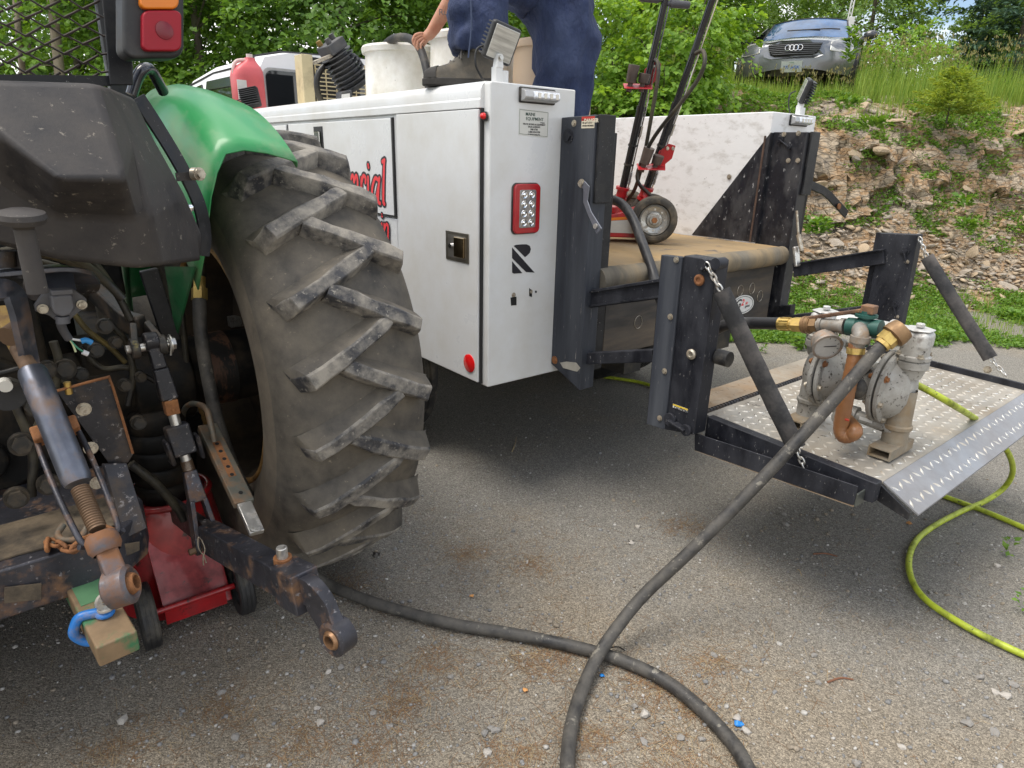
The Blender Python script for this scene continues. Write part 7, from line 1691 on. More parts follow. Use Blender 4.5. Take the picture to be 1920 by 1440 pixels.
# trousers
JT = [(pelvis + Vector((0, 0, .03)), (.205, .20)), (hipL, .15), (hipL.lerp(knL, .55), .135), (knL, .122), (knL.lerp(anL, .5), .124), (anL.lerp(knL, .12), .126), (anL.lerp(knL, .02), .128),
      (hipR, .205), (hipR.lerp(knR, .45), .165), (knR, .13), (knR.lerp(anR, .6), .10), (anR, .105), (pelvis.lerp(chest, .35), (.20, .17))]
skin_mesh('trousers', JT, [(0, 1), (1, 2), (2, 3), (3, 4), (4, 5), (5, 6), (0, 7), (7, 8), (8, 9), (9, 10), (10, 11), (0, 12)], M_navy, worker, sub=3, disp=.055, dscale=.10)
mb = MB()
for off in (.0,):
    a_, b_ = Pw(882, -10, 2.81), Pw(878, 108, 2.80); mb.tube(smooth_path([a_, a_.lerp(b_, .5) + Vector((.008, .0, 0)), b_], 8), .0035, 6)
mb.build('trouser_seam', mat('seam_cloth', (.05, .07, .13), .8), worker, smooth=60)
JS = [(pelvis.lerp(chest, .28), (.195, .16)), (pelvis.lerp(chest, .7), (.20, .155)), (chest, (.19, .145)), (neck, .075), (shN, .085), (shN.lerp(elN, .45), .07), (shF, .085), (shF.lerp(elF, .5), .07)]
skin_mesh('shirt', JS, [(0, 1), (1, 2), (2, 3), (2, 4), (4, 5), (2, 6), (6, 7)], M_navyshirt, worker, disp=.02)
mb = MB(); mb.ball(headc.lerp(headt, .5) + Vector((0, 0, .03)), (.095, .09, .085), 20, 14); mb.build('cap', M_navyshirt, worker, smooth=60)
hd = (headt - headc).normalized()
fc = headc.lerp(headt, .6) + Vector((-.06, -.02, -.055))
mb = MB(); mb.ball(fc, .02, 12, 8); mb.build('nose', M_skin, worker, smooth=60)
for s in (-1, 1):
    mb = MB(); mb.ball(headc.lerp(headt, .7) + Vector((-.055, s * .035 - .02, -.035)), .012, 12, 8); mb.build('eye', M_wht, worker, smooth=60)
    mb = MB(); mb.ball(headc + Vector((.0, s * .085, -.01)), (.025, .01, .033), 12, 8); mb.build('ear', M_skin, worker, smooth=60)
mb = MB(); p = fc + Vector((.0, 0, -.035)); mb.ball(p, (.01, .025, .006), 12, 6); mb.build('mouth', mat('lip', (.35, .12, .10), .5), worker, smooth=60)
# tattoo lettering on the forearm
a_, b_ = elN, elN.lerp(wrN, .5); tdir = Vector((1, 0, 0)); 
tp = Pw(822, 28, 3.40)
tm = Matrix(((1, -.022, 0, tp.x), (.0073, .328, -.945, tp.y), (.021, .944, .328, tp.z), (0, 0, 0, 1)))
text_mesh('Ru', .040, mat('tattoo_ink', (.10, .075, .07), .6), 'tattoo', worker, tm, ext=.001)
# the work shoe on the box rail, and the far one on the bed
M_shoe = mat('grey_brown_suede', (.085, .076, .062), .85, var=.3, dirt=(.14, .115, .085), dirt_amt=.3, dirt_scale=20, bump=.3); M_sole = mat('dark_sole', (.035, .032, .029), .8, var=.3, bump=.4)
def shoe(heel, toe, par):
    s_ = bpy.data.objects.new('shoe', None); COL.objects.link(s_); s_.parent = par
    d = (toe - heel); d.z = 0; L = d.length; d.normalize(); sd = Vector((-d.y, d.x, 0)); o = Vector((heel.x, heel.y, heel.z))
    def ring(x, w, h, zb=.026, n=16):
        P = []
        for k in range(n):
            a = 2 * PI * k / n; c, s = math.cos(a), math.sin(a)
            P.append(o + d * x * L + sd * w * (abs(c) ** .8) * (1 if c > 0 else -1) + Vector((0, 0, zb + (h * (s ** .9 if s > 0 else 0)))))
        return P
    st = [(-.03, .012, .03), (-.01, .032, .07), (.08, .042, .115), (.2, .046, .132), (.30, .048, .128), (.38, .050, .108), (.5, .053, .088), (.65, .053, .060), (.8, .052, .048), (.92, .042, .040), (1.0, .022, .028), (1.02, .006, .012)]
    rows = [ring(*q) for q in st]; rows = [r + [r[0]] for r in rows]
    mb = MB(); mb.grid(rows); mb.add(rows[0][:-1], [tuple(range(16))]); mb.add(rows[-1][:-1], [tuple(range(16))]); mb.build('shoe_upper', M_shoe, s_, smooth=60, weld=True)
    out = [(-.05, .02), (-.03, .036), (.1, .045), (.3, .046), (.5, .053), (.7, .057), (.85, .052), (.97, .036), (1.04, .010)]
    poly = [o + d * x * L + sd * w for x, w in out] + [o + d * x * L - sd * w for x, w in reversed(out)]
    mb = MB(); mb.prism(poly, (0, 0, .030)); mb.build('shoe_sole', M_sole, s_, bevel=.006, seg=2)
    mb = MB()
    for k in range(5):
        x = .34 + .07 * k; z = .026 + .122 - .013 * k; c = o + d * x * L + Vector((0, 0, z - .006)); mb.tube(smooth_path([c + sd * .036 - Vector((0, 0, .014)), c + Vector((0, 0, .006)), c - sd * .036 - Vector((0, 0, .014))], 4), .003, 6)
    c = o + d * .44 * L + Vector((0, 0, .118)); mb.tube(smooth_path([c, c + sd * .03 + Vector((0, 0, .012)), c + sd * .05 - Vector((0, 0, .02)), c + sd * .02 - Vector((0, 0, .012))], 5), .0028, 6)
    mb.build('shoe_lace', mat('grey_lace', (.16, .15, .14), .8), s_, smooth=60)['kind'] = 'stuff'
    rows = [[p + Vector((0, 0, .002)) + (p - (o + d * q[0] * L)).normalized() * .0025 for p in ring(*q)] for q in st[8:]]; mb = MB(); mb.grid([r + [r[0]] for r in rows]); mb.build('toe_cap', M_sole, s_, smooth=60)
    mb = MB(); c = o + d * .13 * L + Vector((0, 0, .026 + .105)); mb.tube([c + d * .055 * math.cos(a) + sd * .040 * math.sin(a) + Vector((0, 0, .006 * math.cos(a))) for a in np.linspace(0, 2 * PI, 20, endpoint=False)], .012, 8, closed=True); mb.build('shoe_collar', M_shoe, s_, smooth=60)
hl = Vector((heelL.x, heelL.y, ZT + .006)); tl2 = Vector((toeL.x, toeL.y, ZT + .006))
shoe(hl, tl2, worker); shoe(Vector((anR.x + .05, anR.y - .0, 1.073)), Vector((anR.x - .22, anR.y + .06, 1.073)), worker)
# hose held in the hand
hh = [Pw(700, 140, 4.0), Pw(718, 92, 3.95), Pw(735, 74, 3.85), Pw(757, 70, 3.72), Pw(776, 77, 3.60), Pw(788, 92, 3.53), Pw(797, 118, 3.46), Pw(803, 150, 3.42), Pw(806, 190, 3.40)]
hose(hh, .020, M_rubber, 'black hose held in the hand of the worker over the barrel rim')
# ================================================================ TREES, SHRUBS, GRASS
def leaf_mat(name, c0, c1, tl=.45, gloss=.35):
    m = bpy.data.materials.new(name); m.use_nodes = True; t = m.node_tree; t.nodes.clear(); L = t.links.new
    out = _node(t, 'ShaderNodeOutputMaterial'); g = _node(t, 'ShaderNodeNewGeometry')
    r = _node(t, 'ShaderNodeValToRGB'); L(g.outputs['Random Per Island'], r.inputs[0])
    r.color_ramp.elements[0].color = c4(c0); r.color_ramp.elements[1].color = c4(c1)
    d = _node(t, 'ShaderNodeBsdfPrincipled', Roughness=.45); d.inputs['Specular IOR Level'].default_value = gloss; L(r.outputs[0], d.inputs['Base Color'])
    tr = _node(t, 'ShaderNodeBsdfTranslucent'); 
    vm = _node(t, 'ShaderNodeVectorMath', operation='MULTIPLY'); vm.inputs[1].default_value = (1.5, 1.35, .6); L(r.outputs[0], vm.inputs[0]); L(vm.outputs[0], tr.inputs[0])
    mx = _node(t, 'ShaderNodeMixShader'); mx.inputs[0].default_value = tl; L(d.outputs[0], mx.inputs[1]); L(tr.outputs[0], mx.inputs[2]); L(mx.outputs[0], out.inputs[0])
    return m
M_lf_dark = leaf_mat('dark_maple_leaves', (.055, .125, .020), (.16, .30, .05))
M_lf_mid = leaf_mat('green_maple_leaves', (.075, .165, .022), (.21, .37, .058))
M_lf_bright = leaf_mat('bright_young_leaves', (.13, .26, .030), (.29, .46, .075))  # brightest leaf tone, leaning to yellow-green
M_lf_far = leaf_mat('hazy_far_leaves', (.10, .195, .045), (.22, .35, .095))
M_spruce = leaf_mat('spruce_needles', (.045, .10, .07), (.10, .175, .115), .15, .2)  # needle colours lightened to stand in for distance haze
M_firnew = leaf_mat('young_fir_needles', (.15, .24, .035), (.36, .44, .08), .35, .2)
M_grassm = leaf_mat('meadow_grass', (.13, .25, .040), (.33, .43, .10), .4, .2)
M_cover = leaf_mat('low_weed_leaves', (.08, .18, .024), (.20, .34, .06), .35, .25)
M_seedy = leaf_mat('seed_heads', (.20, .20, .09), (.34, .30, .15), .3, .1)
M_flw = mat('white_petals', (.75, .75, .70), .6); M_fly = mat('yellow_petals', (.72, .55, .05), .6)
M_bark = mat('grey_brown_bark', (.105, .085, .065), .9, var=.35, var_scale=12, dirt=(.06, .07, .035), dirt_amt=.3, bump=.8, bump_scale=25, stretch=(1, 1, .3))
M_barkpale = mat('pale_bark', (.30, .25, .19), .85, var=.3, var_scale=8, dirt=(.14, .10, .07), dirt_amt=.35, dirt_scale=5, bump=.5, stretch=(1, 1, .4))

def leaves(P, D, N, S, wid=.42, fold=.25):
    """leaf blades: base P, direction D, normal N, size S -> vertices and quads (two per leaf, folded along the rib)"""
    n = len(P); D = D / np.linalg.norm(D, axis=1, keepdims=True); W = np.cross(N, D); W /= np.linalg.norm(W, axis=1, keepdims=True) + 1e-9
    U = np.cross(D, W); s = S[:, None]
    tip = P + D * s - U * s * .10; midp = P + D * s * .45
    l1 = midp + W * s * wid + U * s * fold * .4; r1 = midp - W * s * wid + U * s * fold * .4
    V = np.stack([P, l1, tip, r1], 1).reshape(-1, 3); b = np.arange(n) * 4
    F = np.concatenate([np.stack([b, b + 1, b + 2], 1), np.stack([b, b + 2, b + 3], 1)])
    return V, F
def rnd_unit(n): v = NR.normal(size=(n, 3)); return v / np.linalg.norm(v, axis=1, keepdims=True)
def crown_points(blobs, n_spray, hollow=.55):
    """spray anchors spread through overlapping ellipsoids, thinner towards their middles"""
    w = np.array([b[1][0] * b[1][1] * b[1][2] for b in blobs]); w = w / w.sum(); k = NR.choice(len(blobs), n_spray, p=w)
    u = rnd_unit(n_spray); rr = (hollow ** 3 + (1 - hollow ** 3) * NR.random(n_spray)) ** (1 / 3)
    c = np.array([blobs[i][0] for i in k]); r = np.array([blobs[i][1] for i in k]); return c + u * r * rr[:, None], u
def foliage(blobs, n_spray, per, leaf, spread, m_, parent, name='crown', droop=.25, flat=.75, zmin=None, wid=.42):
    leaf *= .64; per = int(per * 2.2)
    A, u = crown_points(blobs, n_spray)
    if zmin is not None: k = A[:, 2] > zmin; A, u = A[k], u[k]
    n = len(A)
    dirs = u * [1, 1, .35]; dirs[:, 2] -= droop; dirs += NR.normal(0, .35, (n, 3)); dirs /= np.linalg.norm(dirs, axis=1, keepdims=True)
    side = np.cross(dirs, [0, 0, 1.0]); side /= np.linalg.norm(side, axis=1, keepdims=True) + 1e-9
    up = np.cross(side, dirs)
    rep_ = lambda a: np.repeat(a, per, 0)
    t = NR.uniform(0, 1, n * per); b = NR.uniform(-1, 1, n * per) * (1 - t * .75); sp = spread * np.repeat(NR.uniform(.6, 1.3, n), per)
    P = rep_(A) + rep_(dirs) * (t * sp)[:, None] + rep_(side) * (b * sp * .55)[:, None] + rep_(up) * (NR.normal(0, .07, n * per) * sp)[:, None] - np.array([0, 0, 1.0]) * (t * t * sp * .25)[:, None]
    D = rep_(dirs) + rep_(side) * (b * 1.1)[:, None] + NR.normal(0, .30, (n * per, 3)); D[:, 2] -= .25
    N = rep_(up) * flat + NR.normal(0, .45, (n * per, 3)); N[:, 2] += .45
    S = leaf * NR.uniform(.6, 1.25, n * per)
    V, F = leaves(P, D, N, S, wid)
    return raw_mesh(name, V, F, [m_], parent=parent, kind=None)
def trunk_mesh(base, top, r0, r1, m_, parent, name='trunk', bend=.15, limbs=0, reach=1.0):
    mb = MB(); a, b = Vector(base), Vector(top); mid = a.lerp(b, .5) + Vector((rnd.uniform(-bend, bend), rnd.uniform(-bend, bend), 0))
    P = smooth_path([a, mid, b], 6); mb.tube(P, [r0 + (r1 - r0) * i / (len(P) - 1) for i in range(len(P))], 10)
    for k in range(limbs):
        t = rnd.uniform(.3, .95); p = P[int(t * (len(P) - 1))]; an = rnd.uniform(0, 6.28); l = reach * rnd.uniform(.6, 1.1)
        q = p + Vector((math.cos(an) * l, math.sin(an) * l, l * rnd.uniform(.2, .8))); rr = r0 * .35 * (1.1 - t)+.008
        mb.tube(smooth_path([p, p.lerp(q, .5) + Vector((0, 0, .08)), q], 4), [rr, rr * .9, rr * .8, rr * .7, rr * .6, rr * .5, rr * .4, rr * .3, rr * .2][:9], 6)
    return mb.build(name, m_, parent, smooth=60)
TREES = 'broadleaf trees at the edge of the lot'
def tree(label, x, y, z0, h, blobs, n_spray, per, leaf, spread, m_, bark=M_bark, tr=.09, group=TREES, limbs=7, reach=1.2, name='maple_tree', zmin=None, lean=(0, 0), cat='tree', droop=.25):
    t = thing(name, label, cat, (x, y, z0), group=group)
    trunk_mesh((0, 0, -.1), (lean[0], lean[1], h * .8), tr, tr * .3, bark, t, limbs=limbs, reach=reach)
    foliage(blobs, n_spray, per, leaf, spread, m_, t, zmin=zmin, droop=droop); return t
def B(dx, dy, dz, rx, ry, rz): return ((dx, dy, dz), (rx, ry, rz))
# left wood behind the cab and tractor
tree('dark maple tree behind the mesh guard of the tractor', -6.6, 10.6, 0, 6.5, [B(0, -.3, 3.2, 1.7, 1.3, 2.4), B(-1.0, 0, 1.8, 1.3, 1.1, 1.5), B(.8, .2, 4.6, 1.4, 1.2, 1.5)], 420, 22, .135, .62, M_lf_mid)
tree('dense maple tree rising right behind the tail lamp', -4.6, 10.3, 0, 6.8, [B(0, 0, 3.0, 1.7, 1.2, 1.8), B(.4, -.3, 1.6, 1.3, 1.0, 1.2), B(-.4, .2, 4.8, 1.5, 1.2, 1.6)], 470, 22, .135, .62, M_lf_mid)
tree('maple tree with drooping sprays above the white cab', -2.8, 10.9, 0, 7, [B(0, -.5, 3.4, 1.8, 1.3, 1.7), B(.3, -.2, 1.8, 1.5, 1.1, 1.2), B(0, .2, 5.0, 1.5, 1.2, 1.5)], 470, 22, .14, .66, M_lf_dark)
tree('yellow green maple tree behind the compressor and first barrel', -1.05, 11.4, 0, 7, [B(0, -.4, 3.6, 1.5, 1.2, 1.8), B(-.2, 0, 2.0, 1.4, 1.1, 1.2), B(.1, .2, 5.2, 1.3, 1.2, 1.4)], 420, 22, .135, .60, M_lf_mid)
tree('far grey green tree in the gap behind the worker', .9, 15.5, .2, 8, [B(0, 0, 4.2, 1.9, 1.4, 2.6), B(.3, .3, 6.0, 1.6, 1.3, 1.8), B(-.8, 0, 2.4, 1.4, 1.2, 1.4)], 420, 20, .14, .6, M_lf_far)
tree('dark tree deep in the wood left of the lamp', -8.8, 13.0, 0, 8, [B(0, 0, 3.4, 2.4, 1.5, 2.9), B(.5, 0, 6, 1.8, 1.4, 1.6)], 420, 20, .15, .7, M_lf_dark)
tree('dark tree deep in the wood behind the tail lamp', -6.2, 13.8, 0, 8, [B(0, 0, 3.2, 2.4, 1.5, 3.0), B(.5, 0, 6.2, 1.8, 1.4, 1.6)], 420, 20, .15, .7, M_lf_dark)
tree('dark tree deep in the wood above the cab roof', -3.8, 14.2, 0, 8, [B(0, 0, 3.2, 2.3, 1.5, 3.0), B(.5, 0, 6.2, 1.8, 1.4, 1.6)], 420, 20, .15, .7, M_lf_dark)
tree('dark tree deep in the wood behind the black engine', -1.6, 14.8, 0, 8, [B(0, 0, 3.4, 2.2, 1.5, 3.0), B(.5, 0, 6.2, 1.8, 1.4, 1.6)], 420, 20, .15, .7, M_lf_dark)
fw_blobs = [((x, 17.5 + (i % 2), 3.6), (2.2, 1.2, 3.6)) for i, x in enumerate(np.linspace(-15, -1.5, 9))]
o_ = foliage(fw_blobs, 1500, 20, .19, .8, M_lf_dark, None, name='far_wood'); o_['kind'] = 'stuff'; tag(o_, 'dense dark wood closing the view at the upper left', 'wood')
for lab, px, top, bot, Y, r in (('leaning pale tree trunk seen through the guard mesh', 95, (72, -260), (136, 330), 9.4, .075), ('slim pale tree trunk at the left edge behind the mesh', 30, (8, -240), (66, 330), 9.8, .05), ('thin grey trunk standing beside the left guard edge', -40, (-30, -260), (-52, 330), 10.2, .06)):
    a, b = Pw(*bot, Y), Pw(*top, Y); t = thing('bare_trunk', lab, 'tree', (a.x, a.y, 0), group='bare trunks at the wood edge')
    o_ = Vector((a.x, a.y, 0)); d = (b - a); base = a - d * (a.z / d.z); trunk_mesh(base - o_, b - o_, r, r * .7, M_barkpale, t, bend=.05, limbs=3, reach=.5)
# low bright bush on the left end of the bank, just behind the truck
bsh = [('bright green bush with round leaves behind the jack handles', 1.70, 8.7, .9, [B(0, 0, .95, .75, .5, .95), B(.2, .1, 1.9, .7, .5, .8), B(-.4, .1, .3, .6, .45, .6)], 270), ('bright green bush just right of the worker', .95, 8.9, .7, [B(0, 0, 1.1, .62, .5, 1.1), B(.1, .1, 2.2, .55, .45, .7), B(-.1, 0, .3, .5, .45, .6)], 230), ('bright bush overhanging the left end of the bank', 1.95, 9.3, 1.4, [B(0, 0, .8, .55, .45, .8), B(.1, .1, 1.5, .55, .4, .6)], 170)]
for lab, x, y, z0, bl, n in bsh:
    t = thing('bush', lab, 'bush', (x, y, z0), group='bushes at the left end of the bank')
    for k in range(4): trunk_mesh((0, 0, -.2), (rnd.uniform(-.5, .5), rnd.uniform(-.3, .3), rnd.uniform(1.3, 2.2)), .018, .006, M_bark, t, name='stem', limbs=3, reach=.35)
    foliage(bl, n, 17, .105, .36, M_lf_bright, t, droop=.3, wid=.5)
# dark under-bank roots below the bush : brush of bare twigs
br = thing('brush', 'tangle of dark dead twigs under the bush at the bank end', 'brush')
mb = MB()
for k in range(150):
    x = rnd.uniform(.6, 2.9); y = bank_foot(x) + rnd.uniform(1.2, 2.1); z = bank_z(x, y)
    p = Vector((x, y - .05, z)); q = p + Vector((rnd.uniform(-.35, .35), rnd.uniform(-.25, .05), rnd.uniform(-.1, .28))); mb.tube([p, p.lerp(q, .5) + Vector((0, 0, rnd.uniform(0, .08))), q], [.006, .004, .002], 4)
tw_ = mb.build('twigs', M_bark, br); tw_['kind'] = 'stuff'
# trees around and beyond the parked car
def gz_(x, y): return bank_z(x, y, False)
far = [('dark leafy tree left of the parked car', 3.0, 13.2, 4.5, [B(0, 0, 1.5, 1.0, .8, 1.5), B(.1, 0, 2.9, .9, .8, 1.1)], 330, 18, .12, .5, M_lf_mid),
       ('bright leafy tree standing behind the bush and jack handle', 2.0, 12.4, 4.5, [B(0, 0, 2.0, 1.0, .8, 1.6), B(.2, 0, 3.3, .9, .8, 1.0)], 330, 18, .115, .5, M_lf_bright),
       ('green tree directly behind the roof of the parked car', 4.8, 16.8, 5.5, [B(0, 0, 2.6, 1.4, 1.0, 1.9), B(-.8, 0, 2.0, 1.2, .9, 1.5)], 360, 18, .13, .55, M_lf_far),
       ('round light green tree left of the bit of open sky', 7.8, 16.5, 4.0, [B(-.3, 0, 1.7, 1.25, 1.0, 1.5), B(.6, .2, 1.4, .8, .7, 1.3), B(-1.3, .2, 1.0, 1.0, .8, 1.1)], 420, 18, .13, .52, M_lf_far),
       ('airy tall tree whose branches stand against the sky', 8.2, 18.6, 6.0, [B(0, 0, 3.6, 1.4, 1.0, 1.5), B(-1.0, 0, 2.4, 1.1, .9, 1.4), B(.9, 0, 3.0, .8, .8, 1.0)], 260, 16, .13, .6, M_lf_far),
       ('tree right of the bit of open sky', 12.7, 18.0, 4.8, [B(0, 0, 1.8, 1.2, 1.0, 1.7), B(.6, .2, 3.0, 1.2, .9, 1.3)], 420, 18, .135, .55, M_lf_far),
       ('leafy tree beside the blue green spruce', 12.2, 17.2, 5.5, [B(0, 0, 2.2, 1.2, 1.0, 2.0), B(.4, .2, 3.9, 1.1, .9, 1.3)], 360, 18, .135, .55, M_lf_far),
       ('dark green tree between the car and a pale pole', 6.1, 20.5, 7, [B(0, 0, 3.6, 1.8, 1.2, 2.2), B(-1.4, 0, 2.8, 1.4, 1.1, 1.8)], 420, 18, .14, .62, M_lf_mid),
       ('dark tree in the distance behind the left mirror of the car', 3.4, 18.5, 7, [B(0, 0, 3.2, 1.8, 1.2, 2.4), B(-1.0, 0, 4.6, 1.4, 1.1, 1.4)], 420, 18, .14, .62, M_lf_mid),
       ('bushy tree at the right edge behind the spruce', 14.0, 18.6, 6, [B(0, 0, 2.4, 1.8, 1.2, 2.4), B(-.8, 0, 4.0, 1.2, 1.0, 1.4)], 420, 18, .14, .6, M_lf_far)]
for lab, x, y, h, bl, n, per, lf, sp, m_ in far:
    tree(lab, x, y, gz_(x, y) - .05, h, bl, n, per, lf, sp, m_, tr=.07, group='trees around and beyond the parked car', name='broadleaf_tree')
for lab, x, y, bl in (('low green shrub right of the parked car', 6.6, 12.6, [B(0, 0, .5, .8, .6, .6)]), ('low leafy shrub below the spruce at right', 11.2, 13.4, [B(0, 0, .45, 1.2, .7, .55)]), ('low shrub at the far right edge of the bank', 9.6, 11.4, [B(0, 0, .3, .9, .6, .45)]), ('shrub under the open sky beyond the tall grass', 9.4, 15.4, [B(0, 0, .9, 1.2, .8, 1.0)])):
    t = thing('shrub', lab, 'shrub', (x, y, gz_(x, y)), group='shrubs on top of the bank'); trunk_mesh((0, 0, -.1), (.05, 0, .5), .02, .008, M_bark, t, name='stem', limbs=4, reach=.4)
    foliage(bl, 190, 18, .085, .35, M_lf_bright if y < 13 else M_lf_far, t, droop=.1)
def conifer(label, x, y, z0, h, r, m_, whorls, needles, nl, name='spruce_tree', up=.0, group=None, cat='tree', m2=None):
    t = thing(name, label, cat, (x, y, z0), group=group); trunk_mesh((0, 0, -.1), (0, 0, h), .022 * h, .004, M_bark, t, bend=.02)
    P, D, N, S = [], [], [], []
    for w in range(whorls):
        f = w / whorls; z = h * (.06 + .93 * f); rr = r * (1 - f) ** .8 + .04 * r
        for k in range(int(5 + 5 * (1 - f))):
            a = rnd.uniform(0, 6.28); l = rr * rnd.uniform(.7, 1.1); dz = l * (up + .25 * f - .25 * (1 - f))
            o = np.array([0, 0, z]); e = np.array([math.cos(a) * l, math.sin(a) * l, z + dz]); ax = e - o; sd = np.array([-math.sin(a), math.cos(a), 0])
            n = int(needles * (l / r) + 8)
            tt = NR.uniform(.12, 1, n); off = NR.uniform(-1, 1, n) * (1.05 - tt) * l * .38
            P.append(o + ax * tt[:, None] + sd * off[:, None] + np.array([0, 0, -1]) * (np.abs(off) * .25)[:, None])
            D.append(ax / l * .7 + sd * np.sign(off)[:, None] * .8 + NR.normal(0, .35, (n, 3))); N.append(np.array([0, 0, 1.0]) + NR.normal(0, .5, (n, 3))); S.append(nl * NR.uniform(.6, 1.2, n))
    V, F = leaves(np.concatenate(P), np.concatenate(D), np.concatenate(N), np.concatenate(S), wid=.13, fold=.2)
    raw_mesh('crown', V, F, [m_], parent=t, kind=None); return t
conifer('blue green spruce tree at the upper right beyond the bank', 10.3, 15.0, gz_(10.3, 15.0), 6.2, 2.1, M_spruce, 24, 130, .16)
conifer('smaller dark spruce beside the taller blue green one', 10.25, 16.4, gz_(10.25, 16.4), 2.3, .95, M_spruce, 16, 100, .14)
sp_ = Pw(1778, 212, 8.95)
conifer('small yellow green fir sapling rooted on the bank edge', sp_.x, sp_.y, sp_.z - .02, .55, .50, M_firnew, 14, 80, .055, name='fir_sapling', up=.35, cat='sapling')

# ---- tall grass and flowers on the bank top
def blades(n, place, h0, h1, w, m_, name, label, lean=.35, cat='grass'):
    V, F = [], []
    X, Y, Z, H = place(n)
    n = len(X); a = NR.uniform(0, 6.28, n); ln = NR.uniform(.05, lean, n) * H
    dx, dy = np.cos(a), np.sin(a); sx, sy = -np.sin(a) * w, np.cos(a) * w
    sc = NR.uniform(.7, 1.3, n)
    b = np.stack([X, Y, Z], 1); s = np.stack([sx * sc, sy * sc, 0 * sx], 1); m1 = b + np.stack([dx * ln * .25, dy * ln * .25, H * .55], 1); t = b + np.stack([dx * ln, dy * ln, H], 1)
    V = np.stack([b - s, b + s, m1 + s * .75, m1 - s * .75, t], 1).reshape(-1, 3); k = np.arange(n) * 5
    F = np.concatenate([np.stack([k, k + 1, k + 2], 1), np.stack([k, k + 2, k + 3], 1), np.stack([k + 3, k + 2, k + 4], 1)])
    o = raw_mesh(name, V, F, [m_]); tag(o, label, cat); return t
def on_bank(xr, dr, hr, clump=1.0, th=.0):
    def f(n):
        X = NR.uniform(*xr, n); d = NR.uniform(*dr, n); Y = np.array([bank_foot(x) for x in X]) + d
        keep = np.array([fbm(x, y, 7, 3, clump) for x, y in zip(X, Y)]) + NR.uniform(-.35, .35, n) > th; X, Y = X[keep], Y[keep]
        Z = np.array([bank_z(x, y) for x, y in zip(X, Y)]) - .02; H = NR.uniform(*hr, len(X)); H = np.where(np.abs(X / Y - .385) < .085, H * .5, H); return X, Y, Z, H
    return f
tips = blades(17000, on_bank((1.6, 10.5), (2.75, 5.2), (.18, .50), .9, -.2), 0, 0, .0045, M_grassm, 'meadow_grass', 'tall green meadow grass along the top of the bank')
tips2 = blades(3200, on_bank((2.2, 8.5), (3.1, 5.0), (.45, .85), .7, -.05), 0, 0, .003, M_grassm, 'grass_stalks', 'long thin seeding grass stalks around the parked car', .25)
P = np.repeat(tips2[::2], 3, 0) + NR.normal(0, .012, (len(tips2[::2]) * 3, 3)); D = np.tile([0, 0, 1.0], (len(P), 1)) + NR.normal(0, .25, (len(P), 3))
V, F = leaves(P, D, NR.normal(size=(len(P), 3)), np.full(len(P), .045), wid=.18); tag(raw_mesh('seed_heads', V, F, [M_seedy]), 'pale seed heads on the grass stalks of the bank', 'grass')
blades(9000, on_bank((1.5, 10.5), (2.1, 3.6), (.06, .20), 1.6, .0), 0, 0, .004, M_grassm, 'bank_grass', 'short tufts of grass hanging over the bank edge', .5)
sel = tips[NR.choice(len(tips), 420)]; V, F, MI = [], [], []
for i, p in enumerate(sel):
    c = p + np.array([0, 0, .01]); r = NR.uniform(.010, .020); o = len(V)
    for k in range(6): a = k * PI / 3; V.append(c + np.array([math.cos(a) * r, math.sin(a) * r, .25 * r * (k % 2)]))
    F += [[o, o + 1, o + 2, o + 3], [o, o + 3, o + 4, o + 5]]; MI += [i % 3 == 0] * 2
fo = raw_mesh('wildflowers', np.array(V), np.array(F), [M_flw, M_fly], np.array(MI, int)); tag(fo, 'tiny white and yellow wildflowers dotted over the grassy bank', 'flowers')
# ---- low ground cover at the foot of the bank and scattered weeds
blades(5000, lambda n: (lambda X, Y: (X, Y, np.array([max(bank_z(x, y), 0) for x, y in zip(X, Y)]) - .01, NR.uniform(.04, .13, n)))(NR.uniform(1.8, 8.3, n), NR.uniform(5.8, 7.5, n)), 0, 0, .003, M_grassm, 'foot_grass', 'sparse short grass at the foot of the bank', .5)
def cover(n, fx, fy, th, size, name, label, onbank=False, seedz=4.0, m_=M_cover, hgt=.03):
    X, Y = NR.uniform(*fx, n), NR.uniform(*fy, n)
    k = np.array([fbm(x, y, seedz, 4, 1.1) for x, y in zip(X, Y)]) + NR.uniform(-.18, .18, n) > th; X, Y = X[k], Y[k]
    Z = np.array([max(bank_z(x, y), 0) for x, y in zip(X, Y)])
    m = len(X); P = np.stack([X, Y, Z + NR.uniform(0, hgt, m)], 1); D = NR.normal(size=(m, 3)) * [1, 1, .5]; D[:, 2] = np.abs(D[:, 2]) * .8 + .15
    N = NR.normal(0, .5, (m, 3)); N[:, 2] += 1; V, F = leaves(P, D, N, size * NR.uniform(.5, 1.3, m), wid=.36); o = raw_mesh(name, V, F, [m_]); tag(o, label, 'ground cover'); return o
cover(100000, (1.6, 8.5), (5.55, 7.7), -.16, .035, 'ground_cover', 'patchy low green weeds and clover at the foot of the bank')
cover(55000, (1.5, 9.5), (8.15, 9.9), -.02, .042, 'bank_weeds', 'creeping weeds and moss on the upper bank slope', seedz=9.0, hgt=.05)
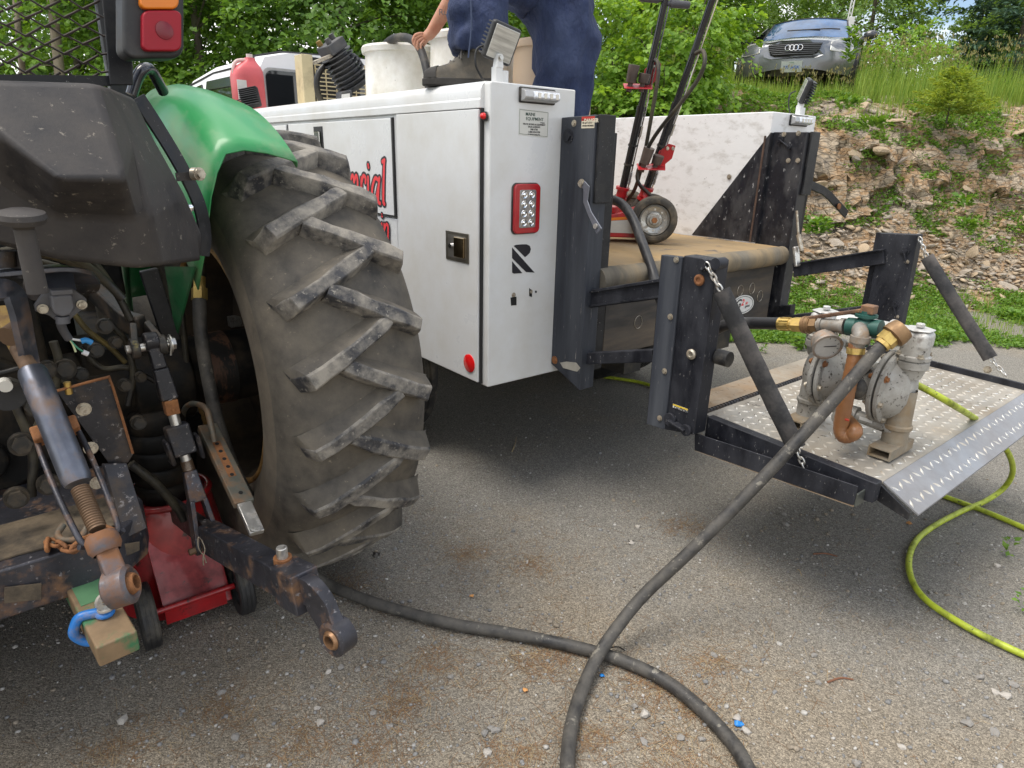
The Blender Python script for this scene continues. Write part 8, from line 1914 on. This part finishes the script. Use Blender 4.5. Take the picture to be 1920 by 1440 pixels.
def weed(label, px, py, Y=None, r=.10, n=60, lf=.05, z=None, h=.10, m_=M_cover, group='leafy weeds'):
    p = Pw(px, py, Y) if Y else G(px, py)
    z0 = max(bank_z(p.x, p.y), 0) if Y is None else p.z
    t = thing('weed', label, 'weed', (p.x, p.y, z0), group=group); a = NR.uniform(0, 6.28, n); q = NR.random(n) ** .6 * r
    P = np.stack([np.cos(a) * q * .5, np.sin(a) * q * .5, NR.uniform(0, h, n)], 1); D = np.stack([np.cos(a), np.sin(a), NR.uniform(.1, 1.0, n)], 1) + NR.normal(0, .25, (n, 3)); N = NR.normal(0, .35, (n, 3)); N[:, 2] += 1
    V, F = leaves(P, D, N, lf * NR.uniform(.6, 1.4, n), wid=.3); raw_mesh('leaves', V, F, [m_], parent=t, kind=None); return t
weed('small weed on the gravel just behind the pump gauge', 1506, 655, r=.09, n=70, lf=.06)
weed('tiny weed sprout on the gravel left of the pump', 1430, 662, r=.04, n=24, lf=.03)
weed('leafy weed clump at the bank foot beside the far truck corner', 1530, 440, 6.9, .22, 140, .07, h=.16)
weed('leafy weed clump high on the rubble under the rock face', 1810, 432, 7.9, .16, 90, .07, h=.12)
weed('upright grassy weed among the stones at the right', 1805, 388, 8.1, .12, 60, .08, h=.12)
weed('broad leafed vine trailing down the rock behind the lock lever', 1640, 240, 8.35, .32, 150, .075, h=.10)
weed('weed tuft hanging from the rock above the lock lever', 1590, 205, 8.6, .24, 110, .07, h=.12)
weed('weed tuft half way up the rock face', 1740, 338, 8.2, .12, 60, .05, h=.08)
weed('tall weed in front of the headlight of the car', 1592, 118, 10.3, .10, 70, .10, h=.45)
weed('weed patch on gravel near the right platform chain', 1760, 640, r=.16, n=100, lf=.05)
weed('weed patch at the right edge below the sleeved chain', 1895, 600, r=.2, n=120, lf=.06)
weed('green weed on the lot at the right frame edge', 1910, 1150, r=.03, n=16, lf=.025)
weed('small weed on the lot near the lime hose', 1885, 1045, r=.03, n=16, lf=.025)

# ================================================================ PARKED CAR ON THE BANK
CARP = Pw(1501, 168, 12.9); CARP.z = bank_z(CARP.x, CARP.y, False) + .0
hv = Vector((-CARP.x, -CARP.y, 0)).normalized(); yaw_c = math.atan2(hv.y, hv.x) - math.radians(5)
car = thing('parked_car', 'silver grey coupe car parked on the grassy bank facing the camera', 'car', CARP, (0, 0, yaw_c))
M_carp = mat('silver_grey_carpaint', (.19, .198, .215), .25, .5, var=.03, coat=.8)
M_cargrey = mat('matte_grey_bumper', (.10, .105, .115), .4, .2, var=.05)
# cross-sections from nose (x = +2.0) to tail; (x, [(half width, z)...])
cs = [(2.02, [(.30, .30), (.42, .36), (.44, .50), (.40, .60), (.30, .64), (0, .66)]),
      (1.95, [(.60, .22), (.70, .34), (.71, .52), (.64, .64), (.48, .68), (0, .71)]),
      (1.75, [(.80, .20), (.86, .36), (.86, .54), (.78, .68), (.58, .74), (0, .78)]),
      (1.35, [(.86, .20), (.89, .40), (.89, .58), (.82, .70), (.64, .76), (0, .81)]),
      (.95, [(.86, .20), (.885, .42), (.885, .62), (.84, .74), (.68, .82), (0, .87)]),
      (.72, [(.86, .20), (.88, .42), (.88, .66), (.84, .79), (.70, .86), (0, .91)]),
      (.12, [(.86, .20), (.88, .42), (.88, .70), (.84, .88), (.62, 1.24), (0, 1.31)]),
      (-.35, [(.86, .20), (.88, .42), (.88, .72), (.84, .90), (.58, 1.30), (0, 1.355)]),
      (-1.0, [(.86, .20), (.89, .42), (.90, .72), (.85, .90), (.54, 1.25), (0, 1.31)]),
      (-1.6, [(.82, .24), (.88, .44), (.88, .74), (.80, .90), (.50, 1.02), (0, 1.06)]),
      (-2.0, [(.66, .30), (.74, .46), (.74, .70), (.66, .80), (.4, .84), (0, .86)])]
rows = [[Vector((x, h, z)) for h, z in P] + [Vector((x, -h, z)) for h, z in reversed(P[:-1])] for x, P in cs]
mb = MB(); mb.grid(rows); n = len(rows[0]); mb.add(rows[0], [tuple(range(n))]); mb.add(rows[-1], [tuple(range(n))])
sh_ = mb.build('car_body', M_carp, car, smooth=60, weld=True); q = sh_.modifiers.new('sub', 'SUBSURF'); q.levels = q.render_levels = 2
# windscreen lies on the slope between x = .76 and .12
mb = MB(); rows = []
for i in range(7):
    t = i / 6; x = .77 - .62 * t; z = .905 + .37 * t ** .92; hw = .68 - .10 * t
    rows.append([Vector((x - .10 * (k / 4 - 1) ** 2 * 1.0 + .01, hw * (k / 4 - 1), z - .045 * (k / 4 - 1) ** 2 + .012)) for k in range(9)])
mb.grid(rows); mb.build('windscreen', mat('sky_painted_glass', (.035, .10, .23), .05, var=.5, var_scale=3, spec=.4), car, smooth=60)  # blue sky reflection put into the glass colour
mb = MB(); mb.tube([r_[0] for r_ in rows] + rows[-1] + [r_[-1] for r_ in reversed(rows)] , .014, 6); mb.build('windscreen_seal', M_seal, car)
for s in (-1, 1):
    mb = MB(); mb.prism([Vector((x, s * (.905 - (z - .86) * .62), z)) for x, z in ((.55, .90), (.02, 1.20), (-.5, 1.25), (-1.0, 1.17), (-1.15, .92))], (0, s * .012, 0)); mb.build('side_window', M_glass, car)
    mb = MB(); mb.ball((.52, s * .99, .93), (.07, .11, .07), 16, 10); mb.box((.48, s * .86, .87), (.54, s * .95, .91)); mb.build('door_mirror', mat('dark_mirror_cap', (.04, .042, .05), .25, coat=.5), car, smooth=60)
    # headlights
    mb = MB(); Q = [(1.93, .50, .655), (1.985, .50, .515), (1.915, .70, .49), (1.80, .80, .50), (1.66, .815, .60), (1.72, .72, .685), (1.83, .60, .69)]
    mb.prism([Vector((x + .03, s * y, z + .01)) for x, y, z in Q], (-.05, 0, -.005)); mb.build('headlight', mat('pale_headlight', (.50, .50, .47), .10, .25, var=.25, var_scale=9, coat=.9), car, bevel=.012, seg=2)
    mb = MB(); mb.lathe_on([(.0, .19), (-.02, .21), (-.02, .30), (.0, .32), (.2, .32), (.2, .2)], (1.27, s * .70, .32), (0, s, 0), 32); mb.build('car_wheel', M_rubber, car, smooth=40)
    mb = MB(); mb.lathe_on([(.0, .19), (-.02, .21), (-.02, .30), (.0, .32), (.2, .32), (.2, .2)], (-1.2, s * .70, .32), (0, s, 0), 32); mb.build('car_wheel', M_rubber, car, smooth=40)
    mb = MB(); mb.tube(smooth_path([Vector((.86, s * .15 - .12, 1.005)), Vector((.83, s * .15 + .18, 1.01)), Vector((.78, s * .15 + .38, 1.0))], 4), .010, 6); mb.build('wiper', M_seal, car)
# grille surround, opening, slats, rings
gr = bpy.data.objects.new('grille', None); COL.objects.link(gr); gr.parent = car
def nose(y, z, out=0.0): 
    return Vector((2.075 - .35 * y * y - 1.1 * (z - .52) * (z - .52) + out, y, z))
def nose_poly(pts, out, name, m_, depth=.03, par=gr):
    mb = MB(); mb.prism([nose(y, z, out) for y, z in pts], (-depth, 0, 0)); return mb.build(name, m_, par)
nose_poly([(-.47, .665), (-.20, .685), (.20, .685), (.47, .665), (.43, .47), (.33, .435), (-.33, .435), (-.43, .47)], .0, 'grille_surround', M_carp)
nose_poly([(-.385, .635), (0, .65), (.385, .635), (.34, .50), (.27, .475), (-.27, .475), (-.34, .50)], .004, 'grille_opening', M_dark)
for k in range(6):
    z = .492 + .026 * k; w = .30 + .075 * min(1, k / 3); mb = MB(); mb.tube([nose(-w, z, .008), nose(-w * .5, z, .010), nose(0, z, .012), nose(w * .5, z, .010), nose(w, z, .008)], .0055, 6); mb.build('grille_slat', M_cargrey, gr, smooth=60)
rings = bpy.data.objects.new('ring_emblem', None); COL.objects.link(rings); rings.parent = car
for k in range(4):
    y0 = -.086 + .0573 * k; mb = MB(); mb.tube([nose(y0 + .038 * math.cos(a), .575 + .038 * math.sin(a), .022) for a in np.linspace(0, 2 * PI, 22, endpoint=False)], .0050, 6, closed=True); mb.build('emblem_ring', M_chrome, rings, smooth=60)
nose_poly([(-.70, .42), (.70, .42), (.68, .22), (-.68, .22)], -.02, 'bumper_skin', M_cargrey, .05, car)
nose_poly([(-.66, .33), (-.30, .33), (-.30, .21), (-.62, .22)], .0, 'air_intake', M_dark, .03, car); nose_poly([(.66, .33), (.30, .33), (.30, .21), (.62, .22)], .0, 'air_intake', M_dark, .03, car)
pl = bpy.data.objects.new('number_plate', None); COL.objects.link(pl); pl.parent = car
nose_poly([(-.15, .395), (.15, .395), (.15, .245), (-.15, .245)], .03, 'plate_face', mat('pale_plate', (.60, .66, .66), .4, var=.08, var_scale=40), .006, pl)
text_mesh('377 AGK', .062, mat('plate_blue_ink', (.03, .10, .30), .5), 'plate_print', pl, Matrix(((0, 0, 1, nose(0, .3, .034).x + .04), (1, 0, 0, 0), (0, 1, 0, .285), (0, 0, 0, 1))), align='CENTER', offset=.0015)
text_mesh('MAINE', .022, mat('plate_green_ink', (.05, .16, .08), .5), 'plate_print', pl, Matrix(((0, 0, 1, nose(0, .3, .034).x + .04), (1, 0, 0, 0), (0, 1, 0, .363), (0, 0, 0, 1))), align='CENTER')
for o in list(pl.children):
    if o.name.startswith('plate_print'): o.location = (-.02, 0, 0)
# pale lattice pole behind the car
pole = thing('lattice_mast', 'pale lattice mast rising behind the car roof', 'mast', tuple(Pw(1578, 60, 15.0)))
mb = MB()
for k in range(2): mb.cyl((.07 * k, 0, -1.5), (.16 + .05 * k, 0, 1.9), .013, n=8)
for k in range(16): z = -1.4 + .2 * k; t = (z + 1.5) / 3.4; mb.bar((.16 * t, 0, z), (.07 + .14 * t, 0, z + .1), .012, .012); mb.bar((.07 + .14 * t, 0, z + .1), (.16 * t, 0, z + .2), .012, .012)
mb.build('lattice', M_wht, pole, smooth=40)
mb = MB(); mb.box((.10, -.02, .05), (.22, .03, .28)); mb.build('mast_box', M_wht, pole, bevel=.01)
# ================================================================ LABELS FOR THE MANY ALIKE STONES: zone by zone, then from left to right
def pix_of(p):
    c = RC.T @ (np.array(p) - np.array([0, 0, CAM_H])); return 960 + FPX * c[0] / c[2], 720 + FPX * c[1] / c[2]
ORD = ['leftmost', 'second from left', 'third from left', 'fourth from left', 'fifth from left', 'sixth from left', 'seventh from left', 'eighth from left', 'ninth from left', 'tenth from left', 'eleventh from left', 'twelfth from left']
def number_off(objs, zone_of, what):
    zones = {}
    for o in objs: zones.setdefault((what(o), zone_of(*pix_of(o.location))), []).append(o)
    for (w, z), L in zones.items():
        L.sort(key=lambda o: pix_of(o.location)[0])
        for i, o in enumerate(L):
            pos = 'only one' if len(L) == 1 else ('rightmost' if i == len(L) - 1 else ORD[min(i, 11)])
            o['label'] = '%s %s, %s' % (w, z, pos)
bpy.context.view_layer.update()
def stone_zone(x, y):
    if x < 330: return 'on gravel at the lower left corner'
    if x < 640: return 'on gravel below the lower link ball'
    if y < 1110: return 'on open gravel above the long hose'
    if x < 1060: return 'on gravel between ball end and hose loop'
    if x < 1420 and y > 1210: return 'on gravel inside or beside the hose loop'
    if y < 1110: return 'on gravel under the ramp lip'
    return 'on gravel in the lower right corner' if x > 1600 else 'on gravel right of the hose crossing'
number_off([o for o in COL.objects if o.name.split('.')[0] == 'stone' and o.get('category') == 'stone'], stone_zone, lambda o: 'pale stone' if o.data.materials[0] == M_stone_w else 'grey stone')
def rock_zone(x, y):
    h = 'high on the bank' if y < 260 else ('on the rock face' if y < 400 else 'in the rubble')
    return h + (' right of the far truck box' if x < 1640 else ' above far platform post' if x < 1760 else ' at far right')
number_off([o for o in COL.objects if o.name.split('.')[0] == 'rock' and o.get('group')], rock_zone, lambda o: 'tan rock slab' if o.data.materials[0] == M_slab else 'grey rock slab')
